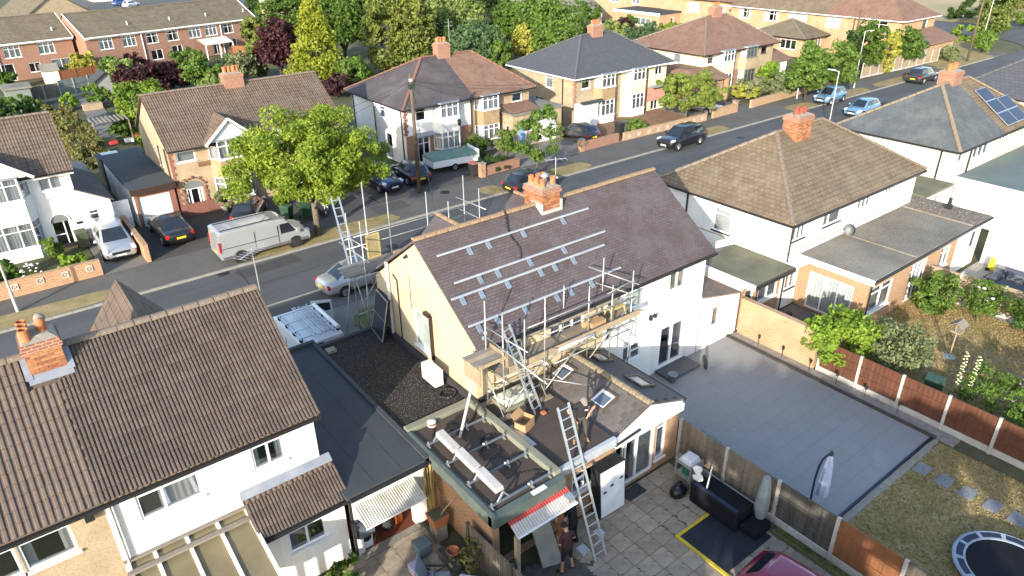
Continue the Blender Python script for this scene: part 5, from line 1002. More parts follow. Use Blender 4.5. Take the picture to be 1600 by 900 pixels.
MB().slab([(97.5,66,5.18),(108.4,66,5.18),(102.8,70.6,8)], .1).slab([(97.5,86,5.18),(97.5,66,5.18),(102.8,70.6,8),(102.8,86,8)], .1).slab([(108.4,66,5.18),(108.4,86,5.18),(102.8,86,8),(102.8,70.6,8)], .1).build('roof', R_PINK, fD); gutter(fD, (97.45,66,5.1), (97.45,86,5.1))
MB().box(94.6,98,66.5,74,2.5,2.7).build('flat_roof', FELTGR, fD); MB().box(94.8,98,66.7,74,0,2.5).build('extension', BRICKY, fD); MB().box(94.55,94.62,66.4,74,2.4,2.72).build('fascia', WHITE, fD)
fE = thing('house', (97.0,84,0), 'brick house with dark flat roofed extension behind the grey roofed pair', 'house')
walls(fE, BRICKY, WW(98.5), 82.5, 104, 0, 6, [(84.3,85.6,3.6,5.4,dict(c=2,t=.3)), (91.5,93.3,3.4,4.9,dict(c=2,t=.3,k='net')), (96.5,99.0,3.4,4.9,dict(c=3,t=.3,k='net')), (101,103,3.6,4.9,dict(c=2,t=.3))]); walls(fE, BRICKY, WS(82.5), 98.5, 110, 0, 6, [(101,102.6,3.5,5,dict(c=2))]); MB().slab([(98,82,5.98),(110,82,5.98),(110,104,9),(98,104,9)], .1).build('roof', R_TAN, fE)
MB().box(92.6,98.5,81.5,92,2.9,3.1).build('flat_roof', FELT, fE); walls(fE, BRICKY, WS(81.7), 92.8, 98.5, 0, 2.9, [(95.5,96.3,.8,2.3,dict(c=1))]); walls(fE, BRICKY, WW(92.8), 81.72, 91.8, 0, 2.9, [(83.5,88,1.0,2.2,dict(c=4,k='net'))]); MB().box(92.52,92.6,81.4,92,2.7,3.12).build('fascia', WHITE, fE)
fG = thing('outbuilding', (84,94,0), 'white and brick outbuilding with grey roof among the trees behind', 'outbuilding')
MB().box(84,93,95,101,0,2.6).build('wall', OFFW, fG); MB().slab([(83.6,94.6,2.6),(93.4,94.6,2.6),(93.4,98,4.3),(83.6,98,4.3)], .1).slab([(83.6,98,4.3),(93.4,98,4.3),(93.4,101.4,2.6),(83.6,101.4,2.6)], .1).build('roof', FELTGR, fG)
structure('car_park', MB().add([(8,150,-.02),(60,150,-.02),(75,212,-.02),(18,235,-.02)], [(0,1,2,3)]), ASPH)

for h_, a, b, c, d in ((h1,-8,3.6,46.6,53.2),(h2,9.1,20.6,47,54.4),(h3,25.9,37.9,47.1,55.8),(h4,43.1,55.1,47.1,56),(h5,60.6,72.6,47.1,57)): floors(h_, a, b, c, d)
# ---------------------------------------------------------------- trees, shrubs, hedges
LEAVES = {'street': leafmat('street tree leaves', (.300,.365,.048), (.165,.235,.030), .42, .8), 'street2': leafmat('garden tree leaves', (0.283,0.330,0.071), (0.177,0.236,0.047), .42),
 'lime': leafmat('lime leaves', (0.221,0.293,0.039), (0.124,0.195,0.026)), 'green': leafmat('green leaves', (0.125,0.196,0.035), (0.066,0.125,0.022)),
 'mid': leafmat('mid green leaves', (0.164,0.242,0.047), (0.086,0.156,0.028)), 'dark': leafmat('dark leaves', (0.070,0.118,0.031), (0.037,0.072,0.022)),
 'gold': leafmat('golden conifer', (.350,.365,.045), (.200,.240,.028), .42), 'yellow': leafmat('yellow leaves', (.46,.42,.085), (.30,.30,.06)),
 'purple': leafmat('purple leaves', (0.072,0.021,0.029), (0.036,0.013,0.018), .2), 'pale': leafmat('pale leaves', (0.288,0.343,0.109), (0.164,0.218,0.062)),
 'conifer': leafmat('conifer sprays', (0.196,0.211,0.047), (0.102,0.133,0.028), .2), 'grey': leafmat('grey green leaves', (0.258,0.281,0.149), (0.149,0.180,0.086)),
 'dry': leafmat('dry hedge leaves', (0.260,0.227,0.091), (0.150,0.156,0.052)), 'willow': leafmat('willow leaves', (0.195,0.240,0.065), (0.111,0.156,0.039)),
 'bright': leafmat('bright shrub leaves', (0.280,0.390,0.052), (0.156,0.247,0.029)), 'teal': leafmat('blue green leaves', (0.118,0.180,0.086), (0.070,0.125,0.055))}
def leafmesh(name, pts, nrm, size, m, asp=1.7):
    n = len(pts); t = RNG.normal(size=(n,3)); nr = nrm+RNG.normal(size=(n,3))*.75; nr /= np.linalg.norm(nr, axis=1)[:,None]+1e-9
    u = np.cross(nr, t); u /= np.linalg.norm(u, axis=1)[:,None]+1e-9; w = np.cross(nr, u)
    s = (size*RNG.uniform(.6, 1.35, n))[:,None]
    a = pts-u*s*.5*asp; c = pts+u*s*.5*asp; b = pts+w*s*.5-nr*s*.12; d = pts-w*s*.5-nr*s*.12
    vs = np.stack([a,b,c,d], 1).reshape(-1,3); me = bpy.data.meshes.new(name)
    me.vertices.add(4*n); me.vertices.foreach_set('co', vs.ravel()); me.loops.add(4*n); me.polygons.add(n)
    me.loops.foreach_set('vertex_index', np.arange(4*n, dtype=np.int32)); me.polygons.foreach_set('loop_start', np.arange(0,4*n,4,dtype=np.int32)); me.update(calc_edges=True)
    me.materials.append(m); return me
def clumps(n, kind, rx, ry, rz, zc, k):
    """points spread through leaf clumps on and inside a crown"""
    d = RNG.normal(size=(k,3)); d /= np.linalg.norm(d, axis=1)[:,None]; rad = RNG.uniform(.5, 1.1, k)
    if kind == 'cone':
        h = RNG.uniform(0, 1, k)**1.3; a = RNG.uniform(0, 2*np.pi, k); r = (1-h)**.8*RNG.uniform(.75, 1.05, k)+.03
        c = np.stack([np.cos(a)*r*rx, np.sin(a)*r*ry, (h*2-1)*rz], 1); cr = (.16+.16*(1-h))*min(rx,ry)*RNG.uniform(.8,1.3,k)+.08
    elif kind == 'box':
        c = RNG.uniform(-1, 1, (k,3)); ax = RNG.integers(0, 3, k); sg = np.where(RNG.uniform(size=k) < .5, -1, 1.0); c[np.arange(k), ax] = sg*.93
        c *= np.array([rx,ry,rz]); cr = np.full(k, .22*min(rx,ry,rz)+.12)*RNG.uniform(.7,1.25,k)
    elif kind == 'column':
        a = RNG.uniform(0, 2*np.pi, k); h = RNG.uniform(-1, 1, k); r = np.sqrt(np.clip(1-np.abs(h)**3.5, .05, 1))*RNG.uniform(.7,1.05,k)
        c = np.stack([np.cos(a)*r*rx, np.sin(a)*r*ry, h*rz], 1); cr = .26*min(rx,ry)*RNG.uniform(.7,1.3,k)+.1
    else:
        c = d*rad[:,None]*np.array([rx,ry,rz]); c[:,2] = np.where(c[:,2] < -.55*rz, c[:,2]*.6, c[:,2]); cr = .24*min(rx,ry,rz)*RNG.uniform(.55,1.5,k)+.06
    i = RNG.integers(0, k, n); q = RNG.normal(size=(n,3)); q /= np.linalg.norm(q, axis=1)[:,None]; qr = RNG.uniform(.3, 1, n)**.5
    flat = np.array([1,1,.75]); p = c[i]+q*(qr*cr[i])[:,None]*flat
    nn = q+.5*p/np.array([rx,ry,rz])+np.array([0,0,.35]); nn /= np.linalg.norm(nn, axis=1)[:,None]
    p[:,2] += zc; return p, nn
PLANTN = 0
def plant(name, cat, label, base, h, rx, leaf, kind='ball', n=4000, size=.2, trunk=.35, tr=None, ry=None, k=None, bark=None, group=None, limbs=5, lean=0.0, z0=None):
    global PLANTN; PLANTN += 1
    base = Vector(base); t = thing(name, base, label, cat, group); ry = ry or rx
    zb = h*trunk if z0 is None else z0; rz = (h-zb)/2; zc = zb+rz; kk = k or max(14, min(140, int(n/55)))
    p, nn = clumps(n, kind, rx, ry, rz, zc, kk); p[:,2] = np.maximum(p[:,2], .05); p[:,0] += lean*p[:,2]/h
    me = leafmesh('crown', p, nn, size, LEAVES[leaf]); put('crown', me, t, local=True)
    r0 = tr or max(.03, .028*h); m = MB(); m.tube((0,0,-.1), (lean*.5,0,zb+rz*.3), r0, r0*.7, 8); m.tube((lean*.5,0,zb+rz*.3), (lean*.8,0,zb+rz*1.3), r0*.7, r0*.2, 7)
    for i in range(limbs):
        a = 2*math.pi*i/limbs+random.uniform(-.4,.4); z1 = zb*random.uniform(.75,1.0)+rz*.15*random.random(); z2 = zb+rz*random.uniform(.6,1.3); q = random.uniform(.5,.75)
        mid = V(math.cos(a)*rx*q*.4, math.sin(a)*ry*q*.4, (z1+z2)/2*.98)
        m.tube((lean*.4,0,z1), mid, r0*.5, r0*.33, 6); m.tube(mid, (math.cos(a)*rx*q, math.sin(a)*ry*q, z2), r0*.33, r0*.1, 5)
    m.build('trunk', bark or BARK, t, True, local=True); return t
def P2(px, py, z=0.0): p = G(px, py, z); return (p.x, p.y, z)
# street trees
plant('street_tree', 'tree', 'large bright green street tree standing on the grass verge', (14.75,38.75,.1), 7.3, 4.2, 'street', n=48000, size=.112, trunk=.27, tr=.23, k=150, ry=3.8, limbs=7)
plant('young_tree', 'tree', 'slim young tree with pale trunk on the verge by the parked dark car', (31.9,38.7,.1), 5.2, 1.5, 'mid', kind='column', n=2600, size=.14, trunk=.30, tr=.06, k=22, limbs=8)
plant('garden_tree', 'tree', 'bushy olive green tree filling the front garden before the grey roofed house', (52.6,42.2,.1), 4.3, 3.0, 'street2', n=12000, size=.15, trunk=.22, k=80)
# trees behind the houses across the street, from the photo's left to its right
TREES = [  # photo position of the foot, of the top, half width, leaf, shape, label
 (10,140,108,16,'green','ball','green garden shrub at the left edge below the brick terrace'),
 (62,118,97,18,'dark','ball','dark clipped shrub before the terrace end house doors'),
 (86,116,95,16,'green','ball','low green bush beside the dark clipped shrub'),
 (135,121,82,20,'yellow','ball','golden yellow shrub below the gap between the terraces'),
 (186,131,88,20,'mid','ball','yellow green bush next to the golden shrub'),
 (208,112,85,22,'purple','ball','small dark purple bush against the terrace wall'),
 (232,150,97,42,'purple','ball','broad dark purple beech hedge tree before the brick terrace'),
 (272,142,99,26,'purple','ball','second dark purple tree merging with the broad purple one'),
 (295,112,76,24,'green','ball','dark green bush below the striped lean-to roof'),
 (318,140,87,27,'mid','ball','round bright green tree left of the brick chimney'),
 (338,146,112,20,'pale','ball','low rounded shrub at the foot of the round green tree'),
 (374,130,83,28,'grey','ball','grey green broad tree right of the brick chimney'),
 (409,122,26,16,'conifer','column','tall slender yellowish conifer beside the purple plum tree'),
 (441,124,30,31,'purple','ball','tall dark purple plum tree left of the golden conifer'),
 (502,136,-3,43,'gold','cone','tall golden conical conifer behind the beige house'),
 (527,152,117,24,'purple','ball','small purple bush right of the golden conifer'),
 (555,142,90,28,'mid','ball','leafy green tree between golden conifer and slate roof'),
 (455,70,-12,40,'green','ball','dark broadleaf tree behind the tall slender conifer'),
 (540,92,-20,52,'green','ball','large dark broadleaf tree behind the golden conifer'),
 (607,112,-8,28,'conifer','column','tall olive green conifer behind the slate roof'),
 (650,110,-8,31,'conifer','column','broad olive conifer beside the slate house chimney'),
 (690,104,30,24,'dark','ball','dark leaved tree standing in for the shaded gap right of the twin conifers'),  # dark leaf colour stands in for the shaded gap between crowns
 (713,84,-10,50,'pale','ball','tall pale yellow green tree behind the brown roof'),
 (745,108,34,42,'teal','ball','blue green spreading tree behind the pink brown roof'),
 (778,112,62,20,'mid','ball','bright green small tree at the brown roof edge'),
 (750,100,70,8,'yellow','cone','small golden conifer tip behind the brown roof'),
 (795,78,5,28,'green','ball','round green tree between pale tree and golden bush'),
 (850,86,-5,52,'mid','ball','big rounded green tree behind the beige garage'),
 (818,96,43,20,'yellow','ball','round golden bush left of the grey roof'),
 (872,104,38,38,'mid','ball','leafy shrub mass along the grey roof edge'),
 (925,78,36,26,'grey','ball','olive green tree left of the grey roof chimney'),
 (905,42,2,32,'green','ball','far green tree left of the dark flat roof'),
 (955,74,32,24,'pale','ball','grey green shrub right of the grey roof chimney'),
 (976,56,28,11,'purple','ball','dark purple shrub between chimney and green tree'),
 (1005,80,36,28,'teal','ball','mid green tree beside the yellow house roof'),
 (985,46,20,20,'green','ball','green tree below the dark flat roof'),
 (1048,60,36,30,'lime','ball','yellow green shrubs behind the yellow house roof'),
 (1092,42,3,17,'mid','ball','bright tree left of the yellow house chimney'),
 (760,26,-14,36,'dark','ball','far dark green tree at the top edge behind pale tree'),
 (612,44,-18,40,'green','ball','far green tree mass behind the twin conifers'),
 (398,70,26,18,'green','ball','green tree right of the brick terrace end'),
 (418,30,-12,30,'dark','ball','far dark tree above the purple plum'),
]
RIGHT = [
 (1212,66,26,13,'mid','ball','small tree behind the yellow house roof end'),
 (1197,140,96,17,'bright','ball','bright green shrub against the yellow house bay'),
 (1222,152,120,20,'grey','ball','loose grey green shrub behind the long buff wall'),
 (1256,162,70,27,'mid','ball','olive green street side tree left of its darker twin'),
 (1300,152,66,26,'mid','ball','yellow green street side tree near the tall lamp post'),
 (1255,86,58,20,'mid','ball','leafy hedge bush below the pyramid roofed garage'),
 (1345,119,36,28,'green','ball','dense green ivy clad shrub behind the board fence'),
 (1324,124,48,16,'dark','ball','dark green shrub at the near end of the board fence'),
 (1382,114,43,12,'yellow','column','upright yellow green variegated shrub behind the board fence'),
 (1408,108,40,20,'green','ball','rounded green shrub before the brick house window'),
 (1428,102,56,12,'teal','ball','grey green shrub at the far end of the board fence'),
 (1482,96,70,12,'grey','ball','small grey green tree by the gap in the fence'),
 (1510,64,42,17,'bright','box','flat topped bright green clipped hedge by the junction'),
 (1533,84,45,15,'mid','ball','mixed shrub with pale flowers on the street corner'),
 (1549,52,-12,22,'willow','column','weeping green tree beside the straw field'),
 (1598,42,16,14,'mid','ball','dark green tree at the top right edge')]
for gi, LST in enumerate((TREES, RIGHT)):
    for px, pb, pt, hw, lf, kd, lab in LST:
        b = G(px, pb, .0); h = max(1.2, HZ(px, pt, b)); dep = (b-V(0,0,CAM_H)).dot(_fwd); r = hw*dep/FPX; sm = h < 4.7
        n = int(min(14000, 900+260*r*h)); nm = 'hedge' if kd == 'box' else 'conifer_tree' if kd in ('cone','column') and lf in ('gold','conifer') else ('shrub' if sm else 'tree')
        plant(nm, 'hedge' if kd == 'box' else 'shrub' if sm else 'tree', lab, (b.x,b.y,0), h, r, lf, kd, n, .15+.0011*dep, trunk=.05 if sm or kd != 'ball' else .12, k=max(20, int(n/38)), limbs=4, bark=BARKD, group=('trees and shrubs behind the houses', 'trees and shrubs along the far end of the street')[gi])
structure('field_margin', MB().prism([(140,50.5),(230,49),(230,54),(141,56)], -.05, .25), DRYG)
for i, (x, y, l) in enumerate(((150,57,16),(175,56,18),(118,92,18))):
    plant('field_hedge', 'hedge', ['dark scrub line at the near edge of the straw field', 'second scrub patch along the straw field', 'scrub hedge running behind the corner house'][i], (x,y,0), 2.6, l*.5, 'dry' if i else 'dark', 'box', 2600, .5, trunk=.02, ry=1.6, limbs=2)
# back gardens across the street
plant('hedge', 'hedge', 'long dry clipped hedge between two back gardens', (6.75,71,0), 2.1, .95, 'dry', 'box', 9000, .17, trunk=.02, ry=8.6, k=170, limbs=2)
plant('hedge', 'hedge', 'tall bright lime hedge against the beige house gable', (13.2,71.5,0), 3.7, 1.9, 'lime', 'box', 8500, .2, trunk=.02, ry=4.6, k=150, limbs=3)
plant('hedge', 'hedge', 'lime green hedge end beside the beige house wall', (13.0,63.6,0), 2.6, 1.5, 'lime', 'box', 4000, .2, trunk=.02, ry=2.2, k=80, limbs=3)
for x, y, h, r, lf, lab in ((10.6,70.6,1.6,1.1,'green','low green plants beside the garden pergola'), (11.4,87,2.2,1.1,'mid','small leafy shrub by the pale planters'), (8.6,86.5,1.6,.9,'bright','yellow green plant beside the raised planters'), (4.2,86,2.2,2.0,'green','green bush behind the white house roof ridge'), (1.8,84,2.6,2.2,'dark','dark bush behind the white house roof'), (15.4,91,4.0,2.2,'pale','pale green shrub beside the playhouse'), (22.3,43.0,.01,0,'',''), (-1.0,43.6,1.1,.9,'green','small green bush behind the pierced block wall'), (2.1,42.6,.9,.8,'bright','yellow green shrub behind the pierced block wall'), (1.6,44.9,1.4,.5,'mid','thin upright plant before the white house bay'), (-2.5,43,.9,1.0,'grey','grey plant behind the pierced block wall'),
    (30.3,42.3,.9,1.4,'dark','low dark green shrub behind the brick wall by the trailer'), (32.6,43.2,2.4,.8,'mid','upright shrub beside the beige bay window'), (31.3,45.7,1.6,1.2,'green','green shrub beneath the white bay windows'), (33.6,45.2,1.7,1.0,'grey','pale shrub before the blue garage door'), (46.2,42.4,1.3,1.2,'mid','low shrub behind the stone block wall near the bins'), (63.6,44,1.6,1.6,'yellow','yellow flowering shrub in the yellow house garden'), (66.0,43.6,2.0,2.4,'grey','wild grey green shrub in the yellow house garden'), (69.5,43.4,2.6,2.6,'mid','leafy shrub along the long buff wall'), (11.6,46.2,1.7,.5,'grey','small potted olive tree beside the arched door')):
    if h > .1: plant('shrub', 'shrub', lab, (x,y,.1 if y < 48 else 0), h, r, lf, 'ball', int(500+900*r), .14 if y < 50 else .2, trunk=.08, k=int(14+16*r), limbs=3)
# right-hand gardens
plant('shrub', 'shrub', 'large glossy lime green shrub spilling over the brick garden wall', (26.15,11.7,0), 2.5, 1.55, 'bright', 'ball', 9000, .10, trunk=.1, k=85, ry=1.3)
plant('shrub', 'shrub', 'rounded grey green shrub behind the red brown fence', (27.4,10.0,0), 2.2, 1.25, 'grey', 'ball', 5200, .085, trunk=.06, k=100)
plant('shrub', 'shrub', 'leafy green border shrub before the pale timber fence', (33.6,11.2,0), 2.0, 1.1, 'mid', 'ball', 5000, .08, trunk=.05, k=50)
plant('shrub', 'shrub', 'rose bush with white flowers against the pale timber fence', (34.7,9.6,0), 1.9, .8, 'mid', 'ball', 3000, .075, trunk=.05, k=34)
plant('shrub', 'shrub', 'large dark green shrub at the right edge by the timber fence', (34.6,6.9,0), 2.5, 1.5, 'green', 'ball', 9000, .08, trunk=.05, k=90)
plant('shrub', 'shrub', 'wild mixed border shrub with purple flowers behind the fence', (27.5,5.2,0), 1.9, 1.5, 'mid', 'ball', 9000, .065, trunk=.05, k=90, ry=2.2)
plant('shrub', 'shrub', 'dark border shrub at the right photo edge behind the fence', (28.6,2.6,0), 2.1, 1.6, 'green', 'ball', 8000, .07, trunk=.05, k=80, ry=1.8)
def flowers(label, base, h, r, n, m, s=.05, cat='flowers', name='flower_stems'):
    t = thing(name, base, label, cat); st = MB(); fl = MB()
    for i in range(n):
        a, q = random.uniform(0,6.28), r*math.sqrt(random.random()); x, y, z = q*math.cos(a), q*math.sin(a), h*random.uniform(.35,1)
        st.tube((x*.5,y*.5,0), (x,y,z), .008, .005, 4); fl.lathe([(.01,-s*.5),(s,0),(s*.7,s*.5),(0,s*.6)], (x,y,z), 6)
    st.build('stem', LEAVES['mid'], t, local=True, kind='stuff'); fl.build('blossom', m, t, local=True, kind='stuff'); return t
PETALW = mat('white petals', (.80,.80,.74), rough=.8); PETALC = mat('cream petals', (.72,.70,.42), rough=.8); PETALP = mat('purple petals', (.32,.22,.42), rough=.8)
flowers('white roses on the bush by the timber fence', (34.7,9.5,0), 2.0, .7, 14, PETALW, .09); flowers('purple flower spikes rising from the border shrub', (27.9,4.6,0), 2.1, 1.3, 40, PETALP, .05); flowers('white flowers beside the low pierced block wall', (.2,42.8,.1), .9, .5, 22, PETALW, .07)
for i, (x, y, h) in enumerate(((26.75,7.35,2.55), (27.05,7.0,2.4))):
    t = thing('hollyhock', (x,y,0), ['taller cream hollyhock spire behind the red brown fence', 'shorter cream hollyhock spire beside the green bin'][i], 'flower'); MB().tube((0,0,0),(.05,.03,h),.015,.008,5).build('stem', LEAVES['mid'], t, local=True); b = MB()
    for k in range(26):
        z = h*(.42+.58*k/26); a = k*2.4; b.lathe([(.01,-.02),(.042,0),(.035,.02),(0,.03)], (.06*math.cos(a)+.05*z/h,.06*math.sin(a),z+random.uniform(-.04,.04)), 6)
    b.build('blossom', PETALC, t, local=True, kind='stuff')
# lawn tufts
def tufts(name, x0, x1, y0, y1, n, m, h=.05):
    p = np.stack([RNG.uniform(x0,x1,n), RNG.uniform(y0,y1,n), np.full(n,.012)], 1); me = leafmesh(name, p, np.tile([0,0,.2],(n,1)), h, m, 2.2); o = put(name, me, kind='stuff'); return o
tufts('grass', 16.6, 24.3, -1, 6.6, 22000, leafmat('straw blades', (.50,.37,.19), (.32,.26,.11), .4, .7), .04)
tufts('grass', 25.7, 35.4, 2, 12.6, 16000, leafmat('straw blades', (.40,.32,.17), (.24,.23,.09)), .05)

# unseen stand-in hedges, added for the shade they cast over yard, patio and lawn
for (a, c, h, ry, lab) in ((-4.0,-11.6,9.6,4.6,'tall unseen stand-in hedge added to shade the lawn'), (-4.0,-3.0,9.4,4.2,'tall unseen stand-in hedge added to shade the paved yard and patio'), (-3.4,4.6,7.2,3.4,'lower unseen stand-in hedge added to shade the cluttered yard')):
    t = plant('added_shade_hedge', 'hedge', lab, (a*.84-c*.54, a*.54+c*.84, 0), h, 1.3, 'dark', 'box', 16000, .5, trunk=.0, ry=ry, k=420, limbs=2, z0=.2); t.rotation_euler.z = math.atan2(.54, .84)

WEED = leafmat('paving weeds', (.10,.13,.04), (.06,.085,.025), .2)
pw_ = []
for _ in range(1500):
    x = 10.5+.6*RNG.integers(0,10)-.6 if RNG.uniform() < .5 else RNG.uniform(10.6,16.1); x = 9.9+.6*RNG.integers(1,11) if RNG.uniform() < .5 else x; y = RNG.uniform(4.4,11.9) if abs((x-9.9)/.6-round((x-9.9)/.6)) < .01 else 4.2+.6*RNG.integers(1,13)
    if math.sin(x*1.7+y*.9)+math.sin(y*2.3-x*.6) > .75: pw_.append((x+RNG.normal()*.02, y+RNG.normal()*.02, .012))
pw_ = np.array(pw_+[(RNG.uniform(16.08,16.28), RNG.uniform(5,11.8), .015) for _ in range(500)]); put('weeds', leafmesh('weeds', pw_, np.tile([0,0,.6],(len(pw_),1)), .05, WEED, 1.6), kind='stuff')
structure('grass_strip', MB().box(15.98, 16.3, 4, 7.9, -.05, .008), mat('weedy grass', (.115,.135,.04)))
# ---------------------------------------------------------------- vehicles
def paint(name, c, metal=.4): return mat('paint '+name, c, tuple(x*.94 for x in c), s=1.0, rough=.32, metal=metal, fine=0, spec=.5, coat=.8)
CARS = {  # length, width, height, bonnet z, belt z, then x shares (from the nose) of bonnet end, roof start, roof end, tail top
 'hatch': (4.05,1.74,1.46,.78,.92,.25,.44,.84,.97), 'estate': (4.75,1.84,1.50,.78,.93,.25,.42,.88,.985), 'saloon': (4.6,1.80,1.44,.76,.92,.27,.46,.70,.86),
 'mpv': (4.25,1.77,1.62,.84,.98,.20,.42,.88,.98), 'suv': (4.5,1.86,1.66,.92,1.04,.24,.42,.88,.98), 'city': (3.85,1.70,1.52,.80,.95,.20,.42,.86,.98)}
def car(kind, label, pos, rz, pm, plate=None, rim=None, name='parked_car'):
    L, Wd, H, zb, zl, s1, s2, s3, s4 = CARS[kind]; hw = Wd/2; t = thing(name, pos, label, 'car', rz=rz)
    X = lambda s: L/2-s*L                                   # share from the nose to local x (nose at +x)
    # body shell: stations along the length with half widths at sill, waist and shoulder
    st = [(0,.30,zb-.20,.74,.62),(.015,.22,zb-.10,.84,.74),(.06,.18,zb-.03,.93,.83),(.14,.17,zb+.01,.98,.88),(s1,.17,zb+.05,1.0,.90),(s2,.17,zl,1.0,.91),((s2+s3)/2,.17,zl+.01,1.0,.91),(s3,.17,zl+.02,1.0,.91),(min(s4,.93),.19,zl+.02,.98,.88),(.965,.24,zl-.03 if s4 > .9 else zl+.0,.93,.82),(.99,.30,zl-.12,.86,.74),(1.0,.36,zl-.22,.78,.66)]
    vs = []; n = 11
    for s, z0, zs, w, wt in st:
        h = zs-z0; ring_ = [(-w*.80,z0),(-w*.98,z0+h*.16),(-w,z0+h*.50),(-w*.97,z0+h*.80),(-wt,zs-.005),(0,zs+.03),(wt,zs-.005),(w*.97,z0+h*.80),(w,z0+h*.50),(w*.98,z0+h*.16),(w*.80,z0)]
        vs += [(X(s), y*hw, z) for y, z in ring_]
    k = len(st); fs = [(j*n+i, (j+1)*n+i, (j+1)*n+i+1, j*n+i+1) for j in range(k-1) for i in range(n-1)]+[((j+1)*n, j*n, j*n+n-1, (j+1)*n+n-1) for j in range(k-1)]+[tuple(range(n)), tuple(range((k-1)*n+n-1, (k-1)*n-1, -1))]
    MB().add(vs, fs).build('body', pm, t, True, local=True, subsurf=1)
    # cabin: tapered shell above the waist
    b0, b1, b2, b3 = X(s1), X(s2), X(s3), X(s4); wb, wr = hw*.90, hw*.68
    ring0 = [(b0,-wb*.92),(b3,-wb*.90),(b3,wb*.90),(b0,wb*.92)]; zr = H-.02
    base = [(b0,-wb*.93,zb+.02),((b1+b2)/2,-wb,zl-.04),(b3,-wb*.90,zl-.03),(b3,wb*.90,zl-.03),((b1+b2)/2,wb,zl-.04),(b0,wb*.93,zb+.02)]
    roof = [(b1,-wr*.95,zr-.03),((b1+b2)/2,-wr,zr),(b2,-wr*.94,zr-.05),(b2,wr*.94,zr-.05),((b1+b2)/2,wr,zr),(b1,wr*.95,zr-.03)]
    top = [(b1-.12,-wr*.6,zr+.01),((b1+b2)/2,-wr*.6,zr+.035),(b2+.12,-wr*.6,zr-.01),(b2+.12,wr*.6,zr-.01),((b1+b2)/2,wr*.6,zr+.035),(b1-.12,wr*.6,zr+.01)]
    fs = [(i,(i+1)%6,6+(i+1)%6,6+i) for i in range(6)]+[(6+i,6+(i+1)%6,12+(i+1)%6,12+i) for i in range(6)]+[(12,13,16,17),(13,14,15,16)]
    cab = MB().add(base+roof+top, [f[::-1] for f in fs[:12]]+[f[::-1] for f in fs[12:]]).build('cabin', pm, t, True, local=True)
    lerp = lambda a, b, f: tuple(a[i]+(b[i]-a[i])*f for i in range(3))
    def pane(nm, q, out, m0=.10, m1=.88, e0=.05, e1=.95):
        a, b, c, d = q; lo = lambda f: lerp(a, b, f); hi = lambda f: lerp(d, c, f)
        p = [lerp(lo(e0), hi(e0), m0), lerp(lo(e1), hi(e1), m0), lerp(lo(e1), hi(e1), m1), lerp(lo(e0), hi(e0), m1)]; o = Vector(out)
        P0 = [tuple(Vector(x)+o*.004) for x in p]; P1 = [tuple(Vector(x)+o*.014) for x in p]
        MB().add(P0+P1, [(4,5,6,7),(0,1,5,4),(1,2,6,5),(2,3,7,6),(3,0,4,7)]).build(nm, CARGL, t, False, local=True)
    pane('windscreen', (base[5],base[0],roof[0],roof[5]), (.5,0,.8), .10, .95, .07, .93); pane('rear_window', (base[2],base[3],roof[3],roof[2]), (-.6,0,.6), .30 if kind != 'saloon' else .08, .92, .10, .90)
    for s in (0, 1):
        bb = [base[0],base[1],base[2]] if s == 0 else [base[5],base[4],base[3]]; rr = [roof[0],roof[1],roof[2]] if s == 0 else [roof[5],roof[4],roof[3]]; o = (0,-1 if s == 0 else 1,.25)
        pane('side_window', (bb[0],bb[1],rr[1],rr[0]), o, .22, .88, .20, .965); pane('side_window', (bb[1],bb[2],rr[2],rr[1]), o, .20, .88, .035, .86)
    # wheels and arches
    wr_ = .315 if kind not in ('suv',) else .35
    for s in (.185, .80):
        for sd in (-1, 1):
            y = sd*(hw-.10); x = X(s)
            arch = MB().tube((x,sd*(hw-.25),wr_), (x,sd*(hw*.985+.004),wr_), wr_*1.16, wr_*1.16, 18).build('wheel_arch', BLACKP, t, local=True)
            w = MB().tube((x,y-.10*sd,wr_-.005), (x,y+.115*sd,wr_-.005), wr_, wr_, 20).build('wheel', RUBBER, t, False, local=True, bevel=.03)
            rm = MB().tube((x,y+.10*sd,wr_-.005), (x,y+.125*sd,wr_-.005), wr_*.66, wr_*.62, 18)
            for q in range(5):
                a = q*1.2566; rm.bar((x,y+.13*sd,wr_), (x+math.cos(a)*wr_*.58,y+.13*sd,wr_+math.sin(a)*wr_*.58), .05, .02, up=(0,1,0))
            rm.build('rim', rim or RIM, w, local=True)
    # lights, plates, mirrors, bumper trim
    for sd in (-1, 1):
        MB().hexa([(X(.025),sd*hw*.78-.13,zb-.17),(X(.025),sd*hw*.78+.13,zb-.17),(X(.10),sd*hw*.80+.12,zb-.12),(X(.10),sd*hw*.80-.12,zb-.12),(X(.03),sd*hw*.76-.12,zb-.05),(X(.03),sd*hw*.76+.12,zb-.05),(X(.11),sd*hw*.78+.10,zb+.005),(X(.11),sd*hw*.78-.10,zb+.005)]).build('headlight', LAMPG, t, local=True, bevel=.03)
        MB().hexa([(X(1.0)+.03,sd*hw*.74-.11,zl-.30),(X(1.0)+.16,sd*hw*.86-.06,zl-.30),(X(1.0)+.16,sd*hw*.86+.06,zl-.30),(X(1.0)+.03,sd*hw*.74+.11,zl-.30),(X(1.0)+.05,sd*hw*.74-.10,zl-.08),(X(1.0)+.18,sd*hw*.84-.06,zl-.08),(X(1.0)+.18,sd*hw*.84+.06,zl-.08),(X(1.0)+.05,sd*hw*.74+.10,zl-.08)]).build('tail_light', RED, t, local=True, bevel=.03)
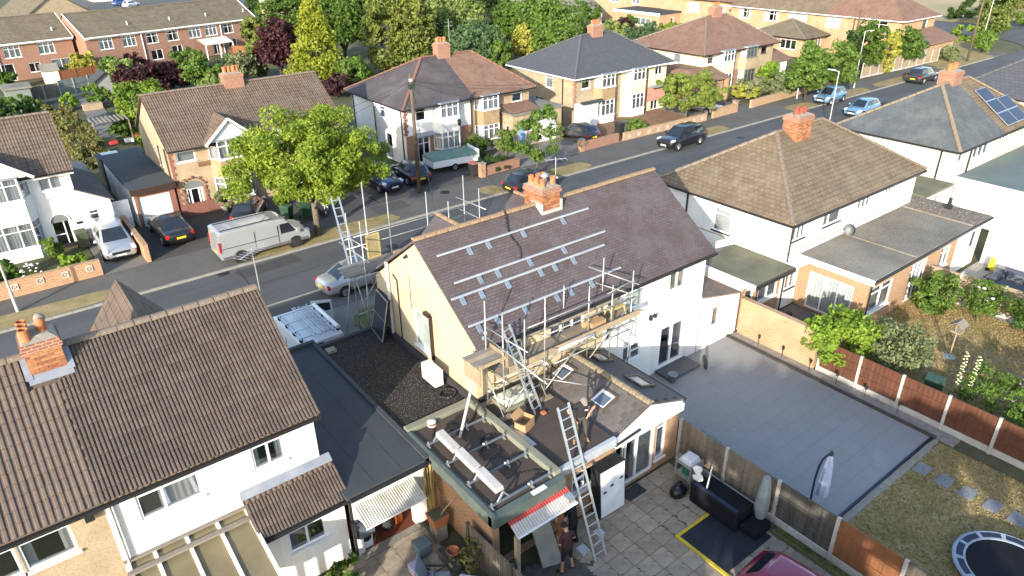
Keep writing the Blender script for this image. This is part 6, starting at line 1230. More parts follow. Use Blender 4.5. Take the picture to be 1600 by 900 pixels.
        MB().hexa([(b0-.42,sd*(hw-.02)-.02,zl-.02),(b0-.22,sd*(hw-.02)-.02,zl-.02),(b0-.22,sd*(hw+.16),zl-.02),(b0-.40,sd*(hw+.16),zl-.02),(b0-.40,sd*(hw-.02)-.02,zl+.12),(b0-.26,sd*(hw-.02)-.02,zl+.12),(b0-.26,sd*(hw+.15),zl+.10),(b0-.38,sd*(hw+.15),zl+.10)]).build('mirror', pm, t, local=True, bevel=.02)
        MB().box(X(.44), X(.44)+.16, sd*hw*.985-.012, sd*hw*.985+.012, zl-.14, zl-.11).build('door_handle', BLACKP, t, local=True)
    MB().box(X(.0)-.02, X(.0)+.022, -.26, .26, .38, .49).build('front_plate', PLW, t, local=True); MB().box(X(1.0)-.024, X(1.0)+.02, -.26, .26, .55, .66).build('rear_plate', PLY, t, local=True)
    MB().box(X(.0)-.05, X(.0)+.012, -hw*.5, hw*.5, zb-.28, zb-.14).box(X(.0)-.05, X(.0)+.01, -hw*.55, hw*.55, .22, .34).build('grille', BLACKP, t, local=True)
    return t
CARGL = mat('tinted car glass', (.012,.016,.022), (.016,.02,.027), rough=.03, fine=0, spec=.75, coat=.3)
BLK = paint('black', (.010,.010,.012), .1); NAVY = paint('navy', (.010,.016,.055)); SIL = paint('silver', (.43,.445,.46), .5); GREYP = paint('charcoal', (.045,.048,.052)); SKYB = paint('light blue', (.17,.31,.46)); WHT = paint('white', (.74,.75,.77), .0); REDP = paint('red', (.20,.010,.045), .2); BLU = paint('bright blue', (.05,.13,.42)); DGRN = paint('dark graphite', (.022,.024,.030))
Q = math.pi/2; z_ = .104
car('estate', 'silver estate car parked nose out before the white corner house', (4.62,44.6,z_), -Q-.03, SIL)
car('saloon', 'black saloon car before the white garage door', (7.75,44.5,z_), Q+.02, BLK)
car('hatch', 'black hatchback behind the silver van on the tarmac drive', (12.5,44.3,z_), Q-.5, BLK)
car('mpv', 'dark blue people carrier parked nose out beside the black hatchback', (21.9,44.4,z_), -Q+.08, NAVY)
car('hatch', 'black hatchback beside the wooden telegraph pole', (24.45,44.2,z_), Q-.12, BLK)
car('hatch', 'dark car on the road behind the main chimney', (29.9,37.0,.0), .02, DGRN)
car('hatch', 'charcoal hatchback on the drive of the grey roofed house', (41.0,44.1,z_), Q-.05, GREYP)
car('suv', 'black hatchback parked on the far kerb facing the camera', (46.3,37.35,.05), math.pi+.02, BLK)
car('hatch', 'silver hatchback nose out behind the front garden tree', (56.6,43.6,z_), -Q, SIL)
car('city', 'light blue small car parked on the verge near the lamp post', (69.4,37.75,.1), math.pi+.03, SKYB)
car('hatch', 'light blue car on the near kerb above the slate roof', (67.3,33.2,0), math.pi, SKYB)
car('suv', 'dark car with yellow plate parked beyond the slate roof chimney', (86.2,36.6,0), .02, GREYP)
car('saloon', 'silver saloon parked beside the scaffold tower', (13.9,31.35,0), .03, SIL)
car('hatch', 'dark blue car half hidden behind the ribbed roof ridge', (7.3,27.9,z_), -.06, NAVY); 
car('hatch', 'pale blue car at the left photo edge behind the chimney', (-1.3,27.3,z_), Q, SKYB)
car('hatch', 'blue far car beside the white one above the terrace', (36.5,200,0), .5, BLU); car('hatch', 'white far car above the terrace roof', (37.5,194,0), .6, WHT)
car('hatch', 'red car in the yard corner below the dark garden mat', (13.75,5.25,0), -Q+.05, REDP)
def van(label, pos, rz, pm, L, H, wb, rack=False, open_=False, white=False):
    t = thing('panel_van', pos, label, 'van', rz=rz); hw = .97; X = lambda s: L/2-s*L
    prof = [(0,.42),(.0,.78),(.03,.98),(.13,1.12),(.245,H-.22),(.30,H-.05),(.40,H),(.96,H),(.99,H-.05),(1.0,.95),(1.0,.42)]
    vs = []
    for w, dz in ((.94,0),(1.0,0)): pass
    ys = [(-1.0,1),(-.94,1),(.94,1),(1.0,1)]; n = len(prof)
    for y, wgt in ((-1.0,0),(-.90,1),(.90,1),(1.0,0)):
        for s, z in prof:
            zz = z if wgt else (min(z, H-.13) if z > 1.2 else z); vs.append((X(s)-(0 if wgt else (.06 if s < .05 else -.0)), y*hw*(.93 if (not wgt and z > 1.3) else 1.0), zz))
    fs = []
    for j in range(3): fs += [(j*n+i, j*n+i+1, (j+1)*n+i+1, (j+1)*n+i) for i in range(n-1)]
    fs += [tuple(range(n-1,-1,-1)), tuple(range(3*n, 4*n)), (0, n, n+n-1, n-1), (n, 2*n, 3*n-1, 2*n-1), (2*n, 3*n, 4*n-1, 3*n-1)]
    MB().add(vs, fs).build('body', pm, t, False, local=True, bevel=.06)
    zt = H-.16
    MB().add([(X(.135)+.012,-.80,1.15),(X(.135)+.012,.80,1.15),(X(.24)+.03,.72,H-.26),(X(.24)+.03,-.72,H-.26)], [(0,1,2,3)]).add([(X(.135),-.80,1.14),(X(.135),.80,1.14),(X(.24),.72,H-.27),(X(.24),-.72,H-.27)], [(3,2,1,0)]).build('windscreen', CARGL, t, local=True)
    for sd in (-1, 1):
        y = sd*hw
        MB().hexa([(X(.16),y*.995-.01,1.08),(X(.335),y*.995-.01,1.08),(X(.335),y*.995+.01,1.08),(X(.16),y*.995+.01,1.08),(X(.235),y*.955-.02,H-.32),(X(.335),y*.955-.02,H-.32),(X(.335),y*.955+.02,H-.32),(X(.235),y*.955+.02,H-.32)][::1]).build('side_window', CARGL, t, local=True)
        MB().box(X(.99), X(.36), y*1.0-.012, y*1.0+.012, 1.02, 1.05).build('slide_rail', BLACKP if not white else pm, t, local=True); MB().box(X(.36), X(.37)+.01, y-.006, y+.006, .5, H-.35).box(X(.62), X(.625), y-.006, y+.006, .5, H-.35).build('door_gap', BLACKP, t, local=True)
        MB().box(X(.98), X(.03), y-.02*sd-.02, y+.012*sd+.0, .40, .56).build('sill_trim', mat('grey sill', (.12,.12,.125), rough=.6) if not white else pm, t, local=True)
        MB().box(X(.17), X(.13), y, y+sd*.22, 1.02, 1.28).build('mirror', BLACKP if white else pm, t, local=True, bevel=.03)
        MB().box(X(1.0)-.012, X(1.0)+.06, y*.93-.09, y*.93+.06, .85, 1.45).build('tail_light', RED, t, local=True); MB().box(X(.0)-.10, X(.0)+.02, y*.70-.16, y*.70+.16, .72, .92).build('headlight', LAMPG, t, local=True, bevel=.04)
        for s in (.18, .18+wb/L):
            x = X(s); MB().tube((x,sd*.70,.34), (x,sd*(hw+.006),.34), .42, .42, 18).build('wheel_arch', BLACKP, t, local=True)
            w = MB().tube((x,sd*.76,.34), (x,sd*.985,.34), .34, .34, 20).build('wheel', RUBBER, t, local=True, bevel=.03); MB().tube((x,sd*.97,.34), (x,sd*.992,.34), .21, .19, 14).build('rim', GREYP if not white else RIM, w, local=True)
    MB().box(X(0)-.06, X(0)+.014, -.55, .55, .50, .80).build('grille', BLACKP, t, local=True); MB().box(X(1)-.018, X(1)+.02, -.26, .26, .62, .73).build('rear_plate', PLY, t, local=True); MB().box(X(1)-.006, X(1)+.0, -.01, .01, .5, H-.2).build('door_gap', BLACKP, t, local=True)
    for sd in (-.62, .62): MB().box(X(.95), X(.38), sd-.02, sd+.02, H+.0, H+.035).build('roof_rail', BLACKP if not white else ALU, t, local=True)
    for s in (.5, .72): MB().box(X(s)-.012, X(s)+.012, -.7, .7, H, H+.012).build('roof_rib', pm, t, local=True)
    if rack:
        for s in (.42, .60, .78, .93): MB().bar((X(s),-.86,H+.16), (X(s),.86,H+.16), .04, .04).build('rack_bar', ALU, t, local=True)
        for y in (-.84, -.35, .28, .84): MB().bar((X(.40),y,H+.185), (X(.97),y,H+.185), .035, .03).build('rack_bar', ALU, t, local=True)
        for s in (.42, .60, .78, .93):
            for y in (-.80, .80): MB().box(X(s)-.05, X(s)+.05, y-.06, y+.06, H-.02, H+.15).build('rack_foot', BLACKP, t, local=True)
        MB().tube((X(.44),-.74,H+.27), (X(.98),-.74,H+.27), .085, .085, 12).build('pipe_tube', WHITE, t, local=True)
        ld = MB()
        for y in (-.50, -.12): ld.bar((X(.38),y,H+.24), (X(.99),y,H+.24), .03, .07)
        for k in range(13): x = X(.40)+(X(.98)-X(.40))*k/12; ld.bar((x,-.50,H+.24), (x,-.12,H+.24), .03, .03)
        ld.build('roof_ladder', ALU, t, local=True)
        for y in (.02, .12): MB().bar((X(.36),y,H+.22), (X(.98),y,H+.22), .05, .05).build('roof_bar', ALU, t, local=True)
    if open_:
        MB().hexa([(X(.16),-hw-.02,.5),(X(.16)-.15,-hw-1.0,.5),(X(.16)-.19,-hw-1.0,.5),(X(.16)-.04,-hw-.02,.5),(X(.20),-hw-.02,1.75),(X(.18)-.15,-hw-.95,1.55),(X(.18)-.19,-hw-.95,1.55),(X(.20)-.04,-hw-.02,1.75)]).build('open_door', pm, t, local=True)
        MB().hexa([(X(.17)-.02,-hw-.12,1.05),(X(.17)-.13,-hw-.88,1.05),(X(.17)-.20,-hw-.88,1.05),(X(.17)-.09,-hw-.12,1.05),(X(.185)-.04,-hw-.12,1.58),(X(.18)-.15,-hw-.85,1.45),(X(.18)-.22,-hw-.85,1.45),(X(.185)-.10,-hw-.12,1.58)]).build('door_window', CARGL, t, local=True)
        MB().box(X(1)-.02, X(1)+.0, -.0, .86, .55, H-.12).build('load_opening', BLACKP, t, local=True); MB().box(X(1)-.78, X(1)-.02, .90, .95, .55, H-.12).build('open_rear_door', pm, t, local=True)
    return t
van('silver grey panel van parked half on the grass verge', (11.35,38.85,.06), .0, paint('van silver', (.42,.44,.455), .45), 5.2, 1.97, 3.2)
van('white van with loaded roof rack and open doors on the drive', (8.75,26.5,z_), Q, WHT, 4.5, 1.86, 2.75, rack=True, open_=True, white=True)
tl = thing('folding_trailer', (28.2,44.6,.1), 'white folding trailer under a green cover before the bay window', 'trailer', rz=-.12)
MB().box(-1.9,1.9,-.95,.95,.45,.98).build('box', WHT, tl, local=True, bevel=.05); MB().hexa([(-1.95,-1.0,.98),(1.95,-1.0,.98),(1.95,1.0,.98),(-1.95,1.0,.98),(-1.85,-.85,1.18),(1.85,-.85,1.18),(1.85,.85,1.25),(-1.85,.85,1.25)]).build('cover', mat('green canvas', (.12,.20,.165), (.16,.25,.21), s=2, rough=.8), tl, local=True, bevel=.05); MB().box(1.9,2.0,-.9,.9,.7,1.35).build('end_board', WHITE, tl, local=True)
for sd in (-1,1): 
    w = MB().tube((-.1,sd*.80,.3),(-.1,sd*.97,.3),.3,.3,16).build('wheel', RUBBER, tl, local=True); MB().tube((-.1,sd*.95,.3),(-.1,sd*.985,.3),.17,.17,12).build('rim', RIM, w, local=True)
MB().bar((-1.9,-.3,.5),(-2.9,0,.45),.06,.06).bar((-1.9,.3,.5),(-2.9,0,.45),.06,.06).build('drawbar', GALV, tl, local=True)
# ---------------------------------------------------------------- solar rails, scaffolding and roof work on the main house
def RS(y): return 4.94+(y-15.72)*(7.50-4.94)/(19.33-15.72)         # near roof slope of the main house
for x0, x1, y, brs, lab in ((11.0,17.87,18.57,(12.25,13.05,14.6,16.5),'highest aluminium solar rail below the main ridge'), (11.03,17.9,17.64,(12.0,12.75,14.15,15.75),'second aluminium solar rail from the main ridge'), (10.62,17.46,17.22,(11.0,11.75,12.85,14.3,14.95,15.85),'third aluminium solar rail from the main ridge'), (10.66,17.5,16.34,(11.0,11.75,12.9,14.3,14.95,15.95),'lowest aluminium solar rail above the rear gutter')):
    t = thing('solar_rail', (x0,y,RS(y)), lab, 'rail', 'rails on the main roof'); MB().bar((x0,y,RS(y)+.10), (x1,y,RS(y)+.10), .06, .06).build('rail', RAILM, t)
    for b in brs:
        sl = .71; p = MB(); y1, y0 = y-.02, y-.22
        p.hexa([(b-.09,y0,RS(y0)+.012),(b+.09,y0,RS(y0)+.012),(b+.09,y1,RS(y1)+.012),(b-.09,y1,RS(y1)+.012),(b-.08,y0,RS(y0)+.035),(b+.08,y0,RS(y0)+.035),(b+.08,y1,RS(y1)+.075),(b-.08,y1,RS(y1)+.075)]).build('flashing', STEELB, t)
CAB = BLACKP
def cable(label, pts, r=.02, m=None, name='cable'): 
    o = MB().path([Vector(p) for p in pts], r, 6).build(name, m or CAB, None, True); return tag(o, label, 'cable')
def smoothpts(pts, n=6):
    out = []; P_ = [Vector(p) for p in pts]; P_ = [P_[0]]+P_+[P_[-1]]
    for i in range(1, len(P_)-2):
        for k in range(n):
            t = k/n; a, b, c, d = P_[i-1:i+3]; out.append(.5*((2*b)+(c-a)*t+(2*a-5*b+4*c-d)*t*t+(3*b-a-3*c+d)*t**3))
    return out+[P_[-2]]
cable('black cable hanging over the ridge and down the main roof', smoothpts([(14.5,19.6,7.62),(14.35,19.25,7.60),(14.05,18.6,RS(18.6)+.05),(14.1,18.1,RS(18.1)+.04),(13.9,17.75,RS(17.75)+.03),(13.6,17.72,RS(17.72)+.03)]), .028)
def coil(c, r, turns, n=18, w=.03): return [(c[0]+(r+random.uniform(-w,w))*math.cos(2*math.pi*i/n), c[1]+(r*.8+random.uniform(-w,w))*math.sin(2*math.pi*i/n), c[2]+.01*(i % 5)) for i in range(int(n*turns))]
ZF = 2.72
cable('black hose coiled beside the air conditioning unit', coil((10.1,17.0,2.74), .30, 2.2), .035); cable('long black hose looping across the brown flat roof', smoothpts([(8.75,15.7,ZF),(8.5,15.3,ZF),(9.0,15.0,ZF),(9.5,15.35,ZF),(9.3,15.7,ZF),(9.1,15.4,ZF),(9.6,15.2,ZF),(10.2,15.5,ZF),(10.45,15.9,2.88),(10.5,15.6,2.89),(10.35,14.9,2.8),(10.2,14.4,ZF)]), .028)
cable('thin black cables tangled between the roof frames', coil((9.75,14.2,ZF), .24, 3.4, w=.08)+coil((9.5,13.7,ZF), .35, 1.6, w=.08), .010); cable('loose black cable near the flat roof corner', smoothpts([(9.6,13.4,ZF),(9.9,12.8,ZF),(9.5,12.5,ZF),(10.0,12.3,ZF),(10.25,11.9,ZF+.05)]), .014)
rl_ = thing('cable_reel', (8.82,16.3-.35,2.70), 'small red and white cable reel on the brown flat roof', 'reel')
MB().lathe([(.05,0),(.15,0),(.15,.03),(.07,.03),(.07,.13),(.15,.13),(.15,.16),(.05,.16)], (0,0,0), 16).build('drum', mat('white reel', (.74,.70,.66), rough=.5), rl_, True, local=True); MB().lathe([(.075,.03),(.12,.03),(.12,.13),(.075,.13)], (0,0,0), 14).build('cable', mat('red cable', (.55,.06,.05), rough=.5), rl_, True, local=True)
# frames on the flat roof
for i, y in enumerate((15.06,13.98,12.90,11.80)):
    t = thing('mounting_frame', (8.1,y,2.72), ['galvanised roof frame nearest the cream gable', 'second galvanised roof frame from the gable', 'third galvanised roof frame from the gable', 'galvanised roof frame nearest the flat roof edge'][i], 'frame', 'solar frames on the flat roof')
    MB().bar((8.1,y,2.84), (10.3,y,2.84), .055, .05).build('base_rail', mat('blue grey rail', (.20,.24,.29), rough=.45, metal=.4), t); MB().bar((8.35,y,2.86), (8.55,y,3.12), .05, .05).build('strut', ALU, t); MB().bar((8.75,y,2.86), (8.55,y,3.12), .05, .05).build('strut', ALU, t)
    for x in (8.15, 9.55, 10.2): MB().box(x-.025,x+.025,y-.10,y+.10,2.72,2.78).box(x-.02,x+.02,y-.03,y+.03,2.78,2.93).build('clamp', GALV, t)
    MB().lathe([(.03,0),(.04,.03),(0,.06)], (9.45,y,2.87), 8).build('cap', WHITE, t)
for k in range(3):
    o = MB().hexa([(8.42,11.97+k*1.06,2.98),(8.72,11.97+k*1.06,2.98),(8.72,12.95+k*1.06,3.0),(8.42,12.95+k*1.06,3.0),(8.44,11.98+k*1.06,3.12),(8.70,11.98+k*1.06,3.12),(8.70,12.94+k*1.06,3.18),(8.44,12.94+k*1.06,3.18)]).build('ballast_box', mat('pale ballast box', (.50,.48,.45), (.42,.40,.37), rough=.6), None, bevel=.02)
    tag(o, ['long white box on the frames nearest the roof edge', 'middle of three long white boxes on the roof frames', 'long white box on the frames nearest the gable'][k], 'box', 'white boxes on the roof frames')
tag(MB().tube((9.15,14.85,2.72), (10.98,16.0,5.15), .05, .05, 8).build('pole', mat('pale alloy pole', (.70,.71,.72), rough=.35, metal=.4), None, True), 'long pale pole leaning from flat roof to the roof corner', 'pole')
ac = thing('air_conditioning_unit', (10.1,17.9,2.70), 'white air conditioning unit against the cream gable wall', 'air conditioner')
ACW = mat('cream enamel', (.74,.71,.63), (.68,.65,.57), rough=.4, fine=.03); MB().box(9.90,10.25,17.45,18.32,2.80,3.42).build('casing', ACW, ac, bevel=.02)
MB().tube((9.90,17.80,3.12), (9.885,17.80,3.12), .24, .24, 20).build('fan_grille', mat('cream grille', (.60,.57,.50), rough=.5), ac)
for y in (17.6, 18.2): MB().box(9.82,10.33,y-.04,y+.04,2.70,2.80).build('foot', BLACKP, ac)
pp = thing('leaning_solar_panel', (10.1,22.0,2.70), 'dark solar panels leaning against the cream gable wall', 'solar panel')
for k in range(3):
    a, b, tz = V(10.17+.05*k,22.55,2.72), V(10.0+.05*k,21.35,2.72), V(.40,.03,1.62)
    n = (b-a).cross(tz).normalized()*.035; q = [a, b, b+tz, a+tz]; sgn = -1 if n.x > 0 else 1
    pn = MB().add([tuple(p) for p in q]+[tuple(p+n*sgn) for p in q], [(0,1,2,3),(7,6,5,4),(0,4,5,1),(1,5,6,2),(2,6,7,3),(3,7,4,0)]).build('panel_frame', GALV if k == 0 else BLACKP, pp)
    if k == 0:
        e = [a+(b-a)*.03+tz*.03, a+(b-a)*.97+tz*.03, a+(b-a)*.97+tz*.97, a+(b-a)*.03+tz*.97]; o_ = n*sgn*1.12
        MB().add([tuple(p+n*sgn*1.02) for p in e]+[tuple(p+o_) for p in e], [(7,6,5,4),(0,1,2,3),(0,4,5,1),(1,5,6,2),(2,6,7,3),(3,7,4,0)]).build('cells', PVBLACK, pn)
        MB().bar(tuple((e[0]+e[3])/2+o_*1.03), tuple((e[1]+e[2])/2+o_*1.03), .02, .01).build('mid_bar', GALV, pn)
# rear scaffolding
sc = thing('scaffolding', (12.6,15.0,2.7), 'tube scaffolding with timber platform behind the cream house', 'scaffolding')
def tb(a, b, r=.024, nm='tube'): tube_obj(sc, a, b, r, GALV, nm)
for x, y, z0, z1 in ((10.82,15.65,2.7,6.65),(10.92,14.88,2.7,6.45),(11.77,14.88,2.7,6.0),(12.6,14.88,2.7,6.49),(14.3,15.9,4.0,5.95),(14.92,15.3,3.0,5.95),(16.2,15.95,4.0,6.4),(15.95,15.2,2.7,5.7),(16.95,15.2,0,5.95)): tb((x,y,z0),(x,y,z1), nm='standard')
for a, b in (((12.0,15.06,5.5),(15.8,15.06,5.5)),((12.4,15.06,4.95),(17.0,15.06,4.95)),((10.7,15.02,4.02),(17.1,15.02,4.02)),((10.7,15.75,3.98),(17.1,15.75,3.98)),((13.3,15.2,3.55),(17.0,15.2,3.55)),((10.8,14.84,3.3),(12.8,14.84,3.3)),((10.8,15.62,3.3),(12.8,15.62,3.3)),((15.6,15.1,5.5),(17.1,15.3,5.5)),((16.95,14.9,5.5),(16.0,16.5,5.9)),((16.95,14.9,5.05),(16.0,16.5,5.35))): tb(a, b, nm='ledger')
for a, b in (((11.02,16.05,5.52),(11.15,13.95,5.5)),((10.86,15.75,5.35),(10.92,12.95,5.1)),((10.9,15.75,4.1),(10.9,14.7,4.1)),((12.62,16.0,4.05),(12.62,14.7,4.05)),((14.94,16.0,4.05),(14.94,14.9,4.05)),((16.97,16.0,4.05),(16.97,14.9,4.05)),((12.58,15.7,3.3),(12.58,14.7,3.3)),((10.9,15.8,3.3),(10.9,14.6,3.3)),((12.62,14.9,3.4),(13.6,13.9,3.25))): tb(a, b, nm='transom')
for a, b in (((10.86,15.8,4.0),(10.8,14.72,2.72)),((12.6,14.9,2.9),(14.9,15.2,4.3)),((14.95,15.2,3.1),(16.9,15.2,4.6)),((10.95,14.9,2.8),(12.6,14.9,4.1)),((12.55,15.7,4.0),(12.55,14.7,2.8)),((16.95,15.2,4.3),(17.6,15.8,2.6)),((15.9,15.2,3.9),(16.9,15.2,2.9))): tb(a, b, .022, 'brace')
for k in range(4): MB().box(11.0,14.2,15.10+k*.215,15.30+k*.215,4.05,4.09).build('board', PLANKG if k != 1 else PLANK, sc); MB().box(14.1,17.3,15.10+k*.215,15.30+k*.215,4.09+.004,4.13).build('board', PLANK if k % 2 == 0 else PLANKG, sc)
MB().box(11.3,14.6,15.06,15.095,4.10,4.32).build('toe_board', PLANK, sc); MB().box(14.5,17.3,15.04,15.08,4.13,4.34).build('toe_board', PLANK, sc)
MB().bar((12.2,15.86,4.6),(17.0,15.86,4.6),.03,.2).build('toe_board', PLANKG, sc)
for k in range(4): MB().box(9.95,11.05,14.85+k*.225,15.06+k*.225,4.86,4.90).build('board', PLANKG if k % 2 else PLANK, sc)
MB().box(10.0,10.04,14.86,15.72,4.25,4.88).build('ply_sheet', PLANK, sc); MB().box(11.02,11.06,14.8,15.75,4.55,5.02).build('ply_sheet', PLANK, sc); MB().box(10.0,11.0,14.82,14.86,4.90,5.0).build('toe_board', PLANK, sc)
for x, y in ((10.89,15.75),(10.9,14.75),(12.58,14.75),(12.55,15.7)): MB().box(x-.22,x+.22,y-.11,y+.11,2.70,2.74).build('sole_board', PLANK, sc)
for x, y, z in ((10.82,15.65,5.5),(10.92,14.88,5.2),(12.6,14.88,4.0),(14.92,15.3,4.0),(16.95,15.2,4.0),(16.95,15.2,5.5),(10.92,14.88,3.3),(12.6,14.88,3.3),(15.95,15.2,3.55),(16.95,15.2,4.9)):
    MB().lathe([(.05,-.05),(.065,-.03),(.065,.03),(.05,.05)], (x,y,z), 8).build('coupler', GALV, sc)
tag(MB().tube((13.3,14.98,4.22),(14.9,14.98,4.22),.05,.05,8).build('plastic_tube', WHITE, None, True), 'white plastic tube lashed along the scaffold edge', 'tube')
def ladder(label, a, b, w, n, m=ALU, side=(1,0,0), name='ladder'):
    a, b, s_ = Vector(a), Vector(b), Vector(side).normalized()*w/2; t = thing(name, a, label, 'ladder')
    for k in (-1, 1): MB().bar(a+s_*k, b+s_*k, .035, .075, up=s_).build('stile', m, t)
    for i in range(n): p = a+(b-a)*((i+.6)/n); MB().tube(p-s_, p+s_, .017, .017, 6).build('rung', m, t)
    return t
ladder('scaffold ladder climbing to the timber platform', (11.9,14.35,2.7), (11.5,15.5,5.55), .36, 11, side=(1,.3,0))
ladder('long aluminium ladder leaning on the flat roof edge', (11.08,10.42,0.02), (11.32,12.52,4.32), .42, 16)
tb2 = thing('cardboard_box', (11.0,14.2,2.70), 'open cardboard box on the brown flat roof', 'box')
bx0 = MB(); 
for q in ((-.28,.28,-.20,-.19),(-.28,.28,.19,.20)): bx0.box(q[0],q[1],q[2],q[3],0,.36)
bx0.box(-.28,-.27,-.19,.19,0,.36).box(.27,.28,-.19,.19,0,.36).box(-.27,.27,-.19,.19,0,.01).build('box_wall', CARDB, tb2, local=True)
MB().hexa([(-.28,.20,.36),(.28,.20,.36),(.28,.21,.36),(-.28,.21,.36),(-.26,.36,.50),(.26,.36,.50),(.26,.37,.50),(-.26,.37,.50)]).build('flap', CARDB, tb2, local=True); MB().hexa([(-.40,-.2,.42),(-.39,-.2,.42),(-.39,.2,.42),(-.40,.2,.42),(-.28,-.2,.36),(-.27,-.2,.36),(-.27,.2,.36),(-.28,.2,.36)]).build('flap', CARDB, tb2, local=True); tb2.rotation_euler.z = .35; tb2.location = (11.05,14.0,2.70)
bk = thing('cardboard_box', (15.6,15.5,4.14), 'two brown cardboard packs on the scaffold platform', 'box'); MB().box(15.1,15.75,15.25,15.5,4.135,4.40).build('pack', CARDB, bk); MB().tube((15.0,15.62,4.26),(15.7,15.62,4.26),.13,.13,10).build('roll', CARDB, bk)
hp = thing('hop_up', (16.4,15.5,4.14), 'yellow folding step on the scaffold platform', 'step'); YEL = mat('yellow paint', (.46,.38,.15), (.38,.31,.13), rough=.5)
MB().box(16.1,16.8,15.35,15.65,4.52,4.57).build('tread', YEL, hp)
for x in (16.12,16.78):
    for s_ in (-1,1): MB().bar((x,15.5+s_*.10,4.53),(x,15.5+s_*.24,4.14),.05,.04).build('leg', YEL, hp)
tag(MB().box(10.63,10.80,13.1,14.3,2.70,2.76).build('metal_trim', mat('zinc trim', (.55,.58,.61), rough=.35, metal=.5), None), 'short grey metal trim lying beside the cardboard box', 'trim')
tag(MB().box(11.9,12.05,14.1,14.25,2.70,2.78).build('brick', TERRA, None, bevel=.01), 'single red brick under the scaffold ladder foot', 'brick')
dm = thing('roof_dome', (11.6,15.35,2.7), 'milky plastic roof dome beneath the scaffold', 'rooflight'); MB().box(11.05,12.35,14.95,15.85,2.70,2.84).build('kerb', TRIMK, dm); MB().hexa([(11.08,14.98,2.84),(12.32,14.98,2.84),(12.32,15.82,2.84),(11.08,15.82,2.84),(11.3,15.15,3.0),(12.1,15.15,3.0),(12.1,15.65,3.0),(11.3,15.65,3.0)]).build('dome', mat('milky acrylic', (.52,.56,.50), (.40,.43,.36), s=2, rough=.25), dm, bevel=.05)
# street-side scaffolding
sf = thing('scaffolding', (13.5,24.6,0), 'tube scaffolding along the street side of the main house', 'scaffolding')
sc = sf
for x, y, z1 in ((10.55,24.6,6.87),(12.4,24.6,7.3),(14.22,24.6,6.9),(16.12,24.6,7.2),(10.55,23.4,6.9),(11.38,24.6,7.95),(14.55,23.4,6.75),(16.1,23.4,6.95)): tb((x,y,0),(x,y,z1), nm='standard')
for a, b in (((10.4,24.6,5.78),(16.3,24.6,5.78)),((10.4,24.6,5.35),(16.3,24.6,5.35)),((10.4,24.62,4.6),(16.3,24.62,4.6)),((10.4,23.38,4.6),(16.3,23.38,4.6)),((16.1,22.9,6.15),(16.1,25.2,6.05)),((16.1,23.0,5.6),(16.1,25.0,5.55)),((10.55,22.9,5.9),(10.55,25.6,5.8)),((10.55,22.9,5.35),(10.55,25.6,5.3)),((10.55,23.4,.6),(10.55,24.6,.6)),((10.55,24.6,2.3),(12.4,24.6,2.3))): tb(a, b, nm='ledger')
for a, b in (((10.55,24.6,4.5),(10.55,23.4,2.0)),((10.55,23.4,4.4),(10.9,24.6,.3)),((10.55,24.6,2.4),(12.4,24.6,4.6)),((9.8,24.9,.3),(10.5,24.6,4.6)),((10.55,24.6,2.0),(11.4,24.6,.2))): tb(a, b, .022, 'brace')
for k in range(5): MB().box(9.9,16.2,23.42+k*.23,23.63+k*.23,4.66,4.70).build('board', PLANKG, sf)
for k in range(3): MB().box(9.75,10.7,23.4+k*.23,23.61+k*.23,4.72,4.76).build('board', PLANK if k == 1 else PLANKG, sf)
sg = thing('safety_sign', (11.5,24.55,4.7), 'yellow framed hoist gate sign on the street scaffolding', 'sign'); MB().box(11.25,11.32,24.5,24.55,4.7,5.75).box(11.78,11.85,24.5,24.55,4.7,5.75).box(11.32,11.78,24.5,24.55,5.68,5.75).box(11.32,11.78,24.5,24.55,4.7,4.77).build('frame', YEL, sg); MB().box(11.32,11.78,24.515,24.53,4.77,5.68).build('mesh_panel', mat('dull yellow mesh', (.34,.28,.14), rough=.8), sg)
tag(MB().box(12.2,12.75,23.6,24.1,4.71,4.95).build('wooden_crate', CARDB, None), 'brown crate on the street scaffold platform', 'crate')
ladder('slim ladder rising above the street scaffolding', (11.0,25.3,3.6), (11.75,28.3,6.2), .34, 10, side=(1,-.3,0))
# chimney aerials
def aerial(label, base, h, n, yaw, L=1.1):
    t = thing('tv_aerial', base, label, 'aerial', rz=yaw); MB().tube((0,0,-.6),(0,0,h),.018,.018,6).build('mast', ALU, t, local=True); MB().bar((-L/2,0,h-.08),(L/2,0,h-.08),.02,.02).build('boom', ALU, t, local=True)
    for i in range(n): x = -L/2+L*i/(n-1); MB().bar((x,-.22,h-.08),(x,.22,h-.08),.008,.008).build('element', ALU, t, local=True)
aerial('tv aerial on the gable end of the ribbed roof', (5.28,19.2,7.5), 1.25, 9, .6); aerial('thin tv aerial beside the main chimney', (16.85,19.35,7.5), 1.6, 5, -.4, .8)

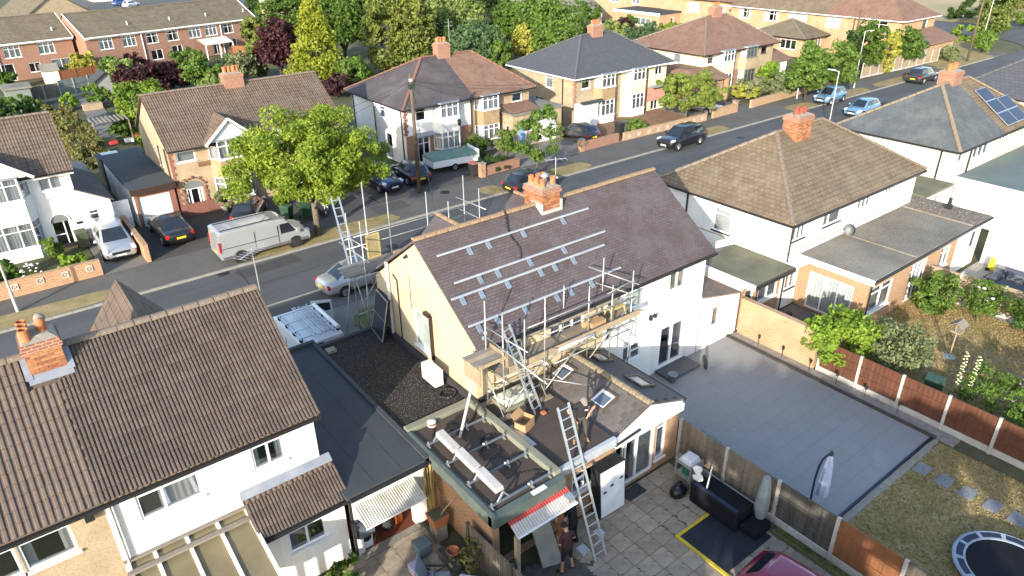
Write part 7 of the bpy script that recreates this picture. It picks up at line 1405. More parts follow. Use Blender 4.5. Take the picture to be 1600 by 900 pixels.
# ---------------------------------------------------------------- street furniture
def lamp(label, x, y, h, z0=.1, arm=(0,-1,0), m=None):
    t = thing('street_lamp', (x,y,z0), label, 'street lamp'); m = m or mat('galvanised column', (.52,.54,.54), rough=.45, metal=.4, fine=.03); MB().tube((0,0,-.1),(0,0,1.1),.085,.085,10).tube((0,0,1.1),(0,0,h),.055,.04,8).build('column', m, t, local=True)
    a = Vector(arm)*.55; MB().tube((0,0,h-.03),(a.x,a.y,h+.03),.03,.03,6).build('bracket', m, t, local=True); MB().hexa([(a.x*.8-.09,a.y*.8-.09,h-.01),(a.x*.8+.09,a.y*.8-.09,h-.01),(a.x*1.7+.09,a.y*1.7+.09,h+.02),(a.x*1.7-.09,a.y*1.7+.09,h+.02),(a.x*.8-.08,a.y*.8-.08,h+.10),(a.x*.8+.08,a.y*.8-.08,h+.10),(a.x*1.7+.06,a.y*1.7+.06,h+.08),(a.x*1.7-.06,a.y*1.7+.06,h+.08)]).build('lantern', m, t, local=True)
lamp('tall pale street lamp above the light blue car', 77.2,39.5,5.9, arm=(.6,-.8,0)); lamp('street lamp standing beside the pierced block wall', -.9,39.25,4.6); lamp('street lamp near the long buff wall', 68.1,40.6,4.3, arm=(-.5,-.8,0)); lamp('thin street lamp at the near kerb behind the tan roof chimney', 58.6,35.4-3.9,5.2, arm=(0,1,0)); lamp('far lamp post by the straw field', 119,58,7.5); lamp('far lamp post behind the weeping tree', 126,46,9)
tp = thing('telegraph_pole', (23.35,41.2,.1), 'wooden telegraph pole standing between the parked cars', 'pole'); MB().tube((0,0,-.2),(-.02,0,8.1),.15,.10,10).build('shaft', POLEW, tp, True, local=True); MB().box(-.2,.2,-.12,.12,7.15,7.5).build('junction_box', mat('dark green box', (.03,.05,.04), rough=.5), tp, local=True); MB().lathe([(.13,7.62),(.16,7.66),(.16,7.8),(.1,7.84)],(0,0,0),10).build('cable_ring', GALV, tp, local=True)
for x, y, h, lab in ((90.9,47.6,6.5,'far wooden pole before the brick corner house'), (102.2,38.4,9.5,'dark wooden pole on the verge by the junction')): t = thing('telegraph_pole', (x,y,0), lab, 'pole'); MB().tube((0,0,0),(0,0,h),.15,.10,8).build('shaft', POLEW, t, True, local=True); MB().bar((-.5,0,h-.3),(.5,0,h-.3),.08,.08).build('crossarm', POLEW, t, local=True)
def wire(label, a, b, sag): 
    a, b = Vector(a), Vector(b); pts = [a+(b-a)*t-V(0,0,sag*4*t*(1-t)) for t in [i/16 for i in range(17)]]; cable(label, pts, .012, name='overhead_wire')
wire('overhead wire from telegraph pole to the brown roofed half', (23.35,41.2,7.8), (38,47,4.4), .3); wire('overhead wire from telegraph pole to the beige gable', (23.35,41.2,7.8), (20.6,47.2,4.5), .2)
for i_, (q, lab_) in enumerate((((27.2,47.1,4.3),'slate house'),((13.0,46.3,4.5),'beige house gable'),((33.5,46.6,4.3),'beige half of the slate house'),((43.2,47.1,4.3),'grey roofed house'),((14.6,24.3,5.0),'main house street gable'),((19.0,24.3,5.0),'second street gable of the main house'))): wire('thin overhead wire from telegraph pole to the '+lab_, (23.35,41.2,7.75), q, .35)
def wheelie(label, x, y, m, rz=0, z=.1, lid=None):
    t = thing('wheelie_bin', (x,y,z), label, 'bin', rz=rz); MB().hexa([(-.23,-.27,.08),(.23,-.27,.08),(.23,.25,.08),(-.23,.25,.08),(-.29,-.34,1.0),(.29,-.34,1.0),(.29,.32,1.0),(-.29,.32,1.0)]).build('body', m, t, local=True, bevel=.02); MB().hexa([(-.31,-.38,1.0),(.31,-.38,1.0),(.31,.36,1.0),(-.31,.36,1.0),(-.28,-.34,1.05),(.28,-.34,1.05),(.28,.33,1.09),(-.28,.33,1.09)]).build('lid', lid or m, t, local=True, bevel=.02)
    for s_ in (-1,1): MB().tube((s_*.24,.30,.10),(s_*.29,.30,.10),.10,.10,10).build('wheel', RUBBER, t, local=True)
    MB().tube((-.26,.40,.98),(.26,.40,.98),.02,.02,6).build('handle', BLACKP, t, local=True); return t
GRNB = mat('green bin plastic', (.03,.075,.045), rough=.45); BLKB = mat('black bin plastic', (.03,.032,.034), rough=.5); OLVB = mat('olive bin plastic', (.075,.095,.055), rough=.5)
wheelie('green wheelie bin beside the street tree trunk', 15.2,41.75,GRNB); wheelie('black wheelie bin with white house numbers right of the street tree', 16.4,41.6,BLKB); wheelie('olive wheelie bin by the white house porch', 3.2,45.9,OLVB,.1); wheelie('black wheelie bin with red lid by the brick gate pillar', 28.35,41.75,BLKB,lid=mat('red lid', (.40,.12,.10), rough=.5)); wheelie('black wheelie bin behind the stone block wall', 44.6,42.9,BLKB); wheelie('green grey wheelie bin next to the black one by the stone wall', 45.4,42.9,OLVB); wheelie('dark green wheelie bin behind the red brown fence', 26.55,8.05,GRNB,.3,0); wheelie('wheelie bin beside the yellow house porch', 63.2,45.6,OLVB)
wheelie('green wheelie bin lying behind the tree trunk near the brown fence', 14.2,42.2,GRNB,.6)
# white paint numbers on the black bin
nb = [o for o in bpy.data.objects if o.get('label','').startswith('black wheelie bin with white house')][0]
for x0, x1, z0, z1 in ((-.18,-.04,.78,.82),(-.08,-.04,.55,.78),(.04,.18,.78,.82),(.04,.08,.66,.78),(.04,.18,.64,.67),(.14,.18,.55,.64),(-.06,.06,.30,.34),(-.06,-.02,.2,.3),(.02,.06,.2,.3)): MB().box(x0,x1,-.36,-.345,z0,z1).build('number_mark', WHITE, nb, local=True); nb.children[-1].rotation_euler.x = -.07

# ---------------------------------------------------------------- things in the rear yards
ev = MB().box(13.55,15.75,7.75,9.5,.02,.035).build('rubber_mat', mat('black mat', (.013,.016,.022), (.019,.022,.03), s=2, rough=.7, fine=.06), None); tag(ev, 'black garden mat edged in yellow on the yard paving', 'mat')
ye = thing('yellow_edging', (13.5,9.5,0), 'yellow edge strip around the black garden mat', 'edging'); YE = mat('yellow strip', (.62,.46,.04), rough=.6); MB().box(13.45,13.55,7.5,9.6,.0,.06).build('strip', YE, ye); MB().box(13.55,15.1,9.5,9.6,.0,.06).build('strip', YE, ye); MB().box(15.7,15.95,8.3,8.38,.0,.05).build('strip', YE, ye)
so = thing('garden_sofa', (15.5,9.5,0), 'covered black garden sofa set beside the weathered fence', 'sofa'); BC = mat('black cover', (.008,.009,.012), (.011,.012,.016), rough=.75, spec=.15)
MB().box(15.05,15.95,8.6,10.3,.02,.62).build('cover', BC, so, bevel=.05); MB().box(14.98,15.16,8.55,10.35,.02,.78).build('back_cover', BC, so, bevel=.05); MB().box(15.0,15.14,8.6,10.3,.78,.82).build('cushion', mat('navy cushion', (.02,.026,.06), rough=.8), so, bevel=.015)
MB().box(15.2,16.0,7.95,8.55,.036,.30).build('cushion', BC, so, bevel=.04)
pr_ = thing('parasol', (15.95,8.35,0), 'folded grey garden parasol standing beside the black sofa', 'parasol'); MB().lathe([(.30,.06),(.26,.12),(.03,.14),(.03,.25)],(15.95,8.35,0),14).build('base', BLACKP, pr_); MB().lathe([(.03,.25),(.16,.3),(.22,.7),(.20,1.2),(.15,1.6),(.12,1.85),(.05,1.95),(0,1.97)],(15.95,8.35,0),9).build('canopy', mat('grey canvas', (.24,.28,.29), (.17,.20,.21), s=3, rough=.85), pr_)
pr2 = thing('parasol', (17.9,7.6,0), 'folded blue and white cantilever parasol on the grey patio', 'parasol'); MB().lathe([(.05,.55),(.20,.6),(.19,1.1),(.14,1.7),(.08,2.1),(.03,2.2)],(18.0,7.55,0),8).build('canopy', coursed('blue white canvas', (.30,.36,.55), (.62,.64,.70), (.4,.45,.6), .2, 3, .01, bump=.1), pr2); pipe(pr2, smoothpts([(17.7,7.7,.05),(17.68,7.72,1.3),(17.78,7.68,2.0),(18.0,7.55,2.28)]), .035, mat('navy tube', (.02,.02,.06), rough=.4), 'arm'); MB().box(17.4,18.0,7.4,8.0,.03,.08).build('base', BLACKP, pr2); MB().lathe([(.06,2.18),(.07,2.25),(.02,2.36)],(18.0,7.55,0),8).build('finial', BLACKP, pr2)
bq = thing('barbecue', (15.7,11.0,0), 'steel barbecue trolley with white cover by the back door', 'barbecue')
for x in (15.4,15.98):
    for y in (10.7,11.3): MB().box(x-.03,x+.03,y-.03,y+.03,0,.95).build('leg', GALV, bq)
MB().box(15.38,16.0,10.68,11.32,.30,.34).build('shelf', GALV, bq); MB().box(15.38,16.0,10.68,11.32,.80,.86).build('frame', GALV, bq); MB().hexa([(15.42,10.72,.86),(15.98,10.72,.86),(15.98,11.28,.86),(15.42,11.28,.86),(15.50,10.80,1.06),(15.92,10.80,1.08),(15.92,11.2,1.06),(15.5,11.2,1.04)]).build('cover', mat('white sheet', (.66,.65,.66), (.56,.55,.57), s=4, rough=.7), bq, bevel=.05); MB().box(15.55,15.8,10.9,11.15,.34,.62).build('green_crate', mat('green plastic', (.02,.16,.08), rough=.4), bq)
bb = MB().lathe([(.0,.0),(.26,.03),(.29,.16),(.23,.28),(.17,.34),(.05,.42),(.10,.50),(0,.47)],(14.95,10.75,0),9,sx=1.25,sy=.9).build('rubbish_bag', mat('black bag', (.012,.013,.018), rough=.3), None, True); tag(bb, 'black rubbish bag on the paving beside the barbecue', 'bag')
ws = thing('toy_sword_board', (15.3,10.2,0), 'white curved board with thin handle leaning over the sofa', 'board'); MB().bar((15.15,9.85,.75),(15.35,9.9,1.55),.03,.03).build('handle', PLW, ws)
cb = [(0,0),(.16,-.05),(.28,.08),(.26,.26),(.16,.42),(.22,.60),(.18,.74),(.02,.74),(-.08,.6),(-.02,.42),(.06,.28),(-.06,.16)]; n_ = len(cb); vs_ = [(15.12+u*.35+.0,10.35-u,.85+v*.75) for u, v in cb]; MB().add(vs_+[(x+.04,y+.02,z) for x,y,z in vs_], [tuple(range(n_)), tuple(range(2*n_-1,n_-1,-1))]+[(i,n_+i,n_+(i+1)%n_,(i+1)%n_) for i in range(n_)]).build('board', PLW, ws)
dr = thing('stacked_solar_panels', (12.6,11.6,0), 'upright stack of solar panels showing a white back sheet by the wall', 'solar panel')
for k in range(6): MB().hexa([(12.12+.0,11.52+k*.07,0.02),(13.2,11.50+k*.07,0.02),(13.2,11.545+k*.07,.02),(12.12,11.565+k*.07,.02),(12.02,11.56+k*.07,1.98),(13.1,11.54+k*.07,1.98),(13.1,11.585+k*.07,1.98),(12.02,11.605+k*.07,1.98)]).build('panel', BLACKP, dr)
MB().hexa([(12.16,11.508,.06),(13.17,11.489,.06),(13.17,11.497,.06),(12.16,11.517,.06),(12.06,11.549,1.94),(13.07,11.529,1.94),(13.07,11.537,1.94),(12.06,11.558,1.94)]).build('back_sheet', mat('white back sheet', (.80,.81,.82), rough=.35, fine=.02), dr)
for x, z in ((12.25,1.1),(12.55,1.25),(12.95,1.35)): MB().box(x-.06,x+.06,11.49,11.51,z-.03,z+.03).build('terminal', BLACKP, dr)
tag(MB().box(13.45,14.25,11.5,11.95,.012,.035).build('door_mat', mat('dark door mat', (.05,.05,.052), rough=.95), None), 'dark door mat outside the white patio door', 'mat')
aw2 = thing('awning', (8.5,11.6,2.3), 'red edged corrugated awning sheet below the flat roof', 'awning'); corrugated(8.45,10.62,11.02,2.06,11.36,2.25,24).build('sheet', mat('grey corrugated sheet', (.52,.48,.44), (.42,.38,.35), s=3, rough=.6), aw2); corrugated(8.45,10.62,11.36,2.252,11.70,2.44,24).build('red_strip', mat('faded red sheet', (.45,.055,.045), (.36,.05,.04), rough=.6), aw2); MB().box(10.32,10.55,11.06,11.3,2.14,2.30).build('repair_patch', ALU, aw2); MB().bar((8.45,11.02,2.07),(10.62,11.02,2.07),.04,.05).build('front_rail', WHITE, aw2); MB().box(10.18,10.32,11.25,11.38,0,2.12).build('post', FENCEO, aw2); MB().box(8.42,8.55,11.05,11.18,0,2.06).build('post', PLANK, aw2)
pb = thing('under_awning_panels', (9.6,11.9,0), 'pale metal plates leaning in shade below the red awning', 'panel'); MB().hexa([(9.5,11.2,.02),(10.1,11.0,.02),(10.1,11.06,.02),(9.5,11.26,.02),(9.5,11.8,1.3),(10.1,11.7,1.3),(10.1,11.76,1.3),(9.5,11.86,1.3)]).build('plate', mat('dusty plate', (.32,.32,.27), rough=.7), pb)
tag(MB().box(8.4,8.75,10.3,11.0,.0,.30).build('tool_box', mat('red tool box', (.42,.02,.025), rough=.45), None, bevel=.02), 'red tool box beside the slatted fence', 'box')
mt = thing('inverter_box', (10.95,11.95,0), 'white inverter cabinet fixed to the brick wall beside the ladder', 'cabinet'); MB().box(10.60,10.90,11.78,12.04,.55,1.28).build('casing', WHITE, mt, bevel=.015); MB().box(10.60,10.90,11.80,12.04,1.34,1.62).build('casing', WHITE, mt, bevel=.015); pipe(mt, [(10.75,12.0,1.62),(10.75,12.0,2.4)], .02)
for lab, x, y, w_, d_, h_, m in (('white instruction leaflet box on the block paving', 9.35,9.05,.50,.55,.02,PLW), ('flat brown cardboard sheet on the paving', 10.55,8.75,.9,.5,.02,CARDB), ('small clear storage box near the ladder foot', 10.85,10.95,.30,.34,.10,mat('clear plastic', (.50,.54,.57), rough=.3)), ('white bucket of fixings beside the ladder', 11.6,11.05,.26,.26,.24,mat('clear plastic', (.50,.54,.57)))):
    o = MB().box(x-w_/2,x+w_/2,y-d_/2,y+d_/2,.01,.01+h_).build('storage_box' if h_ > .05 else 'flat_sheet', m, None, bevel=.006); tag(o, lab, 'box' if h_ > .05 else 'sheet')
lf = [o for o in bpy.data.objects if o.get('label','').startswith('white instruction')][0]
for dx, dy, s_ in ((-.1,.12,.07),(.08,.1,.05),(-.05,-.08,.06),(.12,-.1,.07),(0,.02,.04)): MB().box(9.35+dx-s_,9.35+dx+s_,9.05+dy-s_*.6,9.05+dy+s_*.6,.031,.034).build('print', mat('blue print', (.03,.05,.18)), lf)
ladder('white step ladder folded at the bottom of the yard', (8.75,8.9,.05), (9.3,8.0,.9), .3, 5, WHITE, side=(.6,.4,0))
cable('yellow extension lead across the block paving', smoothpts([(8.6,9.6,.02),(9.0,10.2,.02),(9.4,10.6,.02),(9.9,10.9,.02),(10.6,11.6,.02)]), .014, mat('yellow lead', (.42,.33,.05), rough=.5))
# grey patio things
fa = thing('water_feature_fan', (21.45,14.95,.03), 'round black hose reel standing on the grey patio', 'hose reel'); MB().lathe([(.28,0),(.33,.03),(.28,.06)],(0,0,0),18).build('ring', BLACKP, fa, True, local=True); fa.rotation_euler = (math.radians(70),0,.5); fa.location.z = .35
for q in range(6): a = q*1.047; MB().bar((0,0,.03),(.29*math.cos(a),.29*math.sin(a),.03),.02,.02).build('spoke', mat('brass', (.34,.26,.12), rough=.4, metal=.6), fa, local=True)
def pot(label, x, y, r, h, m, soil=True, z=.0): t = thing('plant_pot', (x,y,z), label, 'pot'); MB().lathe([(r*.72,0),(r*.95,h*.9),(r*1.05,h*.9),(r*1.05,h),(r*.88,h),(r*.8,h*.75),(0,h*.74)],(0,0,0),14).build('pot', m, t, True, local=True); return t
pot('grey bucket beside the dark patio step', 19.7,15.15,.20,.38,mat('grey plastic', (.30,.32,.34), rough=.5), z=.03); pot('black plant pot by the white house corner', 27.3,15.5,.22,.4,BLACKP); pot('round terracotta pot in the cluttered yard', 7.62,13.15,.20,.36,TERRA); pot('grey plant pot on the tarmac by the white bay', 27.6,46.5,.3,.4,CEMENT, z=.1); pot('pale pot of the small olive tree by the arched door', 11.6,46.2,.28,.5,CONCP, z=.1); pot('dark pot at the foot of the leaning slatted fence', 7.55,11.2,.22,.3,mat('brown pot', (.10,.06,.045)))
tr_ = MB().box(27.5,28.1,15.1,15.35,0,.28).build('plant_trough', mat('dark brown trough', (.06,.04,.03), rough=.8), None); tag(tr_, 'dark plant trough below the white house wall', 'trough')
o = thing('garden_storage_box', (18.3,12.35,.03), 'blue grey garden storage box behind the weathered fence', 'storage box'); BL2 = mat('blue grey plastic', (.16,.22,.28), rough=.5); MB().box(17.0,17.5,12.1,13.9,.03,.5).build('navy_box', mat('navy cushion', (.02,.026,.06)), o); MB().box(16.75,17.5,11.1,12.0,.03,.62).build('body', BL2, o); MB().box(16.72,17.53,11.07,12.03,.62,.68).build('lid', BL2, o, bevel=.02)
for i, y in enumerate((14.6,13.4,12.1,10.9,9.7,8.4)): t = thing('solar_light', (24.75,y,.03), 'small black solar stake light, '+('nearest the white lean-to','second from the white lean-to','third from the white lean-to','fourth from the white lean-to','second from the patio corner','nearest the patio corner')[i]+', in the gravel strip', 'light', 'solar stake lights in the gravel strip'); MB().tube((0,0,0),(0,0,.42),.012,.012,5).build('stake', BLACKP, t, local=True); MB().lathe([(.02,.36),(.06,.40),(.05,.50),(.07,.52),(0,.55)],(0,0,0),8).build('lantern', BLACKP, t, local=True)
for i, y in enumerate((6.35,5.6,4.87,4.12,3.4)):
    o = MB().hexa([(22.12,y-.24,-.02),(22.72,y-.22,-.02),(22.74,y+.22,-.02),(22.10,y+.24,-.02),(22.13,y-.23,.025),(22.71,y-.21,.025),(22.73,y+.21,.025),(22.11,y+.23,.025)]).build('stepping_stone', mat('blue grey stone', (.22,.235,.255), (.18,.195,.215), rough=.8), None); tag(o, 'blue grey stepping stone, number '+('one','two','three','four','five')[i]+' counted from the patio corner', 'stepping stone', 'stepping stones across the lawn')
tr = thing('trampoline', (19.6,2.7,0), 'round trampoline with pale blue rim on the parched lawn', 'trampoline')
MB().lathe([(1.45,.26),(1.5,.30),(1.45,.34),(1.16,.33),(1.16,.27)],(19.75,2.65,0),36).build('rim_pad', mat('pale blue pad', (.30,.36,.44), rough=.5), tr); MB().lathe([(0,.285),(1.17,.285),(1.17,.295),(0,.295)],(19.75,2.65,0),32).build('mat', BC, tr)
for q in range(12):
    a0, a1 = q*math.pi/6+.05, (q+1)*math.pi/6-.05; pts_ = [(19.75+r*math.cos(a),2.65+r*math.sin(a)) for r, a in ((1.22,a0),(1.40,a0),(1.40,(a0+a1)/2),(1.40,a1),(1.22,a1),(1.22,(a0+a1)/2))]; MB().prism(pts_,.332,.345).build('pad_panel', mat('navy pad', (.02,.026,.05), rough=.6), tr)
for q in range(6): a = q*math.pi/3; MB().tube((19.75+1.4*math.cos(a),2.65+1.4*math.sin(a),.28),(19.75+1.4*math.cos(a),2.65+1.4*math.sin(a),0),.025,.025,6).build('leg', GALV, tr)
bt = thing('bird_table', (30.35,8.95,0), 'wooden bird table on a post in the parched garden', 'bird table'); MB().tube((0,0,0),(0,0,1.35),.03,.03,6).build('post', PLANK, bt, local=True); MB().box(-.25,.25,-.2,.2,1.3,1.34).build('tray', PLANK, bt, local=True); MB().slab([(-.3,-.28,1.6),(.3,-.28,1.6),(.3,0,1.82),(-.3,0,1.82)],.03).slab([(-.3,0,1.82),(.3,0,1.82),(.3,.28,1.6),(-.3,.28,1.6)],.03).build('roof', PLANKG, bt, local=True)
for x in (-.22,.22): MB().box(x-.02,x+.02,-.02,.02,1.34,1.7).build('upright', PLANK, bt, local=True)
MB().lathe([(.25,0),(.25,.03),(0,.05)],(0,0,0),12).build('base', GALV, bt, local=True)
# right-hand neighbour's patio
sf2 = thing('garden_sofa', (38.8,9.4,0), 'grey corner garden sofa on the pale patio', 'sofa'); GS = mat('grey cushion', (.10,.115,.14), (.08,.09,.11), rough=.85); MB().box(38.2,39.4,7.0,10.4,.0,.42).build('seat', GS, sf2, bevel=.06); MB().box(39.4,39.8,7.0,10.5,.0,.85).build('backrest', GS, sf2, bevel=.08); MB().box(38.2,39.8,10.4,10.75,.0,.65).build('armrest', GS, sf2, bevel=.08)
for y in (7.6,8.5,9.4): MB().box(39.1,39.42,y,y+.8,.42,.85).build('cushion', GS, sf2, bevel=.08)
cw = thing('garden_chair', (37.4,11.3,0), 'white moulded chair on thin legs on the pale patio', 'chair'); MB().lathe([(0,.42),(.2,.43),(.24,.48)],(0,0,0),12).build('seat', PLW, cw, True, local=True); MB().hexa([(-.22,.16,.46),(.22,.16,.46),(.20,.22,.46),(-.20,.22,.46),(-.17,.26,.88),(.17,.26,.88),(.15,.30,.88),(-.15,.30,.88)]).build('backrest', PLW, cw, local=True, bevel=.03)
for sx in (-1,1):
    for sy in (-1,1): MB().tube((sx*.1,sy*.1,.43),(sx*.24,sy*.22,0),.012,.012,5).build('leg', PLW, cw, local=True)
pw = thing('pressure_washer', (40.7,11.4,0), 'yellow pressure washer with coiled hose on the pale patio', 'pressure washer'); MB().hexa([(-.15,-.15,.08),(.15,-.15,.08),(.15,.15,.08),(-.15,.15,.08),(-.10,-.08,.72),(.10,-.08,.72),(.10,.12,.72),(-.10,.12,.72)]).build('body', mat('bright yellow', (.62,.56,.03), rough=.4), pw, local=True, bevel=.03); 
for s_ in (-1,1): MB().tube((s_*.15,.12,.1),(s_*.2,.12,.1),.1,.1,10).build('wheel', RUBBER, pw, local=True)
cable('dark hose lying on the pale patio', smoothpts([(40.5,11.2,.02),(39.6,11.3,.02),(39.9,10.8,.02),(40.3,10.2,.02),(39.4,9.9,.02),(38.6,10.6,.02),(38.0,11.0,.02)]), .018)
bi = thing('small_bicycle', (37.5,9.0,0), 'small red and black child bicycle lying by the sofa', 'bicycle', rz=.5)
for x in (-.3,.3):
    w = MB()
    for q in range(14): a, b = q*2*math.pi/14, (q+1)*2*math.pi/14; w.tube((x+.2*math.cos(a),0,.2+.2*math.sin(a)),(x+.2*math.cos(b),0,.2+.2*math.sin(b)),.02,.02,5)
    w.build('wheel', RUBBER if x < 0 else mat('red tyre', (.4,.02,.02)), bi, local=True)
MB().tube((-.3,0,.2),(0,0,.42),.018,.018,5).tube((0,0,.42),(.25,0,.45),.018,.018,5).tube((.3,0,.2),(.22,0,.6),.018,.018,5).tube((-.05,0,.2),(.25,0,.45),.018,.018,5).build('frame', mat('red tyre', (.4,.02,.02)), bi, local=True); MB().bar((.2,-.18,.6),(.2,.18,.6),.02,.02).build('handlebar', BLACKP, bi, local=True); MB().box(-.1,.06,-.05,.05,.43,.47).build('saddle', BLACKP, bi, local=True)
# cluttered yard below the outbuilding
lc = thing('lounge_chair', (6.55,12.6,0), 'grey reclining garden chair in the cluttered yard', 'chair', rz=.9); GC = mat('grey sling', (.26,.28,.32), (.22,.24,.28), rough=.8); MB().hexa([(-.3,-.5,.36),(.3,-.5,.36),(.3,.08,.30),(-.3,.08,.30),(-.3,-.5,.42),(.3,-.5,.42),(.3,.08,.38),(-.3,.08,.38)]).build('seat', GC, lc, local=True, bevel=.02); MB().hexa([(-.3,.1,.32),(.3,.1,.32),(.3,.16,.32),(-.3,.16,.32),(-.3,.38,1.12),(.3,.38,1.12),(.3,.43,1.12),(-.3,.43,1.12)]).build('backrest', GC, lc, local=True, bevel=.02); MB().tube((-.28,.02,.42),(.28,.02,.42),.08,.08,8).build('cushion', GC, lc, local=True)
for s_ in (-1,1): MB().bar((s_*.34,-.5,.0),(s_*.34,.3,.55),.03,.03).bar((s_*.34,.35,.0),(s_*.34,-.4,.58),.03,.03).bar((s_*.34,-.45,.58),(s_*.34,.25,.58),.05,.03).build('frame', BLACKP, lc, local=True)
fz = thing('chest_freezer', (7.0,11.4,0), 'green grey cabinet with white top in the cluttered yard', 'cabinet', rz=.75); MB().box(-.42,.42,-.3,.3,.02,.78).build('body', mat('sage panel', (.20,.23,.18), rough=.7), fz, local=True); MB().box(-.45,.45,-.33,.33,.78,.84).build('top', mat('pale grey top', (.52,.54,.57), rough=.4), fz, local=True, bevel=.01)
gc = thing('square_planter', (7.75,14.1,0), 'square terracotta planter with tall bamboo canes by the white wall', 'planter'); MB().hexa([(7.55,13.95,.55),(7.95,13.95,.55),(7.95,14.35,.55),(7.55,14.35,.55),(7.48,13.88,.95),(8.02,13.88,.95),(8.02,14.42,.95),(7.48,14.42,.95)]).build('pot', TERRA, gc); MB().box(7.52,7.98,13.92,14.38,.951,.956).build('soil', JOINT, gc); MB().box(7.55,7.95,13.95,14.35,0,.55).build('stand', CEMENT, gc)
for k in range(16): x, y = random.uniform(7.72,7.90), random.uniform(14.45,14.62); MB().tube((x,y,.1),(x+random.uniform(-.12,.10),y+random.uniform(-.05,.2),random.uniform(2.0,2.75)),.012,.009,5).build('cane', mat('bamboo', (.48,.36,.14), rough=.7), gc)
MB().tube((7.8,14.1,.9),(8.15,13.7,1.75),.02,.02,5).build('stick', PLANK, gc)
for lab, x, y, sx, sy, h, m in (('grey green plastic tub tipped in the cluttered yard',7.0,13.9,.5,.45,.5,mat('grey green tub', (.13,.18,.19), rough=.5)), ('crumpled lilac sack beside the reclining chair',6.5,13.4,.4,.4,.32,mat('lilac bag', (.50,.44,.56), rough=.7)), ('dark board pile beside the terracotta pots',7.4,13.0,.3,1.0,.35,mat('dark boards', (.075,.07,.07), rough=.8)), ('blue crate at the bottom of the cluttered yard',4.35,12.9,.5,.35,.3,mat('blue crate', (.08,.28,.45), rough=.5)), ('black rubber tub below the kitchen window',3.7,13.3,.45,.45,.2,RUBBER), ('pale tray on the paving near the kitchen wall',5.1,12.3,.7,.45,.06,mat('pale grey top', (.52,.54,.57))), ('dark plastic crate at the photo bottom',6.0,11.6,.5,.5,.3,BLACKP)):
    o = MB().hexa([(x-sx*.45,y-sy*.45,.01),(x+sx*.45,y-sy*.45,.01),(x+sx*.45,y+sy*.45,.01),(x-sx*.45,y+sy*.45,.01),(x-sx*.5,y-sy*.5,h),(x+sx*.5,y-sy*.5,h*.95),(x+sx*.5,y+sy*.5,h),(x-sx*.5,y+sy*.5,h*1.02)]).build(lab.split()[-1] if False else 'yard_item', m, None, bevel=.04); tag(o, lab, 'container')
hr = thing('hose_reel', (5.62,14.9,1.1), 'grey wall mounted hose reel beside the black downpipe', 'hose reel'); MB().tube((5.4,14.72,1.25),(5.85,14.72,1.25),.23,.23,16).build('drum', mat('slate plastic', (.11,.13,.16), rough=.5), hr); MB().box(5.33,5.40,14.6,15.0,1.1,1.5).build('bracket', BLACKP, hr); pipe(hr, [(5.85,14.72,1.2),(5.95,14.7,.9),(5.9,14.75,.5)], .015)
plant('spiky_plant', 'plant', 'spiky green plant at the foot of the kitchen wall', (4.75,14.3,0), .9, .5, 'green', 'ball', 500, .12, trunk=.1, k=14, limbs=6)
plant('dead_plant', 'plant', 'tangled brown climber in pots by the slatted fence', (7.7,12.4,0), 1.2, .45, 'dry', 'ball', 260, .08, trunk=.1, k=12, limbs=8)
for i, (lab, x, w_, h_, m) in enumerate((('blue coat hanging inside the open outbuilding',6.2,.3,.5,mat('blue cloth', (.05,.22,.45))), ('dark grey vacuum cleaner inside the open outbuilding',6.65,.35,.9,mat('dark grey', (.05,.055,.06))), ('orange garden tool standing inside the open outbuilding',7.05,.25,1.0,mat('orange plastic', (.62,.16,.03))))):
    o = MB().lathe([(w_*.5,.03),(w_*.55,h_*.2),(w_*.4,h_*.5),(w_*.45,h_*.8),(w_*.12,h_),(w_*.05,h_+.3)],(x,15.4,.03 if i else .7),8,sy=.6).build(['hanging_coat','vacuum_cleaner','garden_tool'][i], m, None, True); tag(o, lab, ['coat','vacuum','tool'][i])
wm = thing('washing_machine', (5.95,15.5,0), 'white washing machine just inside the outbuilding opening', 'washing machine'); MB().box(5.62,6.0,15.1,15.7,.03,.88).build('casing', WHITE, wm, bevel=.02); MB().tube((5.81,15.09,.45),(5.81,15.10,.45),.15,.15,16).build('door', BLACKP, wm)
# back gardens across the street
fence('grey green panelled back fence with concrete posts before the terrace', 8.8,93.6, 16.6,96.4, 5, 1.9, mat('grey green board', (.20,.235,.22), rough=.8), facing=1, bw=.4)
fence('orange new board fence before the terrace gardens', 10.0,101.5, 17.2,103.6, 4, 1.7, FENCEO, pm=FENCEO, gb=False, facing=-1); fence('orange board fence beside the striped lean-to', 32.0,106, 38.5,97, 4, 1.8, FENCEO, pm=FENCEO, gb=False, facing=-1); fence('brown gate fence between shed and grey green fence', 5.6,92.4,8.8,93.5, 2, 1.7, FENCED, facing=-1)
ph = thing('playhouse', (13.2,90.5,0), 'grey playhouse with dark pitched roof in the back garden', 'playhouse'); MB().box(12.0,14.4,91,93,0,1.7).build('wall', mat('grey paint', (.26,.28,.28), rough=.7), ph); MB().slab([(11.6,90.6,1.65),(13.2,90.6,2.7),(13.2,93.4,2.7),(11.6,93.4,1.65)][::-1],.08).slab([(13.2,90.6,2.7),(14.8,90.6,1.65),(14.8,93.4,1.65),(13.2,93.4,2.7)][::-1],.08).build('roof', FELT, ph); MB().add([(12.0,90.98,1.7),(14.4,90.98,1.7),(13.2,90.98,2.55)],[(0,1,2)]).build('gable', mat('grey paint', (.26,.28,.28)), ph)
sh2 = thing('garden_shed', (4.6,88,0), 'grey flat roofed shed at the end of the long garden', 'shed'); MB().box(3.6,5.8,89,91.5,0,2.3).build('wall', mat('grey green board', (.20,.235,.22)), sh2); MB().box(3.4,6.0,88.8,91.7,2.3,2.5).build('roof', FELTGR, sh2)
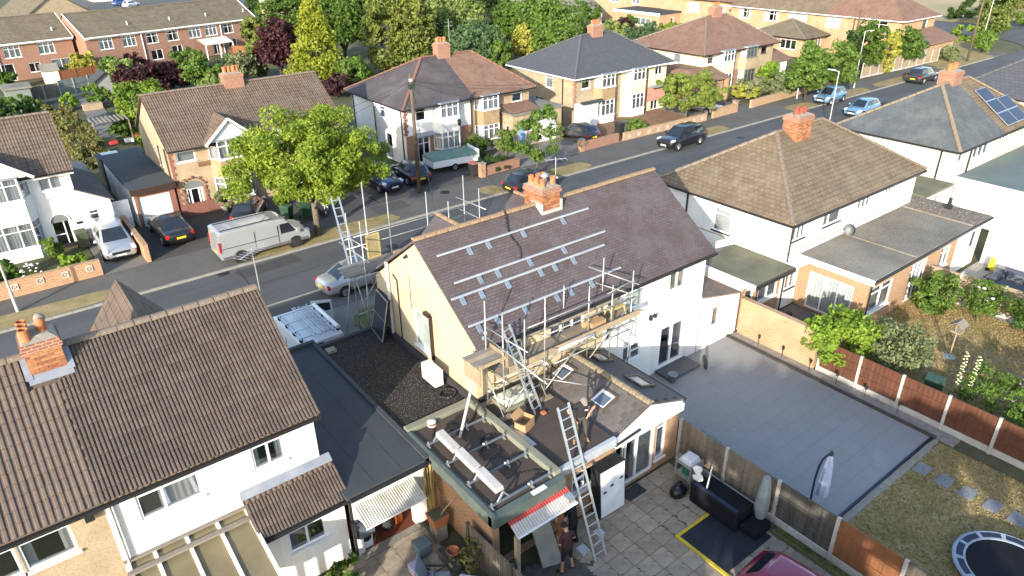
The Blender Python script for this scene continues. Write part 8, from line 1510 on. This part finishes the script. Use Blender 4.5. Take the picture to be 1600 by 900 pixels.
sh3 = thing('garden_shed', (9.2,103,0), 'small pale playhouse beside the dark clipped hedge', 'shed'); MB().box(8.6,10.2,104,106,0,1.5).build('wall', OFFW, sh3); MB().slab([(8.4,103.8,1.5),(10.4,103.8,1.5),(10.4,105,2.2),(8.4,105,2.2)],.06).slab([(8.4,105,2.2),(10.4,105,2.2),(10.4,106.2,1.5),(8.4,106.2,1.5)],.06).build('roof', FELTGR, sh3)
for i, (x, y, w_) in enumerate(((9.6,85.0,1.8),(10.8,87.2,.8),(12.4,87.6,1.6))): o = MB().box(x,x+w_,y,y+.9,0,.65).build('raised_planter', PLANK if i != 1 else PLW, None); tag(o, ['wide timber planter at the end of the garden path', 'white square planter behind the timber planter', 'timber planter before the grey playhouse'][i], 'planter')
structure('garden_path', MB().add([(8.6,72,-.02),(10.4,72,-.02),(11.6,86,-.02),(9.6,86,-.02)],[(0,1,2,3)]), DRIVE); structure('garden_paving', MB().add([(5.8,88,-.02),(13.0,87.5,-.02),(16.2,95.8,-.02),(8.8,93.4,-.02)],[(0,1,2,3)]), DRIVE)
pg = thing('pergola', (8.8,70,0), 'slatted timber pergola over red cushions in the back garden', 'pergola')
for k in range(9): MB().box(8.1+k*.34,8.22+k*.34,69.2,71.4,2.0,2.1).build('slat', PLANKG, pg)
for x in (8.1,10.9):
    for y in (69.3,71.2): MB().box(x,x+.1,y,y+.1,0,2.0).build('post', PLANKG, pg)
for i, (x, y) in enumerate(((9.2,68.4),(10.4,68.2),(11.5,69.2))): o = MB().box(x-.35,x+.35,y-.3,y+.3,.3,.6).build('garden_cushion', mat('red cushion', (.45,.05,.04), rough=.9) if i != 1 else PLW, None, bevel=.06); tag(o, ['red garden cushion under the pergola', 'white garden cushion between two red ones', 'red garden cushion outside the pergola'][i], 'cushion')
gz = thing('gazebo', (22.3,56.5,0), 'white garden gazebo roof between the beige house and the slate house', 'gazebo'); MB().add([(20.9,55,2.1),(24.2,55,2.1),(24.2,58.4,2.1),(20.9,58.4,2.1),(22.5,56.7,3.0)],[(0,1,4),(1,2,4),(2,3,4),(3,0,4)]).box(20.9,24.2,54.98,55.0,1.9,2.1).box(20.88,20.9,55,58.4,1.9,2.1).build('canopy', WHITE, gz)
for x in (20.95,24.1):
    for y in (55.05,58.3): MB().tube((x,y,0),(x,y,2.0),.03,.03,6).build('leg', GALV, gz)
o = thing('covered_furniture', (22.6,55.5,0), 'dark blue covered garden furniture under the white gazebo', 'furniture'); MB().box(21.6,22.8,55.2,56.6,0,.9).build('cover', mat('navy cover', (.02,.03,.09), rough=.6), o, bevel=.1); MB().box(22.9,23.7,55.3,56.2,0,.8).build('cover', mat('navy cover', (.02,.03,.09)), o, bevel=.1)
# ---------------------------------------------------------------- people
def person(label, pos, rz, J, cloth, hair, cap=None, sleeves='short', legs='long', name='person', logo=None):
    """one continuous skinned body posed by joints; local front is -y"""
    t = thing(name, pos, label, 'person', rz=rz)
    N = dict(pelvis=(0,.0,.94,.135), belly=(0,0,1.10,.135), chest=(0,-.01,1.30,.165), collar=(0,.0,1.44,.11), neck=(0,-.01,1.52,.055), jaw=(0,-.035,1.60,.072), skull=(0,-.015,1.68,.098), crown=(0,0,1.76,.07))
    E_ = [('pelvis','belly','shirt'),('belly','chest','shirt'),('chest','collar','shirt'),('collar','neck','skin'),('neck','jaw','skin'),('jaw','skull','skin'),('skull','crown','skin')]
    for s, k in (('l',1),('r',-1)):
        N['sh'+s] = (k*.185,.0,1.42,.068); N['el'+s] = (*J['el'+s],.047); N['wr'+s] = (*J['wr'+s],.032); N['hip'+s] = (k*.095,.0,.90,.105); N['kn'+s] = (*J['kn'+s],.066 if legs == 'long' else .058); N['an'+s] = (*J['an'+s],.05 if legs == 'long' else .036); a = Vector(J['an'+s]); d = Vector(J.get('toe'+s, (0,-1,0))).normalized()
        N['heel'+s] = (a.x-d.x*.05,a.y-d.y*.05,.045,.045); N['ball'+s] = (a.x+d.x*.12,a.y+d.y*.12,.042,.045); N['toe'+s] = (a.x+d.x*.19,a.y+d.y*.19,.035,.032)
        up = 'shirt'; lo = 'shirt' if sleeves == 'long' else 'skin'
        E_ += [('collar','sh'+s,'shirt'),('sh'+s,'el'+s,up),('el'+s,'wr'+s,lo),('pelvis','hip'+s,'legs'),('hip'+s,'kn'+s,'legs'),('kn'+s,'an'+s,'legs' if legs == 'long' else 'skin'),('an'+s,'heel'+s,'shoe'),('an'+s,'ball'+s,'shoe'),('ball'+s,'toe'+s,'shoe')]
        w = Vector(N['wr'+s][:3]); e = Vector(N['el'+s][:3]); f = (w-e).normalized(); side = f.cross(V(0,0,1) if abs(f.z) < .9 else V(0,-1,0)).normalized(); dn = side.cross(f).normalized()
        pm = w+f*.075; N['pm'+s] = (*pm,.034); E_.append(('wr'+s,'pm'+s,'skin'))
        for i, (o, l) in enumerate(((-.032,.062),(-.011,.074),(.011,.070),(.031,.056))):
            b = pm+f*.03+side*o; m_ = b+f*l*.55-dn*.008; c = m_+f*l*.35-dn*.028
            N['f%d%s' % (i,s)] = (*b,.0105); N['g%d%s' % (i,s)] = (*m_,.0095); N['h%d%s' % (i,s)] = (*c,.008); E_ += [('pm'+s,'f%d%s' % (i,s),'skin'),('f%d%s' % (i,s),'g%d%s' % (i,s),'skin'),('g%d%s' % (i,s),'h%d%s' % (i,s),'skin')]
        b = w+f*.045-side*.045*k; c = b+f*.045-side*.022*k; N['t1'+s] = (*b,.013); N['t2'+s] = (*c,.010); E_ += [('wr'+s,'t1'+s,'skin'),('t1'+s,'t2'+s,'skin')]
    nod = J.get('nod', 0.0); lean = J.get('lean', 0.0)
    def pose(p, nm):
        v = Vector(p)
        if lean and (v.z > .96): v = Matrix.Rotation(lean, 3, 'X') @ (v-V(0,0,.94))+V(0,0,.94)
        return v
    for q in ('jaw','skull','crown'): v = Matrix.Rotation(nod, 3, 'X') @ (Vector(N[q][:3])-Vector(N['neck'][:3]))+Vector(N['neck'][:3]); N[q] = (*v,N[q][3])
    fixed = set(n for n in N if n[:2] in ('el','wr','pm','t1','t2') or n[0] in 'fgh' and n[1].isdigit())
    names = list(N); pts = [pose(N[n][:3], n) if n not in fixed else Vector(N[n][:3]) for n in names]; ix = {n: i for i, n in enumerate(names)}
    me = bpy.data.meshes.new('body_skeleton'); me.from_pydata([tuple(p) for p in pts], [(ix[a], ix[b]) for a, b, _ in E_], [])
    o = bpy.data.objects.new('body_skeleton', me); COL.objects.link(o); md = o.modifiers.new('skin', 'SKIN'); md.use_smooth_shade = True
    sv = me.skin_vertices[0].data
    for i, n in enumerate(names): r = N[n][3]; sv[i].radius = (r*(1.25 if n in ('chest','belly','pelvis') else 1), r*(.85 if n in ('chest','belly','pelvis') else 1)); sv[i].use_root = (n == 'pelvis')
    o.modifiers.new('subsurf', 'SUBSURF').levels = 1
    dg = bpy.context.evaluated_depsgraph_get(); bm_ = bpy.data.meshes.new_from_object(o.evaluated_get(dg)); bpy.data.objects.remove(o)
    bm_.materials.clear(); ml = ['skin','shirt','legs','shoe']
    for k in ml: bm_.materials.append(cloth[k])
    segs = [(pts[ix[a]], pts[ix[b]], l, a, b) for a, b, l in E_]
    for p in bm_.polygons:
        c = p.center; best = None
        for a, b, l, na, nb in segs:
            d = b-a; u = max(0, min(1, (c-a).dot(d)/max(d.length_squared, 1e-9))); q = (c-(a+d*u)).length-(N[na][3]*(1-u)+N[nb][3]*u)
            if best is None or q < best[0]: best = (q, l, na, u)
        l = best[1]
        if sleeves == 'short' and best[2].startswith('sh') and best[3] > .72: l = 'skin'
        if legs == 'short' and best[2].startswith('hip') and best[3] > .93: l = 'skin'
        if best[2] == 'pelvis' and l == 'shirt' and best[3] < .35: l = 'legs'
        p.material_index = ml.index(l); p.use_smooth = True
    put('body', bm_, t, local=True)
    hc = pts[ix['skull']]; R_ = Matrix.Rotation(nod+lean, 3, 'X')
    def hp(x, y, z): return hc+R_ @ V(x,y,z)
    def shell(nm, m, r, z0, back):   # hair or cap over the top and back of the head
        mb = MB(); vs = []
        for j in range(7):
            ph = math.pi/2*j/6
            for i in range(14):
                a = 2*math.pi*i/14; x, y = math.cos(a)*math.cos(ph), math.sin(a)*math.cos(ph); zz = math.sin(ph); low = (-.55 if y > .1 else z0)*(1-zz)
                vs.append(tuple(hp(x*r*.92, y*r*1.08+.005, (zz*1.0+low*.6)*r+.012)))
        mb.add(vs, [(j*14+i, j*14+(i+1) % 14, (j+1)*14+(i+1) % 14, (j+1)*14+i) for j in range(6) for i in range(14)]); return mb.build(nm, m, t, True, local=True)
    shell('cap' if cap else 'hair', cap or hair, .112, .1, 0)
    if cap: 
        v = [hp(-.08,-.08,.03), hp(.08,-.08,.03), hp(.05,-.19,.015), hp(-.05,-.19,.015)]; MB().add([tuple(x) for x in v]+[tuple(x+V(0,0,.012)) for x in v], [(3,2,1,0),(4,5,6,7),(0,1,5,4),(1,2,6,5),(2,3,7,6),(3,0,4,7)]).build('peak', cap, t, local=True)
    for k in (-1,1):
        MB().lathe([(0,-.028),(.014,-.015),(.018,.008),(0,.028)], tuple(hp(k*.097,.01,-.015)), 7).build('ear', cloth['skin'], t, True, local=True); MB().lathe([(0,-.010),(.012,0),(0,.010)], tuple(hp(k*.035,-.092,.0)), 6).build('eye', mat('dark eye', (.03,.02,.02), rough=.3), t, True, local=True)
    v = [hp(-.016,-.095,-.045), hp(.016,-.095,-.045), hp(0,-.125,-.040), hp(0,-.098,.005)]; MB().add([tuple(x) for x in v], [(0,1,2),(1,3,2),(3,0,2)]).build('nose', cloth['skin'], t, local=True); MB().bar(hp(-.026,-.093,-.072), hp(.026,-.093,-.072), .012, .012).build('mouth', mat('lips', (.30,.12,.10)), t, local=True)
    if logo: c_ = pose((.07,-.155,1.33), ''); MB().box(c_.x-.045, c_.x+.045, c_.y-.012, c_.y+.0, c_.z-.015, c_.z+.015).build('chest_logo', logo, t, local=True)
    return t
TEEB = mat('black t-shirt', (.022,.022,.024), rough=.9); TRGR = mat('grey brown work trousers', (.085,.075,.062), (.06,.054,.047), s=4, rough=.9); BOOT = mat('tan boots', (.30,.20,.12), rough=.8); DKHAIR = mat('dark hair', (.02,.015,.012), rough=.7); GRHAIR = mat('grey hair', (.36,.33,.30), rough=.8); BLKTR = mat('black trousers', (.016,.016,.018), rough=.9); BSHOE = mat('black shoes', (.02,.02,.022), rough=.5); MAROON = mat('maroon top', (.062,.024,.028), (.045,.018,.021), s=4, rough=.9)
person('man in black t-shirt and grey trousers standing hands on hips on the flat roof', (12.0,12.42,2.70), -.45,
    dict(ell=(.44,.10,1.20), wrl=(.22,-.03,1.02), elr=(-.44,.06,1.18), wrr=(-.27,-.16,.98), knl=(.13,-.03,.50), anl=(.17,.03,.08), knr=(-.13,-.03,.50), anr=(-.20,.02,.08), toel=(.35,-1,0), toer=(-.3,-1,0), nod=-.0+.45, lean=.10), dict(skin=SKINM, shirt=TEEB, legs=TRGR, shoe=BOOT), GRHAIR, cap=mat('grey cap', (.24,.22,.20), rough=.9), logo=PLW)
person('man in black clothes reaching to the white cabinet on the wall', (10.80,11.34,0.0), math.pi+.25,
    dict(ell=(.27,-.24,1.16), wrl=(.12,-.40,1.22), elr=(-.28,-.22,1.14), wrr=(-.12,-.42,1.10), knl=(.11,-.03,.49), anl=(.12,.02,.08), knr=(-.10,-.02,.49), anr=(-.12,.06,.08), nod=.30, lean=.20), dict(skin=SKINM, shirt=BLKTR, legs=BLKTR, shoe=BSHOE), DKHAIR)
person('person in maroon top and black shorts standing with bowed head on the block paving', (10.0,10.72,0.0), math.pi-.1,
    dict(ell=(.27,-.04,1.14), wrl=(.12,-.27,1.10), elr=(-.27,-.04,1.14), wrr=(-.10,-.27,1.12), knl=(.15,-.02,.48), anl=(.20,.02,.08), knr=(-.14,-.02,.48), anr=(-.19,.02,.08), toel=(.4,-1,0), toer=(-.4,-1,0), nod=.55, lean=.10), dict(skin=SKINM, shirt=MAROON, legs=BLKTR, shoe=BSHOE), DKHAIR, legs='short')
